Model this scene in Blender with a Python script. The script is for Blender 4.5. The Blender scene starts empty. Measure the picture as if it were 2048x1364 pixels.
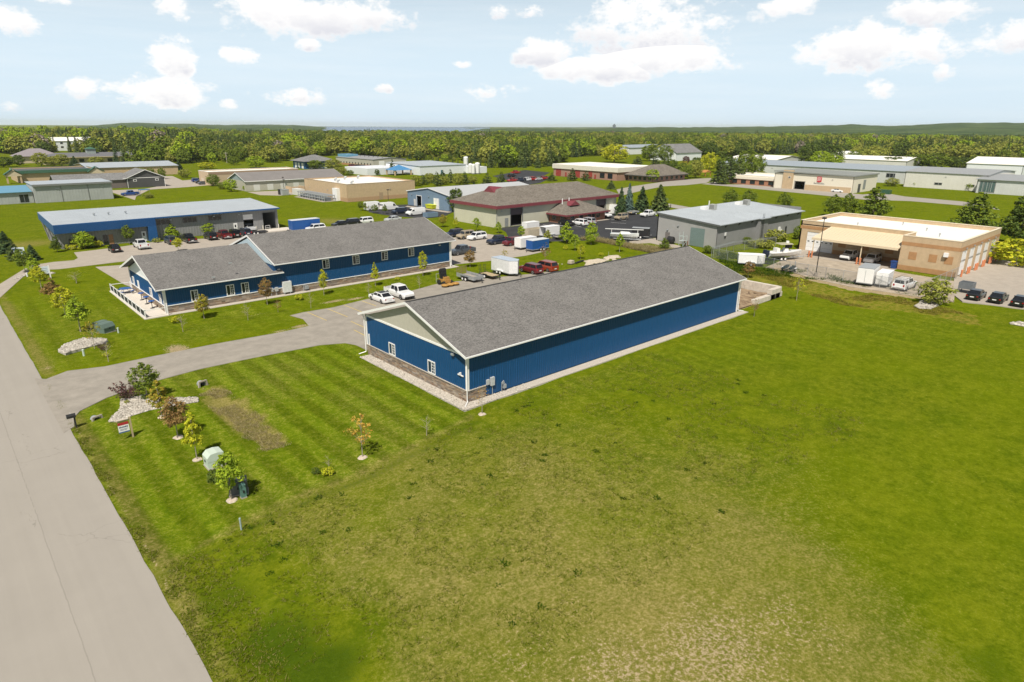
import bpy, math, random
import numpy as np
C = bpy.context.scene.collection
SC = bpy.context.scene
PI = math.pi
R = math.radians
rnd = random.Random(7)

# ------------------------------------------------------------------ camera
FOC, HOR, CAMH, AZ, ROLL = 1300.0, 251.0, 25.0, 48.0, 0.34
PITCH = math.atan((682 - HOR) / FOC)
cam_d = bpy.data.cameras.new('camera')
cam = bpy.data.objects.new('camera', cam_d); C.objects.link(cam)
cam.location = (0, 0, CAMH)
from mathutils import Matrix, Vector
cam.matrix_world = Matrix.Translation((0, 0, CAMH)) @ Matrix.Rotation(R(AZ - 90), 4, 'Z') @ Matrix.Rotation(PI / 2 - PITCH, 4, 'X') @ Matrix.Rotation(R(ROLL), 4, 'Z')
cam_d.sensor_width = 36; cam_d.lens = FOC / 2048 * 36
cam_d.clip_start = 0.5; cam_d.clip_end = 40000
SC.camera = cam
SC.render.resolution_x, SC.render.resolution_y = 1024, 682

# ------------------------------------------------------------------ light
SUN_ALT, SUN_GRID = 55.5, 37.0        # light travels towards +37 deg in plan
sd = Vector((-math.cos(R(SUN_GRID)) * math.cos(R(SUN_ALT)), -math.sin(R(SUN_GRID)) * math.cos(R(SUN_ALT)), math.sin(R(SUN_ALT))))
sun_d = bpy.data.lights.new('sun', 'SUN'); sun_d.energy = 5.0; sun_d.angle = R(0.53); sun_d.color = (1.0, 0.94, 0.84)
sun = bpy.data.objects.new('sun', sun_d); C.objects.link(sun)
sun.rotation_euler = sd.to_track_quat('Z', 'Y').to_euler(); sun.location = (-60, -40, 120)
SC.view_settings.view_transform = 'Standard'; SC.view_settings.look = 'None'
SC.view_settings.gamma = 1; SC.view_settings.use_curve_mapping = False
SC.view_settings.exposure = 0.08
try:
    SC.cycles.use_denoising = True; SC.cycles.denoiser = 'OPENIMAGEDENOISE'
except Exception: pass
SC.cycles.max_bounces = 6; SC.cycles.diffuse_bounces = 3; SC.cycles.glossy_bounces = 3
SC.cycles.transparent_max_bounces = 12; SC.cycles.volume_bounces = 1
SC.cycles.use_adaptive_sampling = True

# ------------------------------------------------------------------ survey helpers (photo pixel -> place on the ground / on a wall)
_c, _s = math.cos(PITCH), math.sin(PITCH)
_ca, _sa = math.cos(R(AZ)), math.sin(R(AZ)); _cr, _sr = math.cos(R(ROLL)), math.sin(R(ROLL))
def ray(px, py):
    dx, dy = px - 1024.0, py - 682.0
    u, v = (_cr * dx + _sr * dy) / FOC, (-_sr * dx + _cr * dy) / FOC
    F, Z = _c - v * _s, -_s - v * _c
    return (u * _sa + F * _ca, -u * _ca + F * _sa, Z)
def G(px, py, z=0.0):
    r = ray(px, py); t = (z - CAMH) / r[2]
    return (r[0] * t, r[1] * t)
def wx(px, py, y0):
    r = ray(px, py); t = y0 / r[1]; return (r[0] * t, CAMH + r[2] * t)
def wy(px, py, x0):
    r = ray(px, py); t = x0 / r[0]; return (r[1] * t, CAMH + r[2] * t)
def hgt(gx, gy, py):                 # height of a vertical from ground point (gx,gy) whose top shows at row py
    lo, hi = 0.0, 60.0
    for _ in range(40):
        m = (lo + hi) / 2
        Z = m - CAMH; Rr = gx * _sa - gy * _ca; F = gx * _ca + gy * _sa
        d = F * _c - Z * _s; up = F * _s + Z * _c
        x, y = FOC * Rr / d, -FOC * up / d
        if 682 + _sr * x + _cr * y > py: lo = m
        else: hi = m
    return lo

# ------------------------------------------------------------------ sky with clouds
W = bpy.data.worlds.new('World'); SC.world = W; W.use_nodes = True
def build_world():
    nt = W.node_tree; N, L = nt.nodes, nt.links; N.clear()
    out = N.new('ShaderNodeOutputWorld'); bg = N.new('ShaderNodeBackground'); L.new(bg.outputs[0], out.inputs[0])
    STR = 0.05; bg.inputs[1].default_value = STR
    sky = N.new('ShaderNodeTexSky'); sky.sky_type = 'NISHITA'; sky.sun_disc = False
    sky.sun_elevation = R(SUN_ALT); sky.sun_rotation = math.atan2(sd.x, sd.y)
    sky.altitude = 200; sky.air_density = 1.0; sky.dust_density = 2.2; sky.ozone_density = 1.0
    tc = N.new('ShaderNodeTexCoord')
    sep = N.new('ShaderNodeSeparateXYZ'); L.new(tc.outputs['Generated'], sep.inputs[0])
    def m(op, a, b=None, c=None, clamp=False):
        n = N.new('ShaderNodeMath'); n.operation = op; n.use_clamp = clamp
        for i, v in enumerate((a, b, c)):
            if v is None: continue
            if isinstance(v, (int, float)): n.inputs[i].default_value = v
            else: L.new(v, n.inputs[i])
        return n.outputs[0]
    az = m('ARCTAN2', sep.outputs[0], sep.outputs[1]); el = m('ARCSINE', sep.outputs[2])
    comb = N.new('ShaderNodeCombineXYZ'); L.new(az, comb.inputs[0]); L.new(m('MULTIPLY', el, 1.5), comb.inputs[1])
    def noise(scale, det, rough, src=comb.outputs[0], off=0.0):
        n = N.new('ShaderNodeTexNoise'); n.inputs['Scale'].default_value = scale; n.inputs['Detail'].default_value = det
        n.inputs['Roughness'].default_value = rough
        mp = N.new('ShaderNodeMapping'); mp.inputs['Location'].default_value = (off, off * .7, 0); L.new(src, mp.inputs[0]); L.new(mp.outputs[0], n.inputs[0])
        return n.outputs[0]
    nb = noise(12, 9, .66); nf = noise(46, 7, .65, off=3.1); ns = noise(5, 4, .5, off=9.0)
    # cumulus: centres and half sizes measured on the photograph (pixels), kept as directions
    cl = [(600, 30, 205, 46, 1), (355, 12, 40, 24, .8), (22, 46, 48, 26, .9), (120, -4, 50, 14, .8), (345, 118, 52, 42, 1), (330, 185, 95, 34, .95),
          (170, 178, 58, 22, .9), (492, 114, 50, 20, .85), (618, 90, 26, 14, .7), (455, 210, 26, 12, .6), (768, 176, 18, 10, .6),
          (995, 24, 26, 16, .7), (1075, 24, 46, 16, .7), (1085, 105, 62, 34, .9), (1210, 140, 150, 30, 1), (1300, 50, 200, 60, 1), (1330, 120, 130, 40, 1), (1570, 15, 60, 24, .9),
          (1715, 95, 110, 46, 1), (1850, 95, 150, 40, .8), (1880, 20, 80, 34, .9), (1760, 178, 30, 20, .8), (1895, 140, 26, 22, .75), (2035, 75, 44, 30, .8), (920, 130, 26, 8, .5), (1000, 184, 100, 14, .25), (14, 214, 22, 10, .5), (610, 195, 90, 14, .35)]
    mask = None; dyv = None
    for px, py, rx, ry, w in cl:
        r = ray(px, py); l = math.sqrt(sum(c * c for c in r)); a0 = math.atan2(r[0], r[1]); e0 = math.asin(r[2] / l)
        k = 1 / 1500.0
        dx = m('MULTIPLY', m('SUBTRACT', az, a0), 1 / (rx * k)); dy = m('MULTIPLY', m('SUBTRACT', el, e0), 1 / (ry * k))
        d = m('MULTIPLY_ADD', dx, dx, m('MULTIPLY', dy, dy))
        v = m('MULTIPLY', m('SUBTRACT', 1.0, d), w)
        dyv = dy if mask is None else m('MULTIPLY_ADD', m('GREATER_THAN', v, mask), m('SUBTRACT', dy, dyv), dyv)
        mask = v if mask is None else m('MAXIMUM', mask, v)
    mask = m('MAXIMUM', mask, -1.2)
    # elsewhere (outside the view) the same fair weather clouds, from noise
    fa = math.atan2(_ca, _sa)
    far = m('MULTIPLY', m('SUBTRACT', m('ABSOLUTE', m('WRAP', m('SUBTRACT', az, fa), PI, -PI)), 0.72), 6, clamp=True)
    up = m('MULTIPLY', m('SUBTRACT', el, 0.20), 8, clamp=True)
    outside = m('MAXIMUM', far, up)
    gen = m('MULTIPLY', m('SUBTRACT', noise(3.2, 3, .5, off=5.0), .64), 6.0)
    mask = m('MAXIMUM', mask, m('SUBTRACT', m('MULTIPLY', outside, m('ADD', gen, 1.2)), 1.2))
    q = m('ADD', m('ADD', mask, m('MULTIPLY', m('SUBTRACT', nb, .5), 4.2)), m('MULTIPLY', m('SUBTRACT', nf, .5), 1.7))
    sm = N.new('ShaderNodeMapRange'); sm.interpolation_type = 'SMOOTHSTEP'; sm.inputs[1].default_value = -0.05; sm.inputs[2].default_value = 0.75; L.new(q, sm.inputs[0])
    dens = m('MULTIPLY', sm.outputs[0], 0.95)
    # thin high veil, streaked along the horizon
    c2 = N.new('ShaderNodeCombineXYZ'); L.new(m('MULTIPLY', az, 2.2), c2.inputs[0]); L.new(m('MULTIPLY', el, 26), c2.inputs[1])
    veil = N.new('ShaderNodeMapRange'); veil.inputs[1].default_value = .42; veil.inputs[2].default_value = .8; L.new(noise(1.6, 5, .6, c2.outputs[0]), veil.inputs[0])
    dens = m('MAXIMUM', dens, m('MULTIPLY', veil.outputs[0], .2))
    # cloud colour: bright white, faintly lavender in its thick lower parts
    core = N.new('ShaderNodeMapRange'); core.inputs[1].default_value = .2; core.inputs[2].default_value = 1.1; L.new(m('ADD', q, m('MULTIPLY', m('SUBTRACT', ns, .5), 2.0)), core.inputs[0])
    cc = N.new('ShaderNodeMixRGB'); cc.inputs[1].default_value = tuple(v / STR for v in (1.04, 1.02, 1.0)) + (1,); cc.inputs[2].default_value = tuple(v / STR for v in (.76, .76, .81)) + (1,)
    L.new(m('MULTIPLY', core.outputs[0], m('MULTIPLY_ADD', m('SUBTRACT', .15, dyv), 1.1, m('MULTIPLY', m('SUBTRACT', nb, .5), 2.0), clamp=True), clamp=True), cc.inputs[0])
    # paler, milkier air low down
    low = N.new('ShaderNodeMapRange'); low.interpolation_type = 'SMOOTHSTEP'; low.inputs[1].default_value = 0.06; low.inputs[2].default_value = .42; low.inputs[3].default_value = .90; low.inputs[4].default_value = .0; L.new(el, low.inputs[0])
    hz = N.new('ShaderNodeMixRGB'); hz.inputs[2].default_value = tuple(v / STR for v in (.74, .89, 1.0)) + (1,); L.new(low.outputs[0], hz.inputs[0]); L.new(sky.outputs[0], hz.inputs[1])
    mx = N.new('ShaderNodeMixRGB'); L.new(dens, mx.inputs[0]); L.new(hz.outputs[0], mx.inputs[1]); L.new(cc.outputs[0], mx.inputs[2])
    L.new(mx.outputs[0], bg.inputs[0])
build_world()

# ------------------------------------------------------------------ materials
_M = {}
def mat(name, col, rough=.7, met=0.0, var=.12, vs=3.0, bump=0.0, bs=30.0, spec=.4, col2=None, coord='Object', coat=0.0):
    """Principled with mottled colour (two noise octaves) and optional fine relief"""
    if name in _M: return _M[name]
    m = bpy.data.materials.new(name); m.use_nodes = True; nt = m.node_tree; N, L = nt.nodes, nt.links
    b = N['Principled BSDF']; b.inputs['Roughness'].default_value = rough; b.inputs['Metallic'].default_value = met
    b.inputs['Specular IOR Level'].default_value = spec; b.inputs['Coat Weight'].default_value = coat
    tc = N.new('ShaderNodeTexCoord')
    no = N.new('ShaderNodeTexNoise'); no.inputs['Scale'].default_value = vs; no.inputs['Detail'].default_value = 6; no.inputs['Roughness'].default_value = .65
    L.new(tc.outputs[coord], no.inputs[0])
    rp = N.new('ShaderNodeMapRange'); rp.inputs[1].default_value = .3; rp.inputs[2].default_value = .7; L.new(no.outputs[0], rp.inputs[0])
    mx = N.new('ShaderNodeMixRGB'); L.new(rp.outputs[0], mx.inputs[0])
    c2 = col2 or tuple(min(1, c * (1 + var)) for c in col); c1 = col if col2 else tuple(c * (1 - var) for c in col)
    mx.inputs[1].default_value = (*c1, 1); mx.inputs[2].default_value = (*c2, 1); L.new(mx.outputs[0], b.inputs['Base Color'])
    if bump:
        n2 = N.new('ShaderNodeTexNoise'); n2.inputs['Scale'].default_value = bs; n2.inputs['Detail'].default_value = 4; L.new(tc.outputs[coord], n2.inputs[0])
        bp = N.new('ShaderNodeBump'); bp.inputs['Strength'].default_value = bump; bp.inputs['Distance'].default_value = .05; L.new(n2.outputs[0], bp.inputs['Height']); L.new(bp.outputs[0], b.inputs['Normal'])
    _M[name] = m; return m
def island_mat(name, cols, rough=.85, spec=.3, transl=0.0, objrand=0.0):
    """every loose piece (leaf, stone, shingle) takes its own tone from the list of colours"""
    if name in _M: return _M[name]
    m = bpy.data.materials.new(name); m.use_nodes = True; nt = m.node_tree; N, L = nt.nodes, nt.links
    b = N['Principled BSDF']; b.inputs['Roughness'].default_value = rough; b.inputs['Specular IOR Level'].default_value = spec
    ge = N.new('ShaderNodeNewGeometry'); cr = N.new('ShaderNodeValToRGB'); cr.color_ramp.interpolation = 'LINEAR'
    src = ge.outputs['Random Per Island']
    if objrand:
        oi = N.new('ShaderNodeObjectInfo'); ad = N.new('ShaderNodeMath'); ad.operation = 'MULTIPLY_ADD'; ad.inputs[1].default_value = objrand
        L.new(oi.outputs['Random'], ad.inputs[0])
        ml = N.new('ShaderNodeMath'); ml.operation = 'MULTIPLY'; ml.inputs[1].default_value = 1 - objrand; L.new(src, ml.inputs[0]); L.new(ml.outputs[0], ad.inputs[2]); src = ad.outputs[0]
    L.new(src, cr.inputs[0])
    e = cr.color_ramp.elements
    while len(e) < len(cols): e.new(.5)
    for i, c in enumerate(cols): e[i].position = i / max(1, len(cols) - 1); e[i].color = (*c, 1)
    L.new(cr.outputs[0], b.inputs['Base Color'])
    if transl:
        tr = N.new('ShaderNodeBsdfTranslucent'); L.new(cr.outputs[0], tr.inputs[0])
        ms = N.new('ShaderNodeMixShader'); ms.inputs[0].default_value = transl
        L.new(b.outputs[0], ms.inputs[1]); L.new(tr.outputs[0], ms.inputs[2]); L.new(ms.outputs[0], N['Material Output'].inputs[0])
    _M[name] = m; return m
def glass_mat(name='window_glass', col=(.02, .025, .03)):
    if name in _M: return _M[name]
    m = bpy.data.materials.new(name); m.use_nodes = True; b = m.node_tree.nodes['Principled BSDF']
    b.inputs['Base Color'].default_value = (*col, 1); b.inputs['Roughness'].default_value = .06; b.inputs['Specular IOR Level'].default_value = .6
    _M[name] = m; return m

# ------------------------------------------------------------------ mesh helpers
class MB:
    """collects simple shapes into one mesh"""
    def __init__(s, f=None): s.v = []; s.q = []; s.f = f          # f maps (a, b, c) into the thing's own axes
    def P(s, p): return s.f(*p) if s.f else p
    def add(s, vs, fs):
        k = len(s.v); s.v += [s.P(p) for p in vs]; s.q += [tuple(i + k for i in f) for f in fs]; return s
    def box(s, x0, x1, y0, y1, z0, z1):
        return s.add([(x0, y0, z0), (x1, y0, z0), (x1, y1, z0), (x0, y1, z0), (x0, y0, z1), (x1, y0, z1), (x1, y1, z1), (x0, y1, z1)],
                     [(0, 3, 2, 1), (4, 5, 6, 7), (0, 1, 5, 4), (1, 2, 6, 5), (2, 3, 7, 6), (3, 0, 4, 7)])
    def poly(s, pts): return s.add(pts, [tuple(range(len(pts)))])
    def prism(s, pts, d):                     # polygon pts pushed along vector d
        n = len(pts); b = [tuple(p[i] + d[i] for i in range(3)) for p in pts]
        return s.add(list(pts) + b, [tuple(range(n))[::-1], tuple(range(n, 2 * n))] + [(i, (i + 1) % n, n + (i + 1) % n, n + i) for i in range(n)])
    def bar(s, p, q, r, n=6, r2=None):
        p, q = Vector(p), Vector(q); d = (q - p)
        if d.length < 1e-6: return s
        d.normalize(); a = d.orthogonal().normalized(); b = d.cross(a); r2 = r if r2 is None else r2; vs = []
        for o, rr in ((p, r), (q, r2)):
            for i in range(n):
                t = 2 * PI * (i + .5) / n; vs.append(tuple(o + a * (rr * math.cos(t)) + b * (rr * math.sin(t))))
        return s.add(vs, [(i, (i + 1) % n, n + (i + 1) % n, n + i) for i in range(n)] + [tuple(range(n))[::-1], tuple(range(n, 2 * n))])
    def lathe(s, prof, n=12, c=(0, 0, 0), ax='z'):   # prof: list of (r, h)
        vs = []
        for r, h in prof:
            for i in range(n):
                t = 2 * PI * i / n; x, y = r * math.cos(t), r * math.sin(t)
                vs.append({'z': (c[0] + x, c[1] + y, c[2] + h), 'y': (c[0] + x, c[1] + h, c[2] + y), 'x': (c[0] + h, c[1] + x, c[2] + y)}[ax])
        fs = [(k * n + i, k * n + (i + 1) % n, (k + 1) * n + (i + 1) % n, (k + 1) * n + i) for k in range(len(prof) - 1) for i in range(n)]
        fs += [tuple(range(n))[::-1], tuple(range((len(prof) - 1) * n, len(prof) * n))]
        return s.add(vs, fs)
    def loft(s, rings):                        # rings of equal length, capped
        n = len(rings[0]); vs = [p for r in rings for p in r]
        fs = [(k * n + i, k * n + (i + 1) % n, (k + 1) * n + (i + 1) % n, (k + 1) * n + i) for k in range(len(rings) - 1) for i in range(n)]
        return s.add(vs, fs + [tuple(range(n))[::-1], tuple(range((len(rings) - 1) * n, len(rings) * n))])
    def mesh(s, name, m, smooth=False):
        me = bpy.data.meshes.new(name); me.from_pydata(s.v, [], s.q); me.materials.append(m); me.update()
        bm_fix(me)
        if smooth:
            for p in me.polygons: p.use_smooth = True
        return me
import bmesh
def bm_fix(me):
    bm = bmesh.new(); bm.from_mesh(me); bmesh.ops.recalc_face_normals(bm, faces=bm.faces); bm.to_mesh(me); bm.free()
def np_mesh(name, V, F, m):
    """quads straight from arrays"""
    me = bpy.data.meshes.new(name); V = np.asarray(V, np.float32); F = np.asarray(F, np.int32)
    me.vertices.add(len(V)); me.vertices.foreach_set('co', V.ravel()); k = F.shape[1]
    me.loops.add(F.size); me.loops.foreach_set('vertex_index', F.ravel())
    me.polygons.add(len(F)); me.polygons.foreach_set('loop_start', np.arange(0, F.size, k, dtype=np.int32))
    me.polygons.foreach_set('loop_total', np.full(len(F), k, np.int32)) if False else None
    me.materials.append(m); me.update(calc_edges=True); return me
def thing(name, label, cat, loc=(0, 0, 0), rz=0.0, group=None):
    o = bpy.data.objects.new(name, None); C.objects.link(o); o.empty_display_size = .3
    o.location = loc if len(loc) == 3 else (*loc, 0); o.rotation_euler = (0, 0, rz)
    o['label'] = label; o['category'] = cat
    if group: o['group'] = group
    return o
def put(name, me, parent=None, loc=(0, 0, 0), rz=0.0, label=None, kind=None):
    o = bpy.data.objects.new(name, me); C.objects.link(o); o.location = loc; o.rotation_euler = (0, 0, rz)
    if parent: o.parent = parent
    if label: o['label'] = label
    if kind: o['kind'] = kind
    return o
def part(name, mb, m, parent, label=None, kind=None, smooth=False): return put(name, mb.mesh(name, m, smooth), parent, label=label, kind=kind)
def solo(name, mb, m, label, cat, loc=(0, 0, 0), rz=0.0, group=None, kind=None, smooth=False):
    o = put(name, mb.mesh(name, m, smooth), None, loc if len(loc) == 3 else (*loc, 0), rz, label, kind); o['category'] = cat
    if group: o['group'] = group
    return o
def struct(name, me, loc=(0, 0, 0)): return put(name, me, None, loc, kind='structure')
def kids(o): return list(o.children)
def dup(root, loc, rz, label, sc=None, group=None):
    r = root.copy(); C.objects.link(r); r.location = loc if len(loc) == 3 else (*loc, 0); r.rotation_euler = (0, 0, rz); r['label'] = label
    if group: r['group'] = group
    if sc: r.scale = (sc, sc, sc) if isinstance(sc, (int, float)) else sc
    def rec(a, b):
        for ch in kids(a):
            c = ch.copy(); C.objects.link(c); c.parent = b; rec(ch, c)
    rec(root, r); return r
def sheet(name, pts, z, m, thick=0.0):
    """flat paved area from plan points, slightly proud of the ground, with a skirt"""
    mb = MB(); a = sum(pts[i][0] * pts[(i + 1) % len(pts)][1] - pts[(i + 1) % len(pts)][0] * pts[i][1] for i in range(len(pts)))
    if a < 0: pts = pts[::-1]
    mb.prism([(x, y, z - .3) for x, y in pts], (0, 0, .3))
    return struct(name, mb.mesh(name, m))
def PX(*l): return [G(*p) for p in l]

# ------------------------------------------------------------------ ground: one sheet out to the horizon
def vnoise(x, y, sc, seed=0):
    x = np.asarray(x) / sc; y = np.asarray(y) / sc; xi = np.floor(x).astype(np.int64); yi = np.floor(y).astype(np.int64); fx, fy = x - xi, y - yi
    fx = fx * fx * (3 - 2 * fx); fy = fy * fy * (3 - 2 * fy)
    def h(a, b):
        n = (a * 374761393 + b * 668265263 + seed * 1442695041) & 0x7fffffff
        n = ((n ^ (n >> 13)) * 1274126177) & 0x7fffffff
        return ((n ^ (n >> 16)) & 0xffff) / 65535.0
    return (h(xi, yi) * (1 - fx) + h(xi + 1, yi) * fx) * (1 - fy) + (h(xi, yi + 1) * (1 - fx) + h(xi + 1, yi + 1) * fx) * fy
def seg_d(x, y, a, b):
    ax, ay = a; bx, by = b; dx, dy = bx - ax, by - ay
    t = np.clip(((x - ax) * dx + (y - ay) * dy) / (dx * dx + dy * dy), 0, 1); return np.hypot(x - ax - t * dx, y - ay - t * dy)
def line_d(x, y, pts): return np.min([seg_d(x, y, pts[i], pts[i + 1]) for i in range(len(pts) - 1)], axis=0)
def inside(x, y, pts):
    r = np.zeros(np.shape(x), bool); n = len(pts)
    for i in range(n):
        x0, y0 = pts[i]; x1, y1 = pts[(i + 1) % n]
        c = ((y0 > y) != (y1 > y)) & (x < (x1 - x0) * (y - y0) / ((y1 - y0) or 1e-9) + x0); r ^= c
    return r
def soft(d, w): return np.clip(1 - d / w, 0, 1)
def blob(x, y, px, py, r, ry=None, ang=0.0):
    c = G(px, py); dx, dy = x - c[0], y - c[1]; a = R(ang); u = dx * math.cos(a) + dy * math.sin(a); v = -dx * math.sin(a) + dy * math.cos(a)
    return np.exp(-((u / r) ** 2 + (v / (ry or r)) ** 2))
SWALE_ROAD = [(8.4, 28), (8.2, 61)]; SWALE_ROAD2 = [(9.8, 86), (10.0, 113)]
SWALE_MID = PX((215, 655), (330, 655), (420, 632), (520, 625), (620, 600), (760, 575))
SWALE_FIELD = PX((407, 768), (450, 800), (560, 880))
FIELD_EDGE = PX((250, 1180), (400, 1090), (520, 1030), (640, 975), (700, 958), (800, 905), (930, 838), (1010, 800), (1480, 645), (1640, 610))
def gz(x, y):
    x = np.asarray(x, float); y = np.asarray(y, float); z = np.zeros(np.broadcast(x, y).shape) - .03
    for L, d, w in ((SWALE_ROAD, .22, 2.2), (SWALE_ROAD2, .3, 2.6), (SWALE_MID, .3, 2.6), (SWALE_FIELD, .3, 2.6)):
        t = soft(line_d(x, y, L), w); z = z - d * t * t * (3 - 2 * t)
    far = np.clip((np.hypot(x, y) - 130) / 60, 0, 1)
    f = np.clip((x - 9) / 3, 0, 1) * np.clip((62 - y) / 8, 0, 1) * (1 - far)
    n = (vnoise(x, y, 3.1, 1) - .5) * .10 + (vnoise(x, y, 1.3, 2) - .5) * .07 + (vnoise(x, y, 9, 3) - .5) * .12 - .05
    z = z + f * np.minimum(n, .0)
    return z - (x * x + y * y) / (2 * 7.3e6)
def proj_px(x, y):
    Rr = x * _sa - y * _ca; F_ = x * _ca + y * _sa; d_ = np.maximum(F_ * _c + CAMH * _s, 1e-3); up = F_ * _s - CAMH * _c
    u, v = FOC * Rr / d_, -FOC * up / d_; return 1024 + _cr * u - _sr * v, 682 + _sr * u + _cr * v
def axis(a, b, d, far0, far1, g=1.12):
    c = list(np.arange(a, b + d / 2, d)); s = d; v = c[-1]
    while v < far1: s = min(s * g, 600); v += s; c.append(v)
    s = d; v = c[0]; pre = []
    while v > far0: s = min(s * g, 600); v -= s; pre.append(v)
    return np.array(pre[::-1] + c)
gx = axis(-6, 112, .55, -9000, 17000); gy = axis(18, 124, .55, -9000, 17000)
GX, GY = np.meshgrid(gx, gy); X, Y = GX.ravel(), GY.ravel()
Z = gz(X, Y)
# zones: lawn (striped), dry, bare, tall/dark
zl = np.zeros(len(X)); zd = np.zeros(len(X)); zb = np.zeros(len(X)); zt = np.zeros(len(X)); zy = np.zeros(len(X))
wob = (vnoise(X, Y, 2.2, 11) - .5) * 1.0
fe = np.array(FIELD_EDGE)
edge_y = np.interp(X, fe[:, 0][np.argsort(fe[:, 0])], fe[:, 1][np.argsort(fe[:, 0])])
near = np.hypot(X, Y) < 160
field = (Y < edge_y + wob * .5) & (X > 5) & near
lawn_poly = [(5.7, 26), (5.7, 70), (16, 73), (35.4, 73), (34, 41), (24, 37)]
lawn = inside(X, Y, lawn_poly) & ~field
zl[lawn] = 1; zd[lawn] = .04 + .22 * vnoise(X, Y, 4.5, 15)[lawn]
lawn2 = inside(X, Y, [(5.7, 80), (20, 80), (34, 82), (70, 82), (72, 96), (22, 97), (22, 119), (5.7, 119)]); zl[lawn2] = .35; zd[lawn2] = .02 + .18 * vnoise(X, Y, 6, 16)[lawn2]
lawn3 = inside(X, Y, PX((1010, 800), (1480, 648), (1640, 612), (1850, 640), (2100, 690), (2100, 700), (1700, 690), (1200, 800))) ; zl[lawn3] = .3
# dryness of the rough field, read off the photograph as broad patches
d = np.zeros(len(X))
for px, py, r, ry, k in ((1350, 1280, 9, 7, .62), (1150, 1150, 8, 7, .38), (1020, 1040, 7, 6, .34), (900, 1180, 5, 6, .36), (700, 1180, 4, 5, .34), (1600, 1250, 7, 6, .45), (1750, 1330, 6, 6, .35), (850, 1330, 6, 5, .34), (1500, 1090, 7, 6, .2), (1040, 935, 5, 3, .28), (1200, 900, 9, 4, .12), (1900, 1050, 6, 4, -.1), (600, 1060, 4, 3, .22)):
    d = np.maximum(d, k * blob(X, Y, px, py, r * 1.25, ry * 1.25)) if k > 0 else d + k * blob(X, Y, px, py, r, ry)
fpx_, fpy_ = proj_px(X, Y)
lushr = np.clip((fpx_ - 1480 - (fpy_ - 1000) * .55) / 420, 0, 1) + np.clip((930 - fpy_) / 170, 0, 1) * .55
zd[field] = (.30 + .55 * d + (vnoise(X, Y, 6, 5) - .5) * .22 + (vnoise(X, Y, 2.6, 17) - .5) * .16 - .30 * np.clip(lushr, 0, 1))[field]
for px, py, r, ry, k in ((1930, 1000, 9, 5, .5), (1950, 820, 16, 8, .35), (1500, 780, 18, 8, .3), (560, 1250, 4, 6, .4), (640, 1330, 4, 4, .5), (1990, 1230, 4, 4, .45), (470, 1130, 3, 4, .25)):
    zd[field] -= (k * blob(X, Y, px, py, r, ry))[field]
for px, py, r, ry, k in ((1430, 1310, 6.5, 5, .50), (1250, 1340, 5, 4, .46), (1560, 1240, 4, 3, .42), (1650, 1280, 3, 2, .36), (1050, 1320, 4, 4, .34), (900, 1250, 4, 4, .2), (1040, 932, 2.2, .9, .4), (1150, 1220, 3, 3, .28), (720, 1150, 2, 2, .25), (1300, 1160, 3, 2, .2)):
    zb[field] = np.maximum(zb, k * blob(X, Y, px, py, r, ry))[field]
for px, py, r, ry, k in ((560, 1290, 2.6, 3.2, .8), (640, 1340, 2.5, 2, .9), (470, 1180, 1.8, 2.6, .55), (420, 1210, 1.2, 3, .5), (2010, 1340, 2, 2, .5), (1880, 1300, 2, 2, .3)):
    zt = np.maximum(zt, k * blob(X, Y, px, py, r, ry))
ed = line_d(X, Y, FIELD_EDGE); zt = np.maximum(zt, .55 * soft(np.abs(ed - .9 + wob * .6), 1.1) * field * (X < 34))
zd += .35 * soft(np.abs(ed + wob * .3), .7) * (~field) * (X < 36) * near
# worn verge beside the road and the drive
verge = soft(np.abs(X - 6.4), 1.0) * (Y < 125) * (Y > 15); zd += .45 * verge * (.4 + vnoise(X, Y, 1.5, 8)); zb = np.maximum(zb, .42 * soft(np.abs(X - 6.0), .6) * (Y < 77) * (.3 + vnoise(X, Y, 2.0, 9)))
# the dead patch in the lawn, the worn ends of the drive, the sandy end of the parking lot
dead = inside(X + wob * 1.3, Y + (vnoise(X, Y, 1.7, 14) - .5) * 1.6, PX((405, 770), (440, 770), (500, 810), (582, 885), (530, 902), (470, 860), (410, 800))); dt = np.clip((70.5 - Y) / 9, 0, 1); zd[dead] = (.30 + .38 * dt + .5 * (vnoise(X, Y, 1.2, 4) - .5))[dead]; zl[dead] = 0
for px, py, r, ry, k in ((355, 698, 1.6, 2.6, .75), (600, 652, 1.6, .7, .8), (560, 662, 1.6, .8, .6), (668, 602, 2.5, .8, .75), (710, 597, 2.0, .7, .8), (880, 572, 4, 1.2, .8), (850, 578, 3, 1, .7), (95, 735, .8, .6, .7), (430, 775, 1, .8, .35), (510, 625, 3, .6, .4), (1230, 470, 4, 2, .2)):
    zb = np.maximum(zb, k * blob(X, Y, px, py, r, ry))
# orange-brown tall grass in front of the chain link fence, reeds, pale meadow patches
strip = PX((1440, 560), (1560, 570), (1700, 612), (1830, 625), (1960, 650), (1960, 632), (1840, 600), (1700, 585), (1560, 545), (1450, 535))
st = inside(X + wob * 2, Y + wob * 2, strip); zd[st] = .22; zy[st] = .75
reeds = inside(X, Y, PX((1160, 478), (1215, 487), (1330, 512), (1350, 500), (1240, 486), (1180, 474))); zd[reeds] = .95
for px, py, r, ry in ((50, 487, 8, 5), (665, 442, 4, 4), (228, 470, 5, 5)): zd += .6 * blob(X, Y, px, py, r, ry)
meadow = (np.hypot(X, Y) > 150); zd[meadow] += .08 + .15 * (vnoise(X, Y, 14, 6) - .5)[meadow]
zt[meadow] += .12
bin_in = inside(X, Y, [(83.5, 45.4), (97.5, 45.4), (97.5, 58.3), (83.5, 58.3)]); zb[bin_in] = .9
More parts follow.
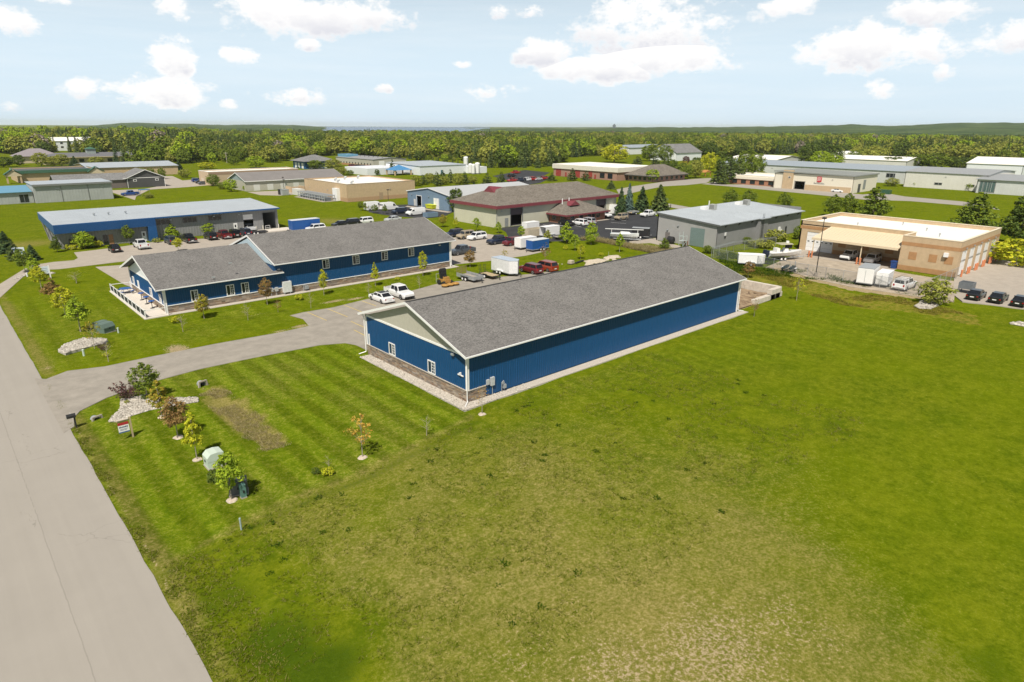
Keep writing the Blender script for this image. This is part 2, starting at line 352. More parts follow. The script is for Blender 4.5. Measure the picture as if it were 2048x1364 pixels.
yard = inside(X, Y, PX((1530, 535), (1640, 505), (1800, 545), (1915, 560), (1900, 605), (1700, 580), (1560, 545))); zb[yard] = .8
zd = np.clip(zd, 0, 1)
nx, ny = len(gx), len(gy); I = np.arange(nx * ny).reshape(ny, nx)
F = np.stack([I[:-1, :-1], I[:-1, 1:], I[1:, 1:], I[1:, :-1]], -1).reshape(-1, 4)

def grass_material():
    m = bpy.data.materials.new('grass_ground'); m.use_nodes = True; nt = m.node_tree; N, L = nt.nodes, nt.links
    b = N['Principled BSDF']; b.inputs['Roughness'].default_value = .95; b.inputs['Specular IOR Level'].default_value = .0
    tc = N.new('ShaderNodeTexCoord')
    def noise(s, det=5, ro=.6, dist=0):
        n = N.new('ShaderNodeTexNoise'); n.inputs['Scale'].default_value = s; n.inputs['Detail'].default_value = det; n.inputs['Roughness'].default_value = ro; n.inputs['Distortion'].default_value = dist
        L.new(tc.outputs['Object'], n.inputs[0]); return n.outputs[0]
    def M(op, a, b_=None, c=None, cl=False):
        n = N.new('ShaderNodeMath'); n.operation = op; n.use_clamp = cl
        for i, v in enumerate((a, b_, c)):
            if v is None: continue
            if isinstance(v, (int, float)): n.inputs[i].default_value = v
            else: L.new(v, n.inputs[i])
        return n.outputs[0]
    def mix(f, a, b_, t='MIX'):
        n = N.new('ShaderNodeMixRGB'); n.blend_type = t
        for i, v in enumerate((f, a, b_)):
            if isinstance(v, (int, float)): n.inputs[i].default_value = v
            elif isinstance(v, tuple): n.inputs[i].default_value = (*v, 1)
            else: L.new(v, n.inputs[i])
        return n.outputs[0]
    def rng(v, a, b_, c=0., d_=1.):
        n = N.new('ShaderNodeMapRange'); n.interpolation_type = 'SMOOTHSTEP'; L.new(v, n.inputs[0])
        for i, k in enumerate((a, b_, c, d_)): n.inputs[i + 1].default_value = k
        return n.outputs[0]
    at = N.new('ShaderNodeAttribute'); at.attribute_name = 'zone'; sp = N.new('ShaderNodeSeparateColor'); L.new(at.outputs['Color'], sp.inputs[0])
    lawn_, dry_, bare_ = sp.outputs; at2 = N.new('ShaderNodeAttribute'); at2.attribute_name = 'zone2'; sp2 = N.new('ShaderNodeSeparateColor'); L.new(at2.outputs['Color'], sp2.inputs[0]); tall_, yel_ = sp2.outputs[0], sp2.outputs[1]
    n0, n1, n2, n3, n4 = noise(.07, 4), noise(.33, 5, .6, .4), noise(1.4, 5, .65, .3), noise(5.5, 5, .7), noise(17, 3, .7); n5 = noise(.75, 4, .7, .8)
    green = mix(rng(M('ADD', n1, M('ADD', M('MULTIPLY', M('SUBTRACT', n2, .5), 1.0), M('MULTIPLY', M('SUBTRACT', n3, .5), .9))), .22, .80), (.078, .116, .004), (.146, .168, .008))
    green = mix(M('MULTIPLY', rng(n0, .35, .7), .5), green, (.130, .168, .003))
    # mower stripes run along the lot, light and dark by turns
    spx = N.new('ShaderNodeSeparateXYZ'); L.new(tc.outputs['Object'], spx.inputs[0])
    wv = M('SINE', M('MULTIPLY', M('ADD', spx.outputs[0], M('MULTIPLY', M('SUBTRACT', n1, .5), .25)), 2 * PI / 2.4))
    stripe = M('MULTIPLY', M('MULTIPLY', rng(wv, -.6, .6, -1, 1), lawn_), M('ADD', .07, M('MULTIPLY', rng(n1, .25, .75), .17)))
    lush = mix(lawn_, green, mix(rng(M('ADD', n2, M('MULTIPLY', M('SUBTRACT', n3, .5), .8)), .28, .75), (.078, .122, .004), (.138, .172, .008)))
    yl = mix(M('MULTIPLY', yel_, rng(n2, .35, .65)), lush, (.235, .185, .028))
    dryc = mix(rng(n3, .3, .7), (.185, .162, .038), (.31, .25, .095))
    f1 = M('ADD', dry_, M('ADD', M('MULTIPLY', M('SUBTRACT', n2, .5), .75), M('ADD', M('MULTIPLY', M('SUBTRACT', n3, .5), 1.5), M('MULTIPLY', M('SUBTRACT', n4, .5), .6))))
    yl = mix(M('MULTIPLY', rng(dry_, .12, .5), .55), yl, (.150, .152, .022)); col = mix(M('MULTIPLY', rng(f1, .10, .95), .85), yl, dryc)
    soil = mix(rng(n3, .3, .7), (.275, .21, .112), (.375, .30, .18))
    f2 = M('ADD', bare_, M('ADD', M('MULTIPLY', M('SUBTRACT', n3, .5), 1.5), M('MULTIPLY', M('SUBTRACT', n4, .5), .7)))
    col = mix(rng(f2, .42, .62), col, soil)
    f3 = M('ADD', tall_, M('ADD', M('MULTIPLY', M('SUBTRACT', n2, .5), .9), M('MULTIPLY', M('SUBTRACT', n3, .5), .8)))
    col = mix(M('MULTIPLY', rng(f3, .3, .75), .8), col, (.038, .074, .004))
    val = M('ADD', .15, M('ADD', M('MULTIPLY', n4, .60), M('ADD', M('MULTIPLY', n3, .55), M('ADD', M('MULTIPLY', n2, .35), M('MULTIPLY', n5, .22)))))
    col = mix(1.0, col, mix(1.0, (1, 1, 1), M('MULTIPLY', val, M('ADD', 1.0, stripe)), 'MULTIPLY'), 'MULTIPLY')
    L.new(col, b.inputs['Base Color'])
    bp = N.new('ShaderNodeBump'); bp.inputs['Strength'].default_value = .55; bp.inputs['Distance'].default_value = .12
    L.new(M('ADD', M('MULTIPLY', n3, .7), M('MULTIPLY', n4, .5)), bp.inputs['Height']); L.new(bp.outputs[0], b.inputs['Normal'])
    return m
GRASS = grass_material()
me = np_mesh('ground', np.stack([X, Y, Z], 1), F, GRASS)
for nm, chans in (('zone', (zl, zd, zb)), ('zone2', (zt, zy, zt * 0))):
    ca_ = me.color_attributes.new(nm, 'FLOAT_COLOR', 'POINT'); arr = np.ones((len(X), 4), np.float32)
    for i, c_ in enumerate(chans): arr[:, i] = np.clip(c_, 0, 1)
    ca_.data.foreach_set('color', arr.ravel())
me.polygons.foreach_set('use_smooth', np.ones(len(F), bool))
struct('ground', me)

# ------------------------------------------------------------------ paved surfaces
LOTM = mat('worn_asphalt', (.30, .272, .230), .95, var=.16, vs=.6, bump=.15, bs=50, spec=.15)
DARKM = mat('fresh_asphalt', (.040, .041, .044), .85, var=.2, vs=.3, bump=.1, bs=60, spec=.25)
CONC = mat('concrete', (.37, .325, .27), .9, var=.10, vs=.6, bump=.08, bs=40, spec=.2)
GRAV = mat('gravel_yard', (.38, .32, .245), .95, var=.22, vs=.7, bump=.5, bs=9, spec=.1)
YEL = mat('yellow_paint', (.55, .40, .10), .8, var=.25, vs=2.5); WHP = mat('white_road_paint', (.68, .68, .66), .8, var=.1)
def road_mat():
    m = bpy.data.materials.new('street_asphalt'); m.use_nodes = True; nt = m.node_tree; N, L = nt.nodes, nt.links; b = N['Principled BSDF']; b.inputs['Roughness'].default_value = .95; b.inputs['Specular IOR Level'].default_value = .1
    tc = N.new('ShaderNodeTexCoord'); sx = N.new('ShaderNodeSeparateXYZ'); L.new(tc.outputs['Object'], sx.inputs[0])
    def M(op, a, b_=None, c=None):
        n = N.new('ShaderNodeMath'); n.operation = op
        for i, v in enumerate((a, b_, c)):
            if v is None: continue
            if isinstance(v, (int, float)): n.inputs[i].default_value = v
            else: L.new(v, n.inputs[i])
        return n.outputs[0]
    def noise(s, d=5, sc=None):
        n = N.new('ShaderNodeTexNoise'); n.inputs['Scale'].default_value = s; n.inputs['Detail'].default_value = d; n.inputs['Roughness'].default_value = .65
        if sc: mp = N.new('ShaderNodeMapping'); mp.inputs['Scale'].default_value = sc; L.new(tc.outputs['Object'], mp.inputs[0]); L.new(mp.outputs[0], n.inputs[0])
        else: L.new(tc.outputs['Object'], n.inputs[0])
        return n.outputs[0]
    broad, fine, streak, wig = noise(.22), noise(26, 3), noise(1.0, 4, (1.6, .035, 1)), noise(.9, 3)
    v = M('ADD', .80, M('ADD', M('MULTIPLY', broad, .16), M('ADD', M('MULTIPLY', fine, .12), M('MULTIPLY', streak, .14))))
    # the joint between the two paving passes, broken and wandering a little; a few cracks
    jx = M('ABSOLUTE', M('SUBTRACT', M('ADD', sx.outputs[0], M('MULTIPLY', M('SUBTRACT', wig, .5), .16)), 1.55)); j = M('MULTIPLY', M('LESS_THAN', jx, .028), M('GREATER_THAN', broad, .42))
    vo = N.new('ShaderNodeTexVoronoi'); vo.feature = 'DISTANCE_TO_EDGE'; vo.inputs['Scale'].default_value = .11; dn = N.new('ShaderNodeVectorMath'); dn.operation = 'MULTIPLY_ADD'; nz = N.new('ShaderNodeTexNoise'); nz.inputs['Scale'].default_value = .8; L.new(tc.outputs['Object'], nz.inputs[0]); L.new(nz.outputs['Color'], dn.inputs[0]); dn.inputs[1].default_value = (2.5, 2.5, 0); L.new(tc.outputs['Object'], dn.inputs[2]); L.new(dn.outputs[0], vo.inputs['Vector'])
    cr_ = M('MULTIPLY', M('LESS_THAN', vo.outputs['Distance'], .0022), M('GREATER_THAN', noise(.13, 3), .53))
    v = M('SUBTRACT', v, M('ADD', M('MULTIPLY', j, .17), M('MULTIPLY', cr_, .2)))
    mx = N.new('ShaderNodeMixRGB'); mx.blend_type = 'MULTIPLY'; mx.inputs[0].default_value = 1; mx.inputs[1].default_value = (.325, .298, .258, 1); L.new(v, mx.inputs[2]); L.new(mx.outputs[0], b.inputs['Base Color'])
    bp = N.new('ShaderNodeBump'); bp.inputs['Strength'].default_value = .2; bp.inputs['Distance'].default_value = .02; L.new(fine, bp.inputs['Height']); L.new(bp.outputs[0], b.inputs['Normal']); return m
ROADM = road_mat()
_e = np.arange(-40, 330, .9)
sheet('street', [(-4.2, -40)] + [(5.66 + .09 * float(vnoise(0, v, 1.7, 33) - .5) + .07 * float(vnoise(0, v, 7, 34) - .5), float(v)) for v in _e] + [(-4.2, 330)], .012, ROADM)
drive = [(5.1, 79.2)] + PX((92, 758.5), (135, 742), (210, 733), (300, 714), (430, 688), (560, 665), (618, 652), (606, 638), (580, 631), (605, 625), (666, 615), (735, 598), (800, 588), (880, 566)) + [(80, 81.5), (83.2, 81.5), (83.2, 63.6), (35.6, 63.6), (35.4, 66)] + PX((735, 701), (712, 690), (690, 686), (640, 690), (500, 717), (400, 738), (300, 765), (215, 795), (160, 822), (147, 836), (149, 853)) + [(5.1, 62.4)]
sheet('driveway', drive, .020, LOTM)
def lines(name, segs, z, m, w=.11):
    for (a, b) in segs:
        a, b = Vector((*a, 0)), Vector((*b, 0)); d = (b - a).normalized(); n = Vector((-d.y, d.x, 0)) * w / 2
        mb = MB(); mb.prism([tuple(p) for p in (a - n, b - n, b + n, a + n)], (0, 0, .004)); o = struct(name, mb.mesh(name, m), (0, 0, z))
lines('parking_line', [(G(615, 625), G(653, 641)), (G(655, 617.6), G(695, 634)), (G(688, 610), G(723, 624)), (G(724, 602), G(752, 612)), (G(708, 660), G(731, 672)), (G(702, 643), G(735, 658))], .024, YEL)
LOT2 = [(5.6, 120.2)] + PX((60, 541), (120, 538), (265, 520.5)) + [(42, 120.8), (72, 120.5), (72.2, 97.6)] + PX((985, 521), (1053, 511), (1088, 503), (1096, 489), (1066, 480), (975, 468), (900, 476)) + [(76, 126), (80, 150)] + PX((640, 452), (568, 458.5), (524, 462), (420, 476.5), (304, 484.5), (216, 497), (148, 505), (156, 516), (148, 520.5), (107, 524), (60, 531)) + [(5.6, 129)]
sheet('parking_lot', LOT2, .014, CONC)
sheet('side_apron', PX((191, 534), (254, 529.5)) + [(23.2, 116), (22.8, 115.4)] + PX((249, 569)), .024, CONC)
DK = [(109.4, 126.6), (160, 126.6), (160, 104), (133, 91.5), (124.9, 88.5)] + PX((1310, 475), (1250, 488), (1195, 481), (1150, 481), (1102, 483), (1017, 476), (1012, 464))
sheet('asphalt_lot', DK, .016, DARKM)
lines('bay_line', [(G(1060 + k * 26, 449), G(1085 + k * 26, 454)) for k in range(5)] + [(G(1222, 445 - k * 6), G(1252, 447 - k * 6)) for k in range(3)] + [(G(1270, 473), G(1304, 470)), (G(1262, 479), G(1300, 476))], .021, WHP, .14)
sheet('back_lot', PX((737, 424), (745, 412), (815, 409), (906, 424), (888, 433), (850, 437), (800, 433), (770, 430)), .016, DARKM)
sheet('door_apron', PX((815, 411.5), (905, 424), (895, 425.5), (810, 413.5)), .022, CONC)
sheet('concrete_path', PX((1258, 483), (1312, 476), (1316, 482), (1362, 492), (1356, 498), (1300, 486), (1262, 488)), .022, CONC)
# streets and drives farther out
sheet('far_street', PX((1233, 379), (1266, 372.5), (1330, 363), (1375, 358.5), (1422, 356), (1423, 361), (1412, 366), (1374, 370), (1327, 372.5), (1280, 382), (1240, 392)), .016, ROADM)
sheet('shop_drive', PX((1404, 368), (1430, 364), (1456, 369), (1520, 369), (1600, 377), (1640, 381), (1725, 389), (1770, 386), (1810, 393), (1925, 403), (1985, 413), (2000, 420), (1960, 414), (1820, 402), (1727, 399), (1620, 388), (1456, 372.5)), .020, ROADM)
sheet('cross_street', PX((1337, 407), (1400, 418), (1480, 431), (1480, 441), (1400, 427), (1335, 413)), .016, ROADM)
sheet('station_forecourt', PX((1908, 556), (1990, 518), (2060, 528), (2200, 560), (2200, 690), (2048, 618), (1925, 603), (1908, 590)), .018, CONC)
sheet('gravel_yard', PX((1530, 535), (1600, 505), (1640, 503), (1800, 545), (1912, 563), (1908, 603), (1830, 592), (1700, 573), (1620, 556), (1560, 535)), .010, GRAV)
sheet('shed_lot', PX((213, 381), (270, 400), (272, 393), (300, 379), (376, 374), (432, 369), (404, 358), (365, 361), (345, 352), (330, 352), (320, 372), (288, 378)), .016, CONC)
sheet('tan_shop_lot', PX((495, 384), (612, 379), (640, 385), (560, 391), (520, 390)), .016, CONC)
sheet('car_park', PX((1003, 366), (1090, 352), (1106, 354), (1080, 366), (1040, 372)), .016, DARKM); sheet('truck_park', PX((985, 352), (1050, 340), (1100, 345), (1086, 352), (1020, 362)), .016, DARKM)
sheet('warehouse_lot', PX((690, 336), (747, 336), (860, 336), (830, 343), (740, 341)), .016, DARKM)

# ------------------------------------------------------------------ building kit
GLASS = glass_mat()
WHITE = mat('white_trim', (.80, .79, .77), .5, var=.04); DARKIN = mat('interior_floor', (.10, .095, .09), .9); BLACK = mat('black_metal', (.02, .02, .022), .5)
BLUE = mat('blue_steel', (.011, .069, .178), .36, var=.10, vs=.5, spec=.3); BLUE2 = mat('bright_blue_panel', (.014, .085, .235), .45, var=.08)
BEIGE = mat('beige_steel', (.44, .42, .35), .5, var=.05); GREYST = mat('grey_steel', (.235, .235, .235), .45, var=.07, vs=.4); LTGREY = mat('light_grey_steel', (.36, .375, .36), .5, var=.08, vs=.4)
GALV = mat('galvanised_roof', (.40, .43, .45), .38, var=.07, vs=.25, spec=.5); PALE = mat('pale_steel', (.62, .61, .57), .5, var=.05, vs=.3); WROOF = mat('white_membrane', (.80, .77, .70), .8, var=.06, vs=.2)
TANBR = mat('tan_brick', (.50, .37, .23), .9, var=.10, vs=1.2, bump=.2, bs=14); TANBAND = mat('brown_brick', (.40, .22, .10), .9, var=.12, vs=1.2); REDBR = mat('red_brick', (.27, .13, .085), .9, var=.18, vs=1.5)
SLATE = mat('slate_blue_steel', (.16, .23, .31), .5, var=.06, vs=.4); DKGREY = mat('charcoal_siding', (.075, .075, .075), .6, var=.08); MAROON = mat('maroon_fascia', (.20, .045, .055), .5, var=.1); CREAM = mat('cream_panel', (.55, .53, .41), .6, var=.05, vs=.4)
SOFF = mat('grey_fascia', (.20, .205, .20), .6); STEELG = mat('galvanised_steel', (.42, .44, .45), .45, met=.4, var=.12); LEDGE = mat('limestone_ledge', (.47, .42, .36), .85, var=.1)
def shingle_mat(name, cols, scale=5.0):
    """asphalt shingles: short courses, each tab with its own tone"""
    if name in _M: return _M[name]
    m = bpy.data.materials.new(name); m.use_nodes = True; nt = m.node_tree; N, L = nt.nodes, nt.links
    b = N['Principled BSDF']; b.inputs['Roughness'].default_value = .95; b.inputs['Specular IOR Level'].default_value = .15
    tc = N.new('ShaderNodeTexCoord'); mp = N.new('ShaderNodeMapping'); mp.inputs['Scale'].default_value = (1.0, 2.1, 2.1); L.new(tc.outputs['Object'], mp.inputs[0])
    v = N.new('ShaderNodeTexVoronoi'); v.inputs['Scale'].default_value = scale * .62; L.new(mp.outputs[0], v.inputs[0])
    cr = N.new('ShaderNodeValToRGB'); e = cr.color_ramp.elements
    while len(e) < len(cols): e.new(.5)
    for i, c in enumerate(cols): e[i].position = i / (len(cols) - 1); e[i].color = (*c, 1)
    sp = N.new('ShaderNodeSeparateColor'); L.new(v.outputs['Color'], sp.inputs[0]); L.new(sp.outputs[0], cr.inputs[0])
    n = N.new('ShaderNodeTexNoise'); n.inputs['Scale'].default_value = .35; n.inputs['Detail'].default_value = 5; L.new(tc.outputs['Object'], n.inputs[0])
    mr = N.new('ShaderNodeMapRange'); mr.inputs[1].default_value = .3; mr.inputs[2].default_value = .7; mr.inputs[3].default_value = .90; mr.inputs[4].default_value = 1.1; L.new(n.outputs[0], mr.inputs[0])
    mx = N.new('ShaderNodeMixRGB'); mx.blend_type = 'MULTIPLY'; mx.inputs[0].default_value = 1; L.new(cr.outputs[0], mx.inputs[1]); L.new(mr.outputs[0], mx.inputs[2]); L.new(mx.outputs[0], b.inputs['Base Color'])
    bp = N.new('ShaderNodeBump'); bp.inputs['Strength'].default_value = .35; bp.inputs['Distance'].default_value = .02; L.new(sp.outputs[1], bp.inputs['Height']); L.new(bp.outputs[0], b.inputs['Normal'])
    _M[name] = m; return m
SHING = shingle_mat('weathered_shingles', [(.105, .10, .095), (.15, .143, .135), (.18, .172, .162), (.225, .215, .20)], 11.0)
SHINGB = shingle_mat('brown_shingles', [(.12, .105, .085), (.17, .15, .125), (.21, .185, .155)], 4)
SHINGG = shingle_mat('dark_shingles', [(.13, .13, .13), (.19, .19, .185), (.24, .235, .23)], 4)

def sides(L_, W_):
    return {'F': lambda s, z, o: (s, -o, z), 'B': lambda s, z, o: (s, W_ + o, z), 'L': lambda s, z, o: (-o, s, z), 'R': lambda s, z, o: (L_ + o, s, z)}
def wall_sheet(mb, s0, s1, z0, z1, holes=(), t=.25, o=0.0):
    """wall with openings (s0,s1,z0,z1): front face, back face and reveals"""
    S = sorted({s0, s1} | {min(max(v, s0), s1) for h in holes for v in h[:2]}); Zs = sorted({z0, z1} | {min(max(v, z0), z1) for h in holes for v in h[2:4]})
    for i in range(len(S) - 1):
        for j in range(len(Zs) - 1):
            a, b, c, d = S[i], S[i + 1], Zs[j], Zs[j + 1]
            if any(h[0] - 1e-6 <= a and b <= h[1] + 1e-6 and h[2] - 1e-6 <= c and d <= h[3] + 1e-6 for h in holes): continue
            mb.poly([(a, c, o), (b, c, o), (b, d, o), (a, d, o)]); mb.poly([(a, c, o - t), (b, c, o - t), (b, d, o - t), (a, d, o - t)])
    for a, b, c, d in [h[:4] for h in holes]:
        mb.poly([(a, c, o), (a, d, o), (a, d, o - t), (a, c, o - t)]); mb.poly([(b, c, o), (b, d, o), (b, d, o - t), (b, c, o - t)]); mb.poly([(a, d, o), (b, d, o), (b, d, o - t), (a, d, o - t)])
def ribs(mb, s0, s1, z0, z1, step, holes=(), d=.035, w=.07, o=0.0, zt=None):
    s = s0 + step / 2
    while s < s1 - w:
        top = zt(s) if zt else z1; cuts = sorted([(h[2], h[3]) for h in holes if h[0] - w < s < h[1] + w]); z = z0
        for c0, c1 in cuts + [(top, top)]:
            if c0 - z > .05:
                mb.add([(s - w, z, o), (s - w * .5, z, o + d), (s + w * .5, z, o + d), (s + w, z, o), (s - w, min(c0, top), o), (s - w * .5, min(c0, top), o + d), (s + w * .5, min(c0, top), o + d), (s + w, min(c0, top), o)],
                       [(0, 1, 5, 4), (1, 2, 6, 5), (2, 3, 7, 6), (4, 5, 6, 7), (0, 3, 2, 1)])
            z = max(z, c1)
        s += step
def fbox(mb, s0, s1, z0, z1, o0, o1): return mb.box(s0, s1, z0, z1, o0, o1)
def window(par, f, s0, s1, z0, z1, frame=.10, mull=(), bars=(), o=.02, fm=None, gm=None, name='window'):
    """pane (part) with frame and glazing bars (sub-parts)"""
    g = MB(f); fbox(g, s0 + frame * .4, s1 - frame * .4, z0 + frame * .4, z1 - frame * .4, o - .03, o + .015); p = part(name, g, gm or GLASS, par)
    m = MB(f)
    for a, b, c, d in ((s0, s1, z0, z0 + frame), (s0, s1, z1 - frame, z1), (s0, s0 + frame, z0 + frame, z1 - frame), (s1 - frame, s1, z0 + frame, z1 - frame)): fbox(m, a, b, c, d, o - .04, o + .06)
    for x in mull: fbox(m, x - frame * .4, x + frame * .4, z0 + frame, z1 - frame, o - .03, o + .055)
    part('frame', m, fm or WHITE, p)
    if bars:
        m = MB(f)
        for a, b, c, d in bars: fbox(m, a, b, c, d, o, o + .035)
        part('glazing_bars', m, fm or WHITE, p)
    return p
def grid_bars(s0, s1, z0, z1, nx_, nz, w=.04):
    return [(s0 + (s1 - s0) * i / nx_ - w / 2, s0 + (s1 - s0) * i / nx_ + w / 2, z0, z1) for i in range(1, nx_)] + [(s0, s1, z0 + (z1 - z0) * i / nz - w / 2, z0 + (z1 - z0) * i / nz + w / 2) for i in range(1, nz)]
def slider(par, f, s0, s1, z0, z1):
    """white sliding window: one plain sash, one with a 2 x 4 grid"""
    mid = (s0 + s1) / 2; fr = .10
    a, b = (s0 + fr, mid - .04)
    return window(par, f, s0, s1, z0, z1, fr, mull=(mid,), bars=grid_bars(mid + .04, s1 - fr, z0 + fr, z1 - fr, 2, 4))
def door(par, f, s0, s1, z0, z1, m, o=.03, name='door', lite=None, handle=True, label=None):
    d = MB(f); fbox(d, s0, s1, z0, z1, o - .05, o); p = part(name, d, m, par, label)
    if lite: g = MB(f); fbox(g, *lite, o, o + .012); part('pane', g, GLASS, p)
    if handle: h = MB(f); fbox(h, s1 - .18, s1 - .12, z0 + .9, z0 + 1.05, o, o + .06); part('handle', h, STEELG, p)
    return p
def sect_door(par, f, s0, s1, z0, z1, m, o=.02, rows=4, panes=None, label=None):
    """sectional overhead door: stacked panels with joints, an optional row of panes"""
    h = (z1 - z0) / rows; root = None
    for k in range(rows):
        d = MB(f); fbox(d, s0 + .03, s1 - .03, z0 + k * h + .012, z0 + (k + 1) * h - .012, o - .05, o)
        if root is None: root = part('overhead_door', d, m, par, label)
        else: part('door_panel', d, m, root)
    if panes:
        n, row, w, hh = panes
        for i in range(n):
            c = s0 + (s1 - s0) * (i + .5) / n; g = MB(f); zc = z0 + (row + .5) * h; fbox(g, c - w / 2, c + w / 2, zc - hh / 2, zc + hh / 2, o, o + .015); part('pane', g, GLASS, root)
    return root
def gable_roof(mb, x0, x1, y0, y1, ze, zr, t=.16, axis_='x'):
    """two pitched slabs; eave edge height ze (top), ridge zr"""
    if axis_ == 'x':
        ym = (y0 + y1) / 2
        mb.loft([[(x, y0, ze), (x, ym, zr), (x, y1, ze), (x, y1, ze - t), (x, ym, zr - t), (x, y0, ze - t)] for x in (x0, x1)])
    else:
        xm = (x0 + x1) / 2
        mb.loft([[(x0, y, ze), (xm, y, zr), (x1, y, ze), (x1, y, ze - t), (xm, y, zr - t), (x0, y, ze - t)] for y in (y0, y1)])
def gutter(mb, x0, x1, y, z): mb.box(x0, x1, y - .13, y, z - .13, z); return mb
def downspout(par, pts, m=WHITE, r=.055):
    mb = MB()
    for i in range(len(pts) - 1): mb.bar(pts[i], pts[i + 1], r, 4)
    return part('downspout', mb, m, par)
STONE = island_mat('ledge_stone', [(.11, .085, .065), (.30, .235, .17), (.20, .165, .13), (.40, .33, .25), (.25, .16, .10), (.36, .31, .26), (.16, .14, .125), (.30, .20, .12)], .9)
def stones(par, f, s0, s1, z0, z1, lim, seed, row=.125, wmin=.28, wmax=.62):
    """dry-stack ledge stone: every stone its own piece, the first LIM each an object, the rest joined; returns objects used"""
    r = random.Random(seed); cells = []; z = z0
    while z < z1 - .03:
        h = min(row * r.uniform(.75, 1.3), z1 - z); s = s0 + r.uniform(-.3, 0)
        while s < s1:
            w = r.uniform(wmin, wmax); a, b = max(s, s0), min(s + w, s1)
            if b - a > .05: cells.append((a + .008, b - .008, z + .006, z + h - .006, r.uniform(.015, .06)))
            s += w
        z += h
    rest = MB(f); cells_o = cells[:]
    for i, (a, b, c, d, o) in enumerate(sorted(cells_o, key=lambda q: q[0])):
        if i < lim:
            m = MB(f); fbox(m, a, b, c, d, 0, o); part('stone', m, STONEO, par)
        else: fbox(rest, a, b, c, d, 0, o)
    if rest.v: part('stone_facing', rest, STONE, par, kind='stuff')
STONEO = None
def _stoneo():
    m = island_mat('ledge_stone_single', [(.11, .085, .065), (.30, .235, .17), (.20, .165, .13), (.40, .33, .25), (.25, .16, .10), (.36, .31, .26), (.16, .14, .125), (.30, .20, .12)], .9, objrand=.999)
    return m
STONEO = _stoneo()
def floodlight(par, f, s, z): m = MB(f); fbox(m, s - .06, s + .06, z - .1, z + .02, 0, .12); fbox(m, s - .2, s + .2, z - .12, z + .08, .12, .26); return part('floodlight', m, STEELG, par)

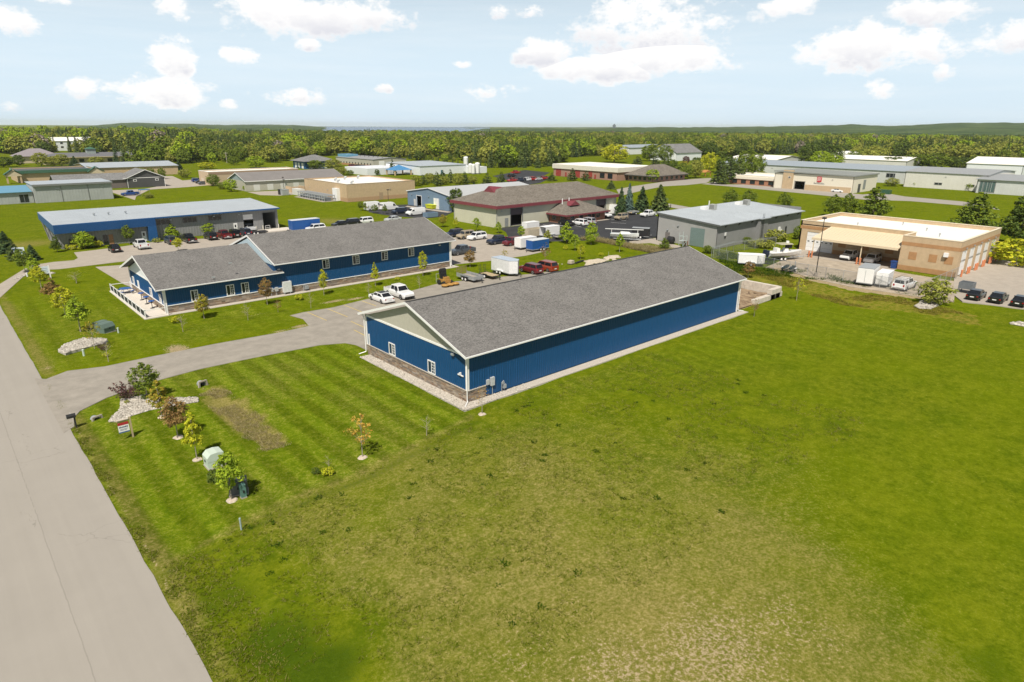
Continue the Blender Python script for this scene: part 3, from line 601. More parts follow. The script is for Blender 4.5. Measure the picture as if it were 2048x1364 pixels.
# ------------------------------------------------------------------ main blue building
def main_building():
    X0, Y0, L_, W_, H_ = 34.9, 45.0, 48.6, 18.5, 4.62
    t = thing('metal_building', 'long blue metal building with grey shingle roof and beige gable, beside the rough field', 'building', (X0, Y0, 0))
    S = sides(L_, W_); ov, ze, zr = .6, 4.86, 8.1; ym = W_ / 2; sl = (zr - ze) / (ym + ov)
    # walls: a plain backing, ribbed panels on it
    core = MB(); core.box(.06, L_ - .06, .06, W_ - .06, 0, H_); core.loft([[(x, .06, H_), (x, ym, H_ + sl * (ym - .06)), (x, W_ - .06, H_)] for x in (.06, L_ - .06)]); part('wall', core, BLUE, t)
    def panel(w, z0, z1):
        mb = MB(lambda s, z, o: (s, -o, z)); mb.box(.004, w - .004, z0, z1, -.05, 0); ribs(mb, 0, w, z0, z1, w / 3, d=.05, w=.06); return mb.mesh('siding_panel', BLUE)
    n = 53; w = L_ / n; pm = panel(w, .05, H_); pm2 = panel(w, 1.18, H_)
    for i in range(n): put('siding_panel', pm2 if i * w < 2.2 else pm, t, (i * w, 0, 0))
    n2 = 20; w2 = W_ / n2; gm = panel(w2, 1.18, H_ - .06)
    for i in range(n2): put('siding_panel', gm, t, (0, (i + 1) * w2, 0), -PI / 2)
    for i in range(n2): put('siding_panel', gm, t, (L_, i * w2, 0), PI / 2)
    for i in range(n): put('siding_panel', pm, t, (L_ - i * w, W_, 0), PI)
    # beige gable panels (clipped by the roof slope)
    for i in range(n2):
        a, b = i * w2, (i + 1) * w2; za, zb_ = (H_ - .02 + sl * min(v, W_ - v) for v in (a, b)); f = S['L']; mb = MB(f)
        pts = [(a + .004, H_, 0), (b - .004, H_, 0), (b - .004, zb_, 0), (a + .004, za, 0)]
        if b > ym > a: pts.insert(3, (ym, H_ - .02 + sl * ym, 0))
        mb.prism([(p[0], p[1], -.05) for p in pts], (0, 0, .05))
        ribs(mb, a, b, H_, 9, w2 / 4, d=.03, w=.055, zt=lambda s: H_ - .03 + sl * min(s, W_ - s))
        part('gable_panel', mb, BEIGE, t)
    f = S['L']; mb = MB(f); fbox(mb, 0, W_, H_ - .09, H_ + .12, .0, .07); part('trim_board', mb, WHITE, t)
    mb = MB(f); fbox(mb, -.07, W_ + .07, 1.14, 1.21, 0, .12); part('stone_cap', mb, LEDGE, t)
    mb = MB(S['F']); fbox(mb, -.0, 2.2, 1.14, 1.21, 0, .12); part('stone_cap', mb, LEDGE, t)
    bk = MB(f); fbox(bk, 0, W_, 0, 1.16, -.02, .012); part('mortar_bed', bk, mat('mortar', (.16, .14, .12), .95), t)
    bk = MB(S['F']); fbox(bk, 0, 2.2, 0, 1.16, -.02, .012); part('mortar_bed', bk, mat('mortar', (.16, .14, .12), .95), t)
    stones(t, lambda s, z, o: (-.012 - o, s, z), -.05, W_, 0.0, 1.14, 270, 3); stones(t, lambda s, z, o: (s, -.012 - o, z), 0, 2.2, 0, 1.14, 30, 4)
    # corner boards
    for (x, y) in ((-.02, -.02), (-.02, W_ - .16), (L_ - .16, -.02)):
        mb = MB(); mb.box(x - .05, x + .2, y - .05, y + .2, 1.2 if x < 1 else .05, H_ + .06); part('corner_board', mb, WHITE, t)
    # roof, fascia, gutters
    rf = MB(); gable_roof(rf, -ov, L_ + ov, -ov, W_ + ov, ze, zr, .14); r_ = part('roof', rf, SHING, t)
    mb = MB(); mb.box(-ov - .02, L_ + ov + .02, ym - .14, ym + .14, zr - .045, zr + .02); part('ridge_cap', mb, mat('ridge_vent', (.05, .05, .05), .9), r_)
    for x in (-ov - .04, L_ + ov):
        for sgn in (0, 1):
            y0, y1 = (-ov, ym) if not sgn else (W_ + ov, ym)
            mb = MB(); mb.prism([(x, y0, ze + .01), (x, y1, zr + .01), (x, y1, zr - .26), (x, y0, ze - .26)], (.04, 0, 0)); part('fascia_board', mb, WHITE, r_)
    so = MB(); z_ = ze - .145
    so.prism([(-ov, -ov, z_), (-ov, 0.05, z_ + sl * .65), (L_ + ov, .05, z_ + sl * .65), (L_ + ov, -ov, z_)], (0, 0, -.02))
    so.prism([(-ov, W_ + ov, z_), (-ov, W_ - 0.05, z_ + sl * .65), (L_ + ov, W_ - .05, z_ + sl * .65), (L_ + ov, W_ + ov, z_)], (0, 0, -.02)); part('soffit', so, WHITE, r_)
    g1 = MB(); gutter(g1, -ov, L_ + ov, -ov - .002, ze - .03); part('gutter', g1, WHITE, r_); g2 = MB(); gutter(g2, -ov, L_ + ov, W_ + ov + .13, ze - .03); part('gutter', g2, WHITE, r_)
    downspout(t, [(-.16, -.62, ze - .15), (-.16, -.14, ze - .45), (-.16, -.14, .25), (-.16, -.2, .2), (-.9, -.75, .06)])
    downspout(t, [(-.16, W_ + .6, ze - .15), (-.16, W_ + .14, ze - .45), (-.16, W_ + .14, .25), (-.95, W_ + .4, .06)])
    downspout(t, [(L_ + .16, -.62, ze - .15), (L_ + .12, -.14, ze - .45), (L_ + .12, -.14, .25), (L_ + .9, -.6, .06)])
    # windows and wall gear
    f = S['L']
    for px in ((778, 685, 792, 712), (856, 719, 872, 749)):
        (a, zt), (b, zb) = wy(px[0], px[1], X0), wy(px[2], px[3], X0); slider(t, lambda s, z, o: (-o, W_ - s, z), W_ - (a - Y0), W_ - (b - Y0), 1.26, 2.62)
    mb = MB(f); fbox(mb, W_ - .68, W_ - .5, 1.22, 2.5, 0, .10); part('wall_box', mb, WHITE, t, 'tall white box beside the far corner board')
    floodlight(t, f, 2.0, 4.36); mb = MB(f); fbox(mb, .5, 1.35, 2.46, 2.56, .03, .12); fbox(mb, .86, .98, 2.56, 2.8, .03, .25); part('camera_bracket', mb, WHITE, t)
    f = S['F']
    for a, b, z0, z1, d in ((2.25, 2.6, 1.2, 1.72, .18), (2.75, 3.2, 1.0, 1.85, .24)): mb = MB(f); fbox(mb, a, b, z0, z1, .02, d); part('meter_box', mb, mat('grey_box', (.45, .46, .46), .5), t)
    mb = MB(f); mb.bar((3.0, .02, .1), (3.0, 1.0, .1), .04); mb.bar((2.6, 1.4, .1), (2.75, 1.4, .1), .03); part('conduit', mb, STEELG, t)
    mb = MB(f); mb.bar((4.1, 0, .22), (4.1, 1.0, .22), .035); mb.bar((4.1, 1.0, .22), (4.35, 1.15, .2), .035); mb.bar((4.35, 1.15, .2), (4.55, .6, .2), .05); fbox(mb, 4.28, 4.62, .35, .75, .08, .34); mb.bar((4.45, 0, .2), (4.45, .4, .2), .035); mb.lathe([(.14, 0), (.14, .1)], 10, (4.2, .95, .2)); part('gas_meter', mb, mat('meter_grey', (.30, .32, .33), .5), t)
    return t
main_building()
def stone_bed(name, pts, n, seed, size=(.05, .11), base=None):
    """a bed of loose pale stones: a low base with real stones on it"""
    xs = [p[0] for p in pts]; ys = [p[1] for p in pts]; r = np.random.default_rng(seed); V, F = [], []
    k = 0; out = []
    while len(out) < n and k < n * 30:
        x, y = r.uniform(min(xs), max(xs)), r.uniform(min(ys), max(ys)); k += 1
        if inside(np.array([x]), np.array([y]), pts)[0]: out.append((x, y))
    base_q = np.array([[-1, -1, 0], [1, -1, 0], [1, 1, 0], [-1, 1, 0], [-.6, -.55, 1], [.6, -.6, 1], [.55, .6, 1], [-.6, .55, 1]], float); fq = np.array([(4, 5, 6, 7), (0, 1, 5, 4), (1, 2, 6, 5), (2, 3, 7, 6), (3, 0, 4, 7)])
    for i, (x, y) in enumerate(out):
        s = r.uniform(*size); a = r.uniform(0, 6.3); q = base_q * [s, s * r.uniform(.6, 1), s * r.uniform(.5, 1.0)] * r.uniform(.8, 1.2, (8, 3)); c, s_ = math.cos(a), math.sin(a)
        V.append(np.stack([x + q[:, 0] * c - q[:, 1] * s_, y + q[:, 0] * s_ + q[:, 1] * c, q[:, 2] + (base if base else float(gz(x, y)))], 1)); F.append(fq + 8 * i)
    me = np_mesh(name, np.concatenate(V), np.concatenate(F), PEB); return put(name, me, None, kind='stuff')
PEB = island_mat('pale_pebbles', [(.34, .31, .26), (.46, .42, .36), (.20, .18, .15), (.58, .54, .47), (.40, .36, .30)], .9)
BED = mat('pale_stone_bed', (.36, .32, .27), .95, var=.2, vs=9, bump=.6, bs=22, spec=.1, col2=(.58, .53, .46))
sheet('gravel_strip', [(33.55, 43.75), (84.6, 43.75), (84.6, 44.9), (34.85, 44.9), (34.85, 63.0), (33.55, 63.0)], .03, BED)
stone_bed('edging_stones', [(33.5, 43.7), (42, 43.7), (42, 44.9), (34.8, 44.9), (34.8, 63), (33.5, 63)], 1500, 5, (.03, .07), .03)

# ------------------------------------------------------------------ second blue building (two roofs, stone base, patio)
def second_building():
    X0, Y0, W_ = 22.4, 96.4, 18.6; xa, L_ = 15.5, 48.9
    t = thing('office_building', 'blue building with two grey roofs, stone base and a fenced patio at its gable', 'building', (X0, Y0, 0)); S = sides(L_, W_)
    ov = .75; ym = W_ / 2; HA, HB = 3.45, 4.72; zeA, zrA, zeB, zrB = 3.62, 6.85, 4.95, 8.15; slA, slB = (zrA - zeA) / (ym + ov), (zrB - zeB) / (ym + ov)
    core = MB(); core.box(.06, xa, .06, W_ - .06, 0, HA); core.box(xa, L_ - .06, .05, W_ - .05, 0, HB)
    core.loft([[(x, .06, HA), (x, ym, HA + slA * ym), (x, W_ - .06, HA)] for x in (.3, xa)]); part('wall', core, BLUE, t)
    core = MB(); core.loft([[(x, .06, HB - .1), (x, ym, HB + slB * ym - .1), (x, W_ - .06, HB - .1)] for x in (xa + .0, L_ - .06)]); part('gable_wall', core, mat('pale_blue_siding', (.40, .50, .55), .6), t)
    def panel(w, z0, z1):
        mb = MB(lambda s, z, o: (s, -o, z)); mb.box(.004, w - .004, z0, z1, -.05, 0); ribs(mb, 0, w, z0, z1, w / 3, d=.03, w=.05); return mb.mesh('siding_panel', BLUE)
    nA = 17; wA = xa / nA; pa = panel(wA, 1.05, HA)
    for i in range(nA): put('siding_panel', pa, t, (i * wA, 0, 0))
    nB = 37; wB = (L_ - xa) / nB; pb = panel(wB, 1.05, HB)
    for i in range(nB): put('siding_panel', pb, t, (xa + i * wB, 0, 0))
    nG = 20; wG = W_ / nG; pg = panel(wG, 1.05, HA - .05)
    for i in range(nG): put('siding_panel', pg, t, (0, (i + 1) * wG, 0), -PI / 2)
    f = S['L']; mb = MB(f); mb.prism([(0, HA - .05, 0), (W_, HA - .05, 0), (W_, HA, 0), (ym, HA + slA * ym, 0), (0, HA, 0)], (0, 0, .035)); part('gable_panel', mb, mat('white_siding', (.74, .76, .77), .6, var=.04), t)
    mb = MB(f); fbox(mb, 0, W_, HA - .16, HA + .02, 0, .07); part('trim_board', mb, WHITE, t)
    for ff, a, b in ((S['F'], 0, L_), (S['L'], 0, W_)):
        mb = MB(ff); fbox(mb, a, b, 1.0, 1.09, 0, .11); part('stone_cap', mb, WHITE, t); bk = MB(ff); fbox(bk, a, b, 0, 1.02, -.02, .012); part('mortar_bed', bk, mat('mortar', (.16, .14, .12), .95), t)
    stones(t, lambda s, z, o: (s, -.012 - o, z), 0, L_, 0, 1.0, 150, 11, .16, .4, .9); stones(t, lambda s, z, o: (-.012 - o, s, z), 0, W_, 0, 1.0, 50, 12, .16, .4, .9)
    for (x, y, h) in ((-.02, -.02, HA), (-.02, W_ - .16, HA), (L_ - .16, -.02, HB)):
        mb = MB(); mb.box(x - .06, x + .22, y - .06, y + .22, 0.02, h + .04); part('corner_board', mb, WHITE, t)
    ra = MB(); gable_roof(ra, -ov - .35, xa - .05, -ov, W_ + ov, zeA, zrA, .14); r1 = part('roof', ra, SHING, t, 'lower grey shingle roof over the patio end')
    eave = MB(); eave.prism([(xa - .05, -ov, zeA), (xa - .05, .5, zeA + slA * 1.1), (xa + 1.3, .5, zeA + slA * 1.1), (xa + 1.3, -ov, zeA)], (0, 0, -.14)); part('roof_return', eave, SHING, r1)
    rb = MB(); gable_roof(rb, xa, L_ + ov, -ov, W_ + ov, zeB, zrB, .14); r2 = part('roof', rb, SHING, t, 'higher grey shingle roof')
    for x, ze, zr, rr in ((-ov - .39, zeA, zrA, r1), (xa - .04, zeB, zrB, r2), (L_ + ov, zeB, zrB, r2)):
        for y0 in (-ov, W_ + ov):
            mb = MB(); mb.prism([(x, y0, ze + .01), (x, ym, zr + .01), (x, ym, zr - .27), (x, y0, ze - .27)], (.04, 0, 0)); part('fascia_board', mb, WHITE, rr)
    for x0, x1, ze, rr in ((-ov - .3, xa + 1.3, zeA, r1), (xa, L_ + ov, zeB, r2)):
        g = MB(); gutter(g, x0, x1, -ov - .002, ze - .03); part('gutter', g, WHITE, rr); so = MB(); so.box(x0, x1, -ov, .03, ze - .2, ze - .16); part('soffit', so, WHITE, rr)
    downspout(t, [(L_ + .1, -.62, zeB - .15), (L_ + .1, -.14, zeB - .45), (L_ + .1, -.14, .25), (L_ + .7, -.5, .06)]); downspout(t, [(-.16, -.62, zeA - .15), (-.16, -.14, zeA - .4), (-.16, -.14, .1)])
    f = S['F']
    for a, b, c, d in ((380, 581, 398, 601), (451, 570, 470, 589), (481, 565, 499, 585)):
        s0, s1 = wx(a, b, Y0)[0] - X0, wx(c, d, Y0)[0] - X0; slider(t, f, s0, s1, 1.10, 2.72)
    for a, b, c, d in ((643.7, 519, 659, 535.5), (704, 511, 719, 527), (762, 502.6, 775.5, 518.5), (815.6, 495.5, 828, 511)):
        s0, s1 = wx(a, b, Y0)[0] - X0, wx(c, d, Y0)[0] - X0; slider(t, f, s0, s1, 3.02, 4.5)
    f2 = lambda s, z, o: (-o, W_ - s, z); fl = lambda y: W_ - (y - Y0)
    for y0, y1 in ((113.5, 112.4), (103.7, 102.6), (98.9, 97.9)): slider(t, f2, fl(y0), fl(y1), 1.12, 2.4)
    door(t, f2, fl(110.7), fl(109.7), .1, 2.25, WHITE, .05)
    # round emblem and lamp high on the white gable
    em = MB(); em.lathe([(.48, -.12), (.48, -.03)], 20, (0, ym - 2.1, 4.9), 'x'); e_ = part('round_emblem', em, mat('emblem_grey', (.42, .44, .45), .6), t)
    em = MB()
    for k in range(8): a = k * PI / 4; em.bar((-.14, ym - 2.1 + .16 * math.cos(a), 4.9 + .16 * math.sin(a)), (-.14, ym - 2.1 + .4 * math.cos(a), 4.9 + .4 * math.sin(a)), .03, 4)
    part('emblem_rays', em, WHITE, e_)
    floodlight(t, f, ym - 2.6, 4.2); floodlight(t, f, ym, 5.9)
    f = S['F']; floodlight(t, f, xa + .8, 4.0); floodlight(t, f, L_ - 2.5, 4.3)
    mb = MB(f); fbox(mb, 16.6, 17.9, .35, 2.0, .05, .6); part('electric_cabinet', mb, mat('cabinet_white', (.66, .67, .66), .5), t)
    mb = MB(f); fbox(mb, 16.7, 16.85, 0, .35, .1, .5); fbox(mb, 17.6, 17.75, 0, .35, .1, .5); part('cabinet_legs', mb, STEELG, t)
    for a in (14.6, 15.4): mb = MB(f); fbox(mb, a, a + .45, .7, 1.3, .08, .35); mb.bar((a + .2, 0, .15), (a + .2, .7, .15), .04); part('meter_box', mb, mat('grey_box', (.45, .46, .46), .5), t)
    mb = MB(f); mb.bar((19.9, 0, .3), (19.9, 1.0, .3), .05); mb.bar((19.9, 1, .3), (20.5, .9, .3), .05); fbox(mb, 20.1, 20.7, .3, .8, .12, .5); part('gas_meter', mb, mat('meter_grey', (.30, .32, .33), .5), t)
second_building()
sheet('gravel_strip', [(22.4, 95.2), (72.4, 95.2), (72.4, 96.3), (22.4, 96.3)], .03, BED)
PATIO = [(19.3, 95.1), (22.35, 95.1), (22.35, 115.6), (19.3, 115.6)]
sheet('patio_slab', PATIO, .10, mat('pale_concrete', (.60, .55, .48), .9, var=.06, vs=.8, spec=.2))
def patio_fence():
    t = thing('patio_fence', 'white post fence with dark infill panels round the patio', 'fence', (19.5, 95.4, .10)); n = 9; Lf = 19.9
    for i in range(n + 1): mb = MB(); y = Lf * i / n; mb.box(-.06, .06, y - .06, y + .06, 0, 1.12); mb.box(-.09, .09, y - .09, y + .09, 1.12, 1.16); part('post', mb, WHITE, t)
    for i in range(n):
        a, b = Lf * i / n + .07, Lf * (i + 1) / n - .07
        mb = MB(); mb.box(-.035, .035, a, b, .98, 1.06); mb.box(-.035, .035, a, b, .10, .18); part('rail', mb, WHITE, t)
        mb = MB(); mb.box(-.015, .015, a + .12, b - .12, .22, .95); part('infill_panel', mb, mat('dark_infill', (.03, .033, .04), .6), t)
    for y in (0, Lf): mb = MB(); mb.box(.07, 2.7, y - .035, y + .035, .98, 1.06); part('rail', mb, WHITE, t); mb = MB(); mb.box(2.7, 2.82, y - .06, y + .06, 0, 1.12); part('post', mb, WHITE, t)
patio_fence()
TBLUE = mat('table_blue', (.012, .085, .30), .4)
def high_table(x, y, label):
    t = thing('patio_table', label, 'table', (x, y, .10), group='tall blue patio tables'); mb = MB(); mb.lathe([(.42, 1.02), (.42, 1.08), (.38, 1.10)], 8); part('tabletop', mb, TBLUE, t)
    mb = MB(); mb.lathe([(.045, .04), (.045, 1.02)], 8); part('pedestal', mb, BLACK, t); mb = MB(); mb.lathe([(.3, 0), (.3, .03), (.1, .05)], 10); part('foot', mb, BLACK, t)
for (px, py), lb in (((285, 601), 'tall round blue table nearest the white patio door'), ((295, 609), 'middle one of three tall blue tables on the patio'), ((306, 617.5), 'tall blue table nearest the front corner of the patio')):
    g = G(px, py); high_table(g[0] - .05, g[1], lb)
def picnic(x, y):
    t = thing('picnic_table', 'large blue round picnic table with benches at the far end of the patio', 'table', (x, y, .10)); mb = MB(); mb.lathe([(.85, .72), (.85, .78), (.8, .8)], 8); part('tabletop', mb, TBLUE, t)
    for k in range(4):
        a = k * PI / 2 + PI / 4; c, s = math.cos(a), math.sin(a); f = lambda u, v, w, c=c, s=s: (u * c - v * s, u * s + v * c, w)
        mb = MB(f); mb.box(1.0, 1.32, -.45, .45, .42, .47); part('bench', mb, TBLUE, t); mb = MB(f); mb.bar((.15, 0, .7), (1.1, 0, .03), .03); mb.bar((1.12, 0, .03), (1.14, 0, .42), .03); part('leg', mb, STEELG, t)
picnic(20.9, 112.4)

# ------------------------------------------------------------------ the other buildings
def shell(name, label, X0, Y0, L_, W_, h, wm, holesF=(), holesL=(), rib=0.0, cat='building', floor=True, zt=None, ribm=None):
    t = thing(name, label, cat, (X0, Y0, 0)); S = sides(L_, W_)
    for k, s1, hs in (('F', L_, holesF), ('L', W_, holesL), ('B', L_, ()), ('R', W_, ())):
        mb = MB(S[k]); a, b = (0, s1) if k in 'FB' else (.26, s1 - .26)
        wall_sheet(mb, a, b, 0, h, hs, .25, 0 if k in 'FB' else -.0)
        if rib and k in 'FL': ribs(mb, 0.1, s1 - .1, .05, h, rib, hs, .04, .09)
        part('wall', mb, wm, t)
    if floor: mb = MB(); mb.box(.3, L_ - .3, .3, W_ - .3, .0, .04); part('floor', mb, DARKIN, t)
    return t, S
def gable_on(t, L_, W_, h, rise, ov, m, axis_='x', gm=None, fasc=None, ovg=None, tri=True):
    ovg = ov if ovg is None else ovg; half = (W_ if axis_ == 'x' else L_) / 2; sl = rise / half; ze = h - sl * ov + .12
    mb = MB()
    if axis_ == 'x': gable_roof(mb, -ovg, L_ + ovg, -ov, W_ + ov, ze, h + rise + .12, .12, 'x')
    else: gable_roof(mb, -ov, L_ + ov, -ovg, W_ + ovg, ze, h + rise + .12, .12, 'y')
    r_ = part('roof', mb, m, t)
    if tri:
        for e in (0, 1):
            mb = MB()
            if axis_ == 'x': x = .0 if not e else L_ - .2; mb.prism([(x, 0, h - .02), (x, W_, h - .02), (x, W_ / 2, h + rise - .02)], (.2, 0, 0))
            else: y = .0 if not e else W_ - .2; mb.prism([(0, y, h - .02), (L_, y, h - .02), (L_ / 2, y, h + rise - .02)], (0, .2, 0))
            part('gable', mb, gm, t)
    if fasc:
        mb = MB()
        if axis_ == 'x':
            for y in (-ov - .03, W_ + ov): mb.box(-ovg, L_ + ovg, y, y + .03, ze - .25, ze + .02)
            for x in (-ovg - .03, L_ + ovg):
                for y0 in (-ov, W_ + ov): mb.prism([(x, y0, ze + .02), (x, W_ / 2, h + rise + .14), (x, W_ / 2, h + rise - .1), (x, y0, ze - .22)], (.03, 0, 0))
        else:
            for x in (-ov - .03, L_ + ov): mb.box(x, x + .03, -ovg, W_ + ovg, ze - .25, ze + .02)
            for y in (-ovg - .03, W_ + ovg):
                for x0 in (-ov, L_ + ov): mb.prism([(x0, y, ze + .02), (L_ / 2, y, h + rise + .14), (L_ / 2, y, h + rise - .1), (x0, y, ze - .22)], (0, .03, 0))
        part('fascia', mb, fasc, r_)
    return r_
def hip_on(t, L_, W_, h, rise, ov, m, fasc=None, fd=.35, x0=0, y0=0, run=None):
    a, b, c, d = x0 - ov, x0 + L_ + ov, y0 - ov, y0 + W_ + ov; hw = min(b - a, d - c) / 2; k = hw if run is None else run
    if (b - a) >= (d - c): r0, r1 = (a + k, (c + d) / 2), (b - k, (c + d) / 2)
    else: r0, r1 = ((a + b) / 2, c + k), ((a + b) / 2, d - k)
    z = h + .05; mb = MB(); V = [(a, c, z), (b, c, z), (b, d, z), (a, d, z), (*r0, z + rise), (*r1, z + rise)]
    F_ = [(0, 1, 5, 4), (1, 2, 5), (2, 3, 4, 5), (3, 0, 4), (3, 2, 1, 0)] if (b - a) >= (d - c) else [(0, 1, 4), (1, 2, 5, 4), (2, 3, 5), (3, 0, 4, 5), (3, 2, 1, 0)]
    mb.add(V, F_); r_ = part('roof', mb, m, t)
    if fasc:
        mb = MB()
        for q in ((a - .05, b + .05, c - .05, c), (a - .05, b + .05, d, d + .05), (a - .05, a, c, d), (b, b + .05, c, d)): mb.box(*q, z - fd, z + .06)
        mb.box(a, b, c, d, z - fd, z - fd + .04); part('fascia', mb, fasc, r_)
    return r_
def flat_on(t, L_, W_, h, par_, m, pm, seams=0.0, copem=None):
    mb = MB(); mb.box(.2, L_ - .2, .2, W_ - .2, h - .3, h); r_ = part('roof', mb, m, t); mb = MB()
    for q in ((0, L_, 0, .25), (0, L_, W_ - .25, W_), (0, .25, .25, W_ - .25), (L_ - .25, L_, .25, W_ - .25)): mb.box(*q, h, h + par_)
    part('parapet', mb, pm, r_); mb = MB()
    for q in ((-.05, L_ + .05, -.05, .3), (-.05, L_ + .05, W_ - .3, W_ + .05), (-.05, .3, .3, W_ - .3), (L_ - .3, L_ + .05, .3, W_ - .3)): mb.box(*q, h + par_, h + par_ + .08)
    part('coping', mb, copem or WHITE, r_); return r_
def seams(r_, x0, x1, y0, y1, zf, step, m, axis_='y', name='roof_ribs'):
    """standing seams that follow the roof plane zf(x,y), joined"""
    mb = MB()
    if axis_ == 'y':
        x = x0 + step / 2
        while x < x1: mb.loft([[(x - .05, y, zf(x, y) - .01), (x + .05, y, zf(x, y) - .01), (x + .03, y, zf(x, y) + .05), (x - .03, y, zf(x, y) + .05)] for y in (y0, y1)]); x += step
    part(name, mb, m, r_, kind='stuff')
def vent(par, x, y, z, m, r=.25, h=.7):
    mb = MB(); mb.lathe([(r * .6, 0), (r * .6, h * .6), (r, h * .6), (r, h), (r * .3, h * 1.1)], 8, (x, y, z)); return part('roof_vent', mb, m, par)

# grey building with blue fascia on the left
def b3():
    X0, Y0, L_, W_, h = 20.2, 162.6, 46.4, 17.7, 4.9; w = lambda px, py: (wx(px, py, Y0)[0] - X0)
    bay = (37.8, 40.2, .06, 4.0); tall = (42.6, 45.8, .06, 4.1)
    t, S = shell('workshop_building', 'grey workshop with bright blue wrap-round fascia and two open bays', X0, Y0, L_, W_, h, GREYST, (bay, tall), (), .6); f = S['F']
    # mono-pitched metal roof rising to the back
    zf = lambda x, y: 5.12 + .045 * (y + 1.2)
    mb = MB(); mb.prism([(-.9, -1.0, zf(0, -1.0)), (L_ + .3, -1.0, zf(0, -1.0)), (L_ + .3, W_ + .4, zf(0, W_ + .4)), (-.9, W_ + .4, zf(0, W_ + .4))], (0, 0, -.18)); r_ = part('roof', mb, GALV, t)
    seams(r_, -.8, L_ + .2, -1.0, W_ + .35, zf, .6, GALV)
    mb = MB(); mb.box(-.9, L_ + .3, -1.06, -1.0, 4.85, 5.16); part('fascia', mb, BLUE2, r_)
    for k in 'LR': mb = MB(S[k]); mb.prism([(.0, h - .05, 0), (W_, h - .05, 0), (W_, h + .85, 0), (0, h + .1, 0)], (0, 0, -.2)); part('gable', mb, GREYST, t)
    # blue cladding: deep band, right leg, slanted left end
    xb = 16.4; mb = MB(); mb.box(-.9, xb + 1.7, -1.3, -1.06, 3.35, 5.14); b_ = part('blue_band', mb, BLUE2, t)
    for k in range(9): m2 = MB(); z = 3.5 + .18 * k; m2.box(-.88, xb + 1.68, -1.33, -1.3, z, z + .03); part('band_rib', m2, BLUE2, b_)
    mb = MB(); mb.box(xb, xb + 1.7, -1.3, -.06, .0, 3.35); part('blue_leg', mb, BLUE2, t)
    mb = MB(); mb.box(-.9, xb, -1.06, -.05, 3.3, 3.38); part('soffit', mb, SOFF, t)
    mb = MB(); mb.loft([[(-.95, -1.3, 3.35), (-.95, -1.3, 5.14), (-.95, W_ + .4, 5.9), (-.95, W_ + .4, 4.4)], [(-.9, -1.3, 3.35), (-.9, -1.3, 5.14), (-.9, W_ + .4, 5.9), (-.9, W_ + .4, 4.4)]]); part('blue_end', mb, BLUE2, t)
    for y in (2, 9, 15): m2 = MB(); m2.bar((-.05, y, 0.0), (-.8, y, 4.2), .14, 4); part('raked_strut', m2, SOFF, t)
    # strip windows of three lights
    for a, c in ((311, 341), (365, 394), (416.5, 444)):
        s0, s1 = w(a, 440), w(c, 444); window(t, f, s0, s1, 3.25, 4.5, .09, mull=(s0 + (s1 - s0) / 3, s0 + 2 * (s1 - s0) / 3), fm=SOFF, o=.05)
    for a, c in ((137.5, 156), (186, 194)): s0, s1 = w(a, 482), w(c, 483); window(t, f, s0, s1, .8, 1.95, .07, fm=BLACK, o=.05)
    door(t, f, 7.7, 8.6, .05, 2.15, GLASS, .06, lite=None); door(t, f, 8.75, 9.6, .05, 2.15, mat('rust_door', (.33, .17, .09), .6), .06); door(t, f, 15.2, 16.1, .05, 2.2, WHITE, .06, lite=(15.4, 15.8, 1.2, 1.9)); door(t, f, 35.3, 36.2, .05, 2.2, WHITE, .06, lite=(35.55, 35.9, 1.2, 1.8))
    sect_door(t, f, bay[0], bay[1], 2.75, 4.0, WHITE, -.08, 2, label='white overhead door, half raised')
    m2 = MB(f); fbox(m2, tall[0] - .12, tall[0], 0, tall[3] + .12, -.02, .08); fbox(m2, tall[1], tall[1] + .12, 0, tall[3] + .12, -.02, .08); fbox(m2, tall[0], tall[1], tall[3], tall[3] + .12, -.02, .08); part('door_jamb', m2, SOFF, t)
    m2 = MB(); m2.bar((42.7, -.9, .0), (42.7, -.9, 1.05), .035); m2.bar((43.8, -.9, 0), (43.8, -.9, 1.05), .035); m2.bar((42.7, -.9, 1.02), (43.8, -.9, 1.02), .035); m2.bar((42.7, -.9, .55), (43.8, -.9, .55), .03); part('hand_rail', m2, WHITE, t)
    for s in (21.5, 31.0, 36.8): floodlight(t, f, s, 4.25)
    for x in (8, 10.8, 14.2): vent(t, x, 7, zf(x, 7), STEELG, .25, .6)
    sheet('loading_apron', [(X0 + 37, Y0 - 4.5), (X0 + 48.5, Y0 - 4.5), (X0 + 48.5, Y0 - .1), (X0 + 37, Y0 - .1)], .03, mat('pale_concrete', (.60, .55, .48)))
    for x in (37.5, 40.5, 42.2, 46.2): solo('bollard', MB().lathe([(.1, 0), (.1, 1.0), (.06, 1.06)], 8), mat('bollard_pale', (.66, .62, .52), .6), {37.5: 'pale bollard left of the half open bay', 40.5: 'pale bollard right of the half open bay', 42.2: 'pale bollard left of the tall dark bay', 46.2: 'pale bollard right of the tall dark bay'}[x], 'bollard', (X0 + x, Y0 - .5, .03), group='bollards at the workshop bays')
b3()

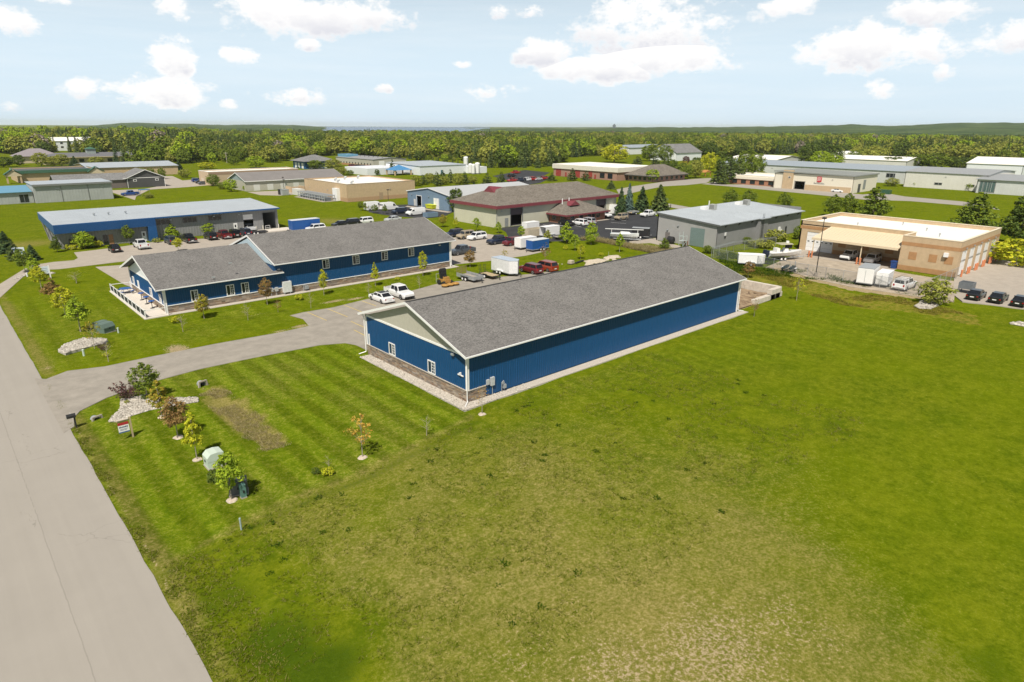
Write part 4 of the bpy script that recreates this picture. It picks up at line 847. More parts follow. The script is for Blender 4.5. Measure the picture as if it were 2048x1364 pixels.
# far left sheds and shops
def b4():
    X0, Y0 = 28.5, 264.5; t, S = shell('metal_shed', 'pale grey-green metal shed with low-pitched grey roof at the far left meadow', X0, Y0, 22.4, 16, 5.7, LTGREY, (), (), .9)
    mb = MB(); mb.box(-.3, 22.7, -.6, 16.5, 5.72, 5.9); r_ = part('roof', mb, GALV, t); mb = MB(); mb.box(-.3, 22.7, -.64, -.6, 5.3, 5.92); part('fascia', mb, SOFF, r_)  # dark fascia strip stands in for the shadow along the roof edge
    for s in (7.5, 15.2): m2 = MB(S['F']); m2.bar((s, .05, .1), (s, 5.5, .1), .09, 4); part('downspout', m2, SOFF, t)
    for s, z in ((6.2, 4.4), (6.8, 4.3), (19.5, 4.4)): floodlight(t, S['F'], s, z)
    X1 = 16.5; t, S = shell('metal_shed', 'low shed with light blue roof joined to the grey-green shed', X1, 266.5, 11.8, 12, 3.6, LTGREY, ((8.0, 10.6, .2, 2.9),), (), .9)
    mb = MB(); mb.prism([(-.4, -.6, 3.7), (11.7, -.6, 3.7), (11.7, 12.3, 4.9), (-.4, 12.3, 4.9)], (0, 0, -.15)); part('roof', mb, mat('light_blue_roof', (.13, .30, .42), .4), t)
    window(t, S['F'], 8.0, 10.6, .2, 2.9, .1, mull=(9.3,), fm=STEELG, o=-.02)
b4()
def b5():
    X0, Y0, L_, W_ = 64.5, 305.0, 14.0, 14.0; t, S = shell('gabled_office', 'charcoal gabled office with white edging and two small windows', X0, Y0, L_, W_, 3.95, DKGREY); gable_on(t, L_, W_, 3.95, 3.0, .6, SHINGG, 'y', DKGREY, WHITE, .5)
    mb = MB(S['F']); fbox(mb, 0, L_, 3.75, 3.95, 0, .06); part('trim_board', mb, WHITE, t)
    for s in (2.2, 10.4): window(t, S['F'], s, s + 1.3, 2.5, 3.3, .16, o=.05)
    for s in (0, L_ - .16): mb = MB(S['F']); fbox(mb, s, s + .16, 0, 3.75, 0, .06); part('corner_board', mb, WHITE, t)
    t, S = shell('office_wing', 'long low grey-roofed wing behind the charcoal gabled office', X0 - 24, Y0 + 2.5, 24, 10, 3.4, mat('mauve_siding', (.17, .14, .13), .7)); gable_on(t, 24, 10, 3.4, 2.2, .5, SHINGG, 'x', DKGREY)
b5()
def farbox(name, label, px, py, L_, W_, h, wm, roof=None, rm=None, rise=2.0, ov=.4, fasc=None, dx=0, dy=0, par_=.5, axis_='x', gm=None):
    g = G(px, py); t, S = shell(name, label, g[0] + dx, g[1] + dy, L_, W_, h, wm, floor=False)
    if roof == 'gable': gable_on(t, L_, W_, h, rise, ov, rm, axis_, gm or wm, fasc)
    elif roof == 'hip': hip_on(t, L_, W_, h, rise, ov, rm, fasc)
    else: flat_on(t, L_, W_, h, par_, rm, wm, copem=fasc)
    return t, S, g
GREENR = mat('green_roof_metal', (.055, .13, .085), .5)
t, S, g = farbox('tan_shop', 'tan shop with dark flat roof, green eave band and green gabled porches', 38, 366, 30, 26, 4.6, TANBR, None, mat('dark_membrane', (.10, .105, .11), .9), fasc=GREENR)
mb = MB(S['F']); fbox(mb, -1, 30.5, 3.9, 5.2, 0, .8); part('green_eave', mb, GREENR, t)
for s in (-4.5, 26.5): mb = MB(S['F']); mb.prism([(s, 3.0, 0), (s + 6, 3.0, 0), (s + 6, 3.6, 0), (s + 3, 5.6, 0), (s, 3.6, 0)], (0, 0, 2.2)); p = part('porch', mb, mat('tan_stucco', (.55, .46, .32), .9), t); m2 = MB(S['F']); m2.prism([(s - .4, 3.6, 0), (s + 3, 5.9, 0), (s + 6.4, 3.6, 0), (s + 6.4, 3.9, 0), (s + 3, 6.2, 0), (s - .4, 3.9, 0)], (0, 0, 2.6)); part('porch_roof', m2, GREENR, p); m3 = MB(S['F']); fbox(m3, s + .3, s + .9, 0, 3, 1.4, 2.0); fbox(m3, s + 5.1, s + 5.7, 0, 3, 1.4, 2.0); part('porch_pier', m3, TANBR, p)
t, S, g = farbox('tan_shop', 'tan shop with wide pale grey roof behind the charcoal gabled office', 178, 349, 40, 34, 4.4, TANBR, 'gable', GALV, rise=1.6, ov=.5, dy=-24, dx=-4)
t, S, g = farbox('far_office', 'grey hip-roofed office among young trees at the far left', 34, 327, 24, 18, 4.2, mat('tan_stucco', (.55, .46, .32), .9), 'hip', mat('mauve_roof', (.25, .22, .23), .8), rise=4.6, ov=1.2)
t, S, g = farbox('far_office', 'long low far office with dark roof and small square cupola', 92, 330, 56, 14, 4.4, mat('tan_stucco', (.55, .46, .32), .9), 'hip', mat('dark_roof', (.14, .14, .15), .8), rise=2.4, ov=2.0, fasc=mat('tan_stucco', (.55, .46, .32), .9))
mb = MB(); mb.box(24, 29, 4, 9, 4.4, 9); c_ = part('cupola', mb, mat('grey_green_panel', (.30, .34, .32), .7), t); mb = MB(); mb.add([(23.4, 3.4, 9), (29.6, 3.4, 9), (29.6, 9.6, 9), (23.4, 9.6, 9), (26.5, 6.5, 10.4)], [(0, 1, 4), (1, 2, 4), (2, 3, 4), (3, 0, 4), (3, 2, 1, 0)]); part('cupola_roof', mb, GREENR, c_)
for s in (8, 18, 34, 46): window(t, S['F'], s, s + 3, 1.0, 3.2, .2, fm=SOFF)
t, S, g = farbox('far_apartment', 'white far building with pale roof half hidden in the woods', 100, 302, 36, 14, 9, mat('white_siding', (.74, .76, .77)), 'gable', WROOF, rise=3, ov=.6)
for k in range(5):
    for z in (2.4, 6): window(t, S['F'], 2.5 + k * 6.5, 5 + k * 6.5, z, z + 1.9, .15)
# tan flat-roofed shop, then the long grey-roofed one beside it
t, S, g = farbox('tan_workshop', 'flat white-roofed tan workshop left of the long grey-roofed building', 420, 371, 40, 13, 5.2, mat('tan_block', (.52, .40, .27), .9), None, WROOF, par_=.35, dx=0); f = S['F']
mb = MB(f); fbox(mb, 0, 40, 4.3, 5.3, 0, .05); part('brown_band', mb, mat('brown_band', (.33, .22, .15), .8), t); sect_door(t, f, 9.5, 13.5, .1, 3.8, WHITE, .05); sect_door(t, S['L'], 7, 10, .1, 2.6, mat('signpanel', (.62, .52, .42)), .05, 1)
def b11():
    X0, Y0, L_, W_ = 95.9, 261.6, 41.5, 17.5; t, S = shell('storage_building', 'long grey-roofed beige storage building with row of young trees in front', X0, Y0, L_, W_, 3.9, BEIGE, floor=False); r_ = gable_on(t, L_, W_, 3.9, 2.7, .5, mat('taupe_roof', (.20, .185, .175), .85, var=.08, vs=.3), 'x', mat('grey_green_siding', (.26, .32, .32), .7), WHITE)
    for k in range(7): door(t, S['F'], 3 + k * 5.4, 5.4 + k * 5.4, .05, 2.5, PALE, .03, handle=False)
b11()
def b12():
    X0, Y0, L_, W_, h = 108.3, 203.8, 27.2, 32.5, 5.9
    t, S = shell('tan_brick_building', 'large flat white-roofed tan brick building with a fenced yard of pipework', X0, Y0, L_, W_, h - .5, TANBR, floor=False); r_ = flat_on(t, L_, W_, h - .5, .45, WROOF, TANBR, copem=mat('brown_coping', (.34, .24, .16), .6))
    for ff, s1 in ((S['F'], L_), (S['L'], W_)): mb = MB(ff); fbox(mb, 0, s1, 0, 1.3, 0, .04); part('base_course', mb, mat('brown_base', (.42, .27, .16), .9), t)
    for y, x, m_ in ((6, 5, STEELG), (14, 4, STEELG), (20, 6, STEELG), (24, 12, STEELG), (25, 18, STEELG)): mb = MB(); mb.bar((x, y, h - .5), (x, y, h + .3), .35, 8); mb.bar((x, y, h + .3), (x + .7, y - .4, h + .5), .4, 8); part('roof_vent', mb, m_, r_)
    door(t, S['F'], 12.2, 13.7, .1, 2.5, mat('buff_door', (.36, .26, .17), .7), .06); floodlight(t, S['F'], 16.5, 3.6); floodlight(t, S['L'], 28, 3.2); floodlight(t, S['L'], 14, 3.2)
    mb = MB(S['L']); fbox(mb, 5.2, 8.4, .05, 4.2, .02, 1.2); part('equipment_locker', mb, WHITE, t); mb = MB(S['L']); fbox(mb, 29.5, 36, 0, 2.3, 1.5, 3.5); p = part('equipment_locker', mb, PALE, t)
b12()
def pipeyard():
    t = thing('pipe_rack', 'fenced yard of grey pipework and coolers beside the tan brick building', 'equipment', (102.0, 209.5, 0)); r = random.Random(4)
    for k in range(12): y = k * 1.9; mb = MB(); mb.bar((r.uniform(.5, 1), y, 0), (r.uniform(.5, 1), y, 2.1), .12); mb.bar((.6, y, 1.9), (4.5, y, 1.9), .12); mb.bar((4.4, y, 0), (4.4, y, 2.0), .12); part('pipe_frame', mb, STEELG, t)
    for z in (1.0, 2.0): mb = MB(); mb.bar((.7, 0, z), (.7, 21, z), .12); mb.bar((4.4, 0, z), (4.4, 21, z), .12); part('header_pipe', mb, STEELG, t)
    for k in range(6): mb = MB(); mb.box(1.4, 3.6, 1 + k * 3.4, 3.4 + k * 3.4, .1, 1.2); part('cooler_unit', mb, mat('dark_steel', (.14, .16, .18), .5), t)
    mb = MB(); mb.box(-.3, 5.2, -.5, 22, 0, .08); part('pad', mb, CONC, t)
pipeyard()
for (px, py, sx, sy, sz, m_, nm, lb, cat) in ((560, 390, 1.6, 1.6, 1.9, BLACK, 'waste_bin', 'dark waste bin left of the pipework yard', 'bin'), (566, 391, 2.4, 2.0, 2.0, STEELG, 'electric_cabinet', 'grey-blue electric cabinet on the tan shop drive', 'cabinet')):
    g = G(px, py); t = thing(nm, lb, cat, g); mb = MB(); mb.box(0, sx, 0, sy, .08, sz); part('body', mb, m_, t); mb = MB(); mb.box(-.06, sx + .06, -.06, sy + .06, sz, sz + .1); part('lid', mb, m_, t); mb = MB(); mb.box(.1, sx - .1, .1, sy - .1, 0, .08); part('base', mb, CONC, t)
g = G(583, 385); t = thing('trash_enclosure', 'tan walled waste enclosure with dark gate by the row of young trees', 'enclosure', g); mb = MB(); mb.box(0, 5.5, 0, .25, 0, 2.1); mb.box(0, .25, .25, 5, 0, 2.1); mb.box(5.25, 5.5, .25, 5, 0, 2.1); part('wall', mb, TANBR, t); mb = MB(); mb.box(5.6, 8.4, .05, .15, .15, 1.9); part('gate', mb, DKGREY, t)
# blue hip-roofed shop and the long beige warehouse behind it
t, S, g = farbox('blue_shop', 'blue shop with wide grey hip roof among trees', 612, 338, 19, 17, 4.2, BLUE2, 'hip', SHINGG, rise=3.4, ov=1.6)
for s in (2, 7, 12): door(t, S['F'], s, s + 3.5, .1, 3.2, WHITE, .05, handle=False)
for s in (3, 8, 12): door(t, S['L'], s, s + 2.5, .1, 3.2, WHITE, .05, handle=False)
def b13():
    g = G(747, 334.7); L_, W_ = 24, 48.0; t, S = shell('warehouse', 'long beige warehouse with low grey roof and parked cars along its wall', g[0], g[1], L_, W_, 4.5, BEIGE, floor=False); gable_on(t, L_, W_, 4.5, .9, .3, mat('grey_roof_metal', (.27, .27, .27), .7), 'y', BEIGE)
    sect_door(t, S['F'], 4, 8, .1, 3.6, WHITE, .05)
    for k in range(12): window(t, S['L'], 2.5 + 3.8 * k, 3.7 + 3.8 * k, 1.0, 2.2, .12, fm=SOFF)
    mb = MB(S['L']); fbox(mb, 0, W_, 0, 1.2, 0, .05); part('base_course', mb, TANBAND, t)
    for k in range(8): vent(t, L_ / 2 - 3, 4 + k * 5.5, 5.1, SOFF, .4, .8)
    mb = MB(); mb.box(2, 10, W_ - 12, W_ + 1, 4.6, 6.4); part('blue_monitor', mb, mat('light_blue_roof', (.13, .30, .42)), t)
b13()
def b14():
    g = (198.0, 292.0); t, S = shell('white_plant', 'white process plant with grey roof, blue porch and white tanks', g[0], g[1], 30, 34, 4.6, mat('white_steel', (.70, .72, .73), .5, var=.04), floor=False); mb = MB(); mb.prism([(-.3, -.3, 4.7), (30.3, -.3, 4.7), (30.3, 34.3, 5.3), (-.3, 34.3, 5.3)], (0, 0, -.15)); part('roof', mb, GALV, t)
    mb = MB(); mb.box(30.02, 40, -6, 10, 0, 3.4); part('plant_annex', mb, mat('white_steel', (.70, .72, .73)), t)
    mb = MB(); mb.box(-22, -.02, 16, 40, 0, 3.4); part('side_wing', mb, mat('white_steel', (.70, .72, .73)), t)
    mb = MB(); mb.add([(-12, 6, 2.6), (-1, 6, 2.6), (-1, 15, 2.6), (-12, 15, 2.6), (-6.5, 10.5, 5.2)], [(0, 1, 4), (1, 2, 4), (2, 3, 4), (3, 0, 4), (3, 2, 1, 0)]); p = part('porch_roof', mb, mat('porch_blue', (.07, .22, .42), .5), t)
    for x in (-11.4, -1.6):
        for y in (6.5, 14.5): mb = MB(); mb.box(x - .3, x + .3, y - .3, y + .3, 0, 2.6); part('porch_post', mb, TANBR, p)
    door(t, S['F'], 13, 14.2, .1, 2.2, mat('teal_door', (.03, .12, .16)), .05)
b14()
for (px, py, d_, h_, lb) in ((932, 337, 2.9, 6.4, 'tallest white storage tank, standing at the back of the plant'), (941, 347, 2.3, 4.7, 'left one of three front white tanks at the plant'), (947, 348, 2.1, 4.6, 'middle one of three front white tanks at the plant'), (955, 347.5, 2.7, 5.3, 'right one of three front white tanks at the plant')):
    g = G(px, py); t = thing('storage_tank', lb, 'tank', g, group='white tanks at the plant'); mb = MB(); mb.lathe([(d_ / 2, .4), (d_ / 2, h_), (d_ * .38, h_ + .5), (.3, h_ + .7)], 16); part('vessel', mb, mat('tank_white', (.72, .72, .70), .5), t, smooth=False); mb = MB(); mb.lathe([(d_ / 2 * .9, 0), (d_ / 2 * .9, .4)], 12); part('skirt', mb, SOFF, t); mb = MB(); mb.bar((-.25, -d_ / 2 - .15, 0), (-.25, -d_ / 2 - .15, h_), .05, 4); mb.bar((.25, -d_ / 2 - .15, 0), (.25, -d_ / 2 - .15, h_), .05, 4); part('ladder', mb, SOFF, t)
def b15():
    X0, Y0, L_, W_ = 120.0, 160.8, 38, 24.2; op = (16.2, 18.9, .06, 3.4); t, S = shell('slate_blue_building', 'slate blue metal building with pale grey roof and one open door', X0, Y0, L_, W_, 4.5, SLATE, (), (op,), .9); gable_on(t, L_, W_, 4.5, 1.75, .3, mat('pale_roof', (.43, .44, .44), .6, var=.05), 'x', SLATE, WHITE, .3); f = S['L']
    sect_door(t, f, 6.6, 9.6, .06, 3.4, WHITE, .03); door(t, f, 4.4, 5.4, .06, 2.2, SLATE, .06); door(t, f, 19.6, 20.6, .06, 2.2, PALE, .04)
    mb = MB(f); fbox(mb, op[0] - .15, op[0], 0, 3.55, 0, .08); fbox(mb, op[1], op[1] + .15, 0, 3.55, 0, .08); fbox(mb, op[0], op[1], 3.4, 3.55, 0, .08); part('door_jamb', mb, WHITE, t)
    for s in (3, 12, 21.5): floodlight(t, f, s, 3.6)
b15()
g = G(857, 418); t = thing('yellow_skip', 'bright yellow-green skip in front of the slate blue building', 'skip', (g[0], g[1] - 1.0, .03)); mb = MB(); mb.loft([[(0, -.9, .2), (1.6, -.9, .2), (1.6, 2.2, .2), (0, 2.2, .2)], [(-.25, -1.2, 1.3), (1.85, -1.2, 1.3), (1.85, 2.5, 1.3), (-.25, 2.5, 1.3)]]); part('body', mb, mat('signal_yellow', (.55, .60, .02), .5), t); mb = MB(); mb.box(-.3, 1.9, -1.25, 2.55, 1.3, 1.38); part('rim', mb, mat('signal_yellow', (.55, .60, .02)), t)
def b16():
    X0, Y0, L_, W_, h = 109.0, 127.0, 47.2, 18.2, 5.55; op1 = (4.6, 8.7, .06, 4.55); op2 = (38.2, 42.3, .06, 4.5)
    t, S = shell('cream_building', 'cream building with maroon eaves and brown hip roof', X0, Y0, L_, W_, h, CREAM, (op1, op2)); r_ = hip_on(t, L_, W_, h, 3.6, .75, SHINGB, MAROON, .75, run=8.2); f = S['F']
    mb = MB(); mb.add([(4.9, W_ / 2 - 2.4, 8.05), (4.9, W_ / 2 + 2.4, 8.05), (4.9, W_ / 2, 9.7), (9.5, W_ / 2 - .1, 9.2), (8.0, W_ / 2 - 2.4, 7.9), (8.0, W_ / 2 + 2.4, 7.9)], [(0, 1, 2), (0, 2, 3, 4), (1, 5, 3, 2), (0, 4, 3, 5, 1)]); part('roof_gablet', mb, MAROON, r_)
    for s, op in ((0, op1), (1, op2)):
        mb = MB(f); a, b, c, d = op; fbox(mb, a - .2, a, 0, d + .2, -.05, .1); fbox(mb, b, b + .2, 0, d + .2, -.05, .1); fbox(mb, a, b, d, d + .2, -.05, .1); part('door_jamb', mb, SOFF, t)
        d_ = MB(f); fbox(d_, a, b, d - 1.7, d, -.2, -.12); part('raised_door', d_, mat('dull_purple', (.10, .075, .08), .6), t)
    door(t, f, 2.6, 3.8, .05, 2.3, mat('grey_door', (.25, .26, .25), .6), .04); floodlight(t, f, 1.4, 4.2); floodlight(t, f, 15, 5.0); floodlight(t, f, 35, 5.0)
    mb = MB(f); fbox(mb, 0, 45, 4.85, 4.95, 0, .06); part('rail_line', mb, SOFF, t)
    for s in (0.05, W_ - .3): mb = MB(S['L']); fbox(mb, s, s + .25, 0, 5, 0, .08); part('corner_board', mb, mat('grey_trim', (.33, .33, .30), .6), t)
    for k in range(9): mb = MB(S['L']); s = 2 * k + 1; fbox(mb, s - .03, s + .03, .05, 4.85, 0, .03); part('panel_joint', mb, CREAM, t)
    # brick office with its own hip roof, butted to the front
    L2, W2, h2 = 15.8, 6.6, 2.45; t2, S2 = shell('brick_office', 'small red brick office with brown roof in front of the cream building', 127.6, 120.35, L2, W2, h2, REDBR); r2 = hip_on(t2, L2, W2 + 7, h2, 3.0, 1.0, SHINGB, MAROON, .35, run=6.5)
    for s in (1.6, 5.0, 8.4, 12.0): window(t2, S2['F'], s, s + 1.5, .8, 2.05, .1, fm=SOFF, o=.04)
    door(t2, S2['F'], 10.4, 11.4, .05, 2.1, GLASS, .05); 
    for s in (.8, 3.9): window(t2, S2['L'], s, s + 1.3, .8, 2.05, .1, fm=SOFF, o=.04)
    mb = MB(); mb.add([(4.2, 2.6, 4.35), (8.2, 2.6, 4.35), (6.2, 2.6, 5.6), (6.2, 5.5, 5.3), (4.2, 4.2, 4.3), (8.2, 4.2, 4.3)], [(0, 1, 2), (0, 2, 3, 4), (1, 5, 3, 2), (0, 4, 3, 5, 1)]); part('roof_gablet', mb, MAROON, r2)
    for x, y in ((3.5, 5), (6.8, 5.6)): mb = MB(); mb.bar((x, y, 4.6), (x, y, 6.1), .12, 6); part('flue', mb, WHITE, r2)
b16()
sheet('office_walk', [(127.5, 118.9), (144, 118.9), (144, 120.2), (127.5, 120.2)], .026, CONC)
def b17():
    X0, Y0, L_, W_, h = 252, 205, 28, 43, 5.0; t, S = shell('brick_workshop', 'red brick workshop with white roof and red overhead doors', X0, Y0, L_, W_, h, mat('pink_brick', (.34, .20, .15), .9), floor=False); f = S['L']
    mb = MB(); mb.box(-.5, L_ + .5, -.5, W_ + .5, 3.9, 6.0); r_ = part('parapet_band', mb, mat('cream_band', (.66, .62, .52), .7), t); mb = MB(); mb.box(-.3, L_ + .3, -.3, W_ + .3, 6.0, 6.15); part('roof', mb, WROOF, t)
    RED = mat('red_door', (.30, .045, .035), .5)
    for a, b in ((37.5, 41.2), (24.2, 27.7), (16, 18.5)): sect_door(t, f, a, b, .1, 3.6, RED, .04)
    for a in (33.5, 30, 20.5, 13.5): door(t, f, a, a + 1.1, .1, 2.2, RED, .05)
    for a in (8, 3): window(t, f, a, a + 3, .8, 3.2, .15, fm=BLACK)
    t, S = shell('brick_annex', 'low brick annex with broad brown hip roof beside the red-doored workshop', 258.5, 189.0, 26, 15, 2.8, mat('pink_brick', (.34, .20, .15)), floor=False); hip_on(t, 26, 15, 2.8, 4.6, 1.4, SHINGB, DKGREY, .3)
    for k in range(5): window(t, S['L'], 1 + k * 2.8, 2.8 + k * 2.8, .7, 2.2, .1, fm=SOFF)
    for k in range(6): window(t, S['F'], 2 + k * 4, 4 + k * 4, .7, 2.2, .1, fm=SOFF)
b17()
def b18():
    W1 = mat('pale_steel_b', (.56, .57, .55), .5, var=.06, vs=.2); g = (384.0, 180.0)
    t, S = shell('white_warehouse', 'pale grey warehouse with white roof half hidden behind the round pines', 410, 206, 40, 34, 5.2, W1, (), (), 1.2, floor=False); gable_on(t, 40, 34, 5.2, 2.0, .4, WROOF, 'y', W1)
    t, S = shell('white_warehouse', 'very long pale warehouse with blue-grey roof behind the beige shop', 345, 99, 40, 108, 5.6, W1, (), (), 1.5, floor=False); gable_on(t, 40, 108, 5.6, 1.6, .4, mat('bluegrey_roof', (.30, .34, .37), .6), 'y', W1)
    for a in (6.0, 15.0): window(t, S['L'], a, a + 4, 2.6, 4.6, .2, fm=SOFF)
    for a in (28, 44, 60, 76, 92): floodlight(t, S['L'], a, 4.2)
    t, S = shell('white_warehouse', 'tall cream-white warehouse with low grey gable, young trees along its wall', 330, 74, 44, 31, 6.6, mat('pale_cream', (.66, .64, .58), .5, var=.04, vs=.3), (), (), 1.5, floor=False); gable_on(t, 44, 31, 6.6, 1.3, .4, mat('greyroof_b', (.30, .31, .31), .6), 'y', W1)
    for a in (4, 16.0): window(t, S['L'], a, a + 3, 1.6, 2.6, .15, fm=SOFF)
    floodlight(t, S['L'], 15, 5.2)
    t, S = shell('white_warehouse', 'pale warehouse with tall glazed grey bay at its corner', 322, 56, 44, 19.5, 5.4, W1, (), (), 1.5, floor=False); gable_on(t, 44, 19.5, 5.4, 1.2, .6, mat('greyroof_b', (.30, .31, .31)), 'y', W1)
    window(t, S['L'], 13.0, 18.5, .4, 4.8, .25, mull=(15, 17), fm=SOFF, gm=glass_mat('teal_glass', (.08, .13, .13)))
    t, S = shell('white_warehouse', 'pale warehouse at the far right with a red door corner', 318, 40, 40, 15.5, 4.4, mat('pale_cream', (.66, .64, .58)), (), (), 1.5, floor=False); gable_on(t, 40, 15.5, 4.4, 1.2, .4, mat('greyroof_b', (.30, .31, .31)), 'y', W1)
    t, S = shell('white_warehouse', 'white gabled barn behind the far right warehouses', 440, 84, 40, 26, 6.5, mat('white_siding', (.74, .76, .77)), floor=False); gable_on(t, 40, 26, 6.5, 3.0, .4, WROOF, 'y', mat('white_siding', (.74, .76, .77)))
    t, S = shell('far_shed', 'low white-roofed shed behind the very long pale warehouse', 470, 150, 30, 60, 5, PALE, floor=False); gable_on(t, 30, 60, 5, 2.0, .4, WROOF, 'y', PALE)
b18()
def b19():
    X0, Y0, L_, W_, h = 278, 106.5, 24, 33, 6.4; op = (19.5, 23.7, .05, 3.4); CR = mat('cream_stucco', (.72, .66, .54), .8, var=.04)
    t, S = shell('beige_shop', 'beige shop with grey roof, tan base and a red logo on its long wall', X0, Y0, L_, W_, h, CR, (), (op,)); f = S['L']
    mb = MB(); mb.prism([(-.6, -.5, h + .05), (L_ + .4, -.5, h + .05), (L_ + .4, W_ + .3, h + .4), (-.6, W_ + .3, h + .4)], (0, 0, .45)); part('roof', mb, mat('sage_roof', (.24, .25, .23), .7), t)
    mb = MB(f); fbox(mb, 0.6, 19.3, 0, 2.2, 0, .06); part('base_course', mb, TANBR, t)
    mb = MB(f); fbox(mb, 24.6, 29, 0, h + 1.3, -.2, .5); p = part('tower', mb, TANBR, t); window(t, f, 25.6, 26.6, 4.4, 5.2, .1, o=.52)
    mb = MB(f); fbox(mb, op[0] - .2, op[0], 0, 3.6, 0, .1); fbox(mb, op[1], op[1] + .2, 0, 3.6, 0, .1); part('door_jamb', mb, SOFF, t)
    door(t, S['F'], 5, 7.5, .05, 3.4, DKGREY, .05, handle=False); door(t, S['F'], 10, 12.5, 1.0, 4.8, mat('grey_door', (.25, .26, .25)), .05, handle=False)
    # the logo: a red shield with pale strokes, over a grey script-like word
    lg = MB(f); ly, lz = 13.6, 3.75; lg.prism([(ly - .95, lz, .02), (ly, lz - .35, .02), (ly + .95, lz, .02), (ly + .95, lz + 2.0, .02), (ly - .95, lz + 2.0, .02)], (0, 0, .12)); l_ = part('logo_shield', lg, mat('logo_red', (.50, .03, .035), .5), t)
    st = MB(f)
    for k in range(4): st.bar((ly - .7 + .4 * k, lz + 1.8, .16), (ly - .3 + .35 * k, lz + .3, .16), .07, 4)
    part('logo_stroke', st, WHITE, l_)
    wd = MB(f); r = random.Random(5); s = ly + 2.1
    for k in range(11):
        s2 = s - .40; hgt_ = .75 if k in (0, 3, 8) else .42
        wd.bar((s, lz - .95, .06), (s - .14, lz - .95 + hgt_, .06), .06, 4); wd.bar((s - .14, lz - .95 + hgt_, .06), (s - .28, lz - .93, .06), .06, 4); wd.bar((s - .28, lz - .93, .06), (s2, lz - .85, .06), .05, 4); s = s2
    part('logo_script', wd, mat('script_grey', (.22, .23, .23), .6), l_)
    floodlight(t, f, 8.2, 4.9)
    t, S = shell('shop_wing', 'low brick-fronted wing with pale roof left of the beige shop', X0 + 4, Y0 + W_ + .1, 20, 24, 3.7, mat('rust_brick', (.36, .17, .10), .9), floor=False); flat_on(t, 20, 24, 3.7, .5, WROOF, CR); mb = MB(S['L']); fbox(mb, 0, 24, 2.5, 3.7, 0, .4); part('fascia', mb, CR, t)
    for k in range(5): window(t, S['L'], 2 + k * 4.4, 4.4 + k * 4.4, .5, 2.2, .1, fm=BLACK)
b19()
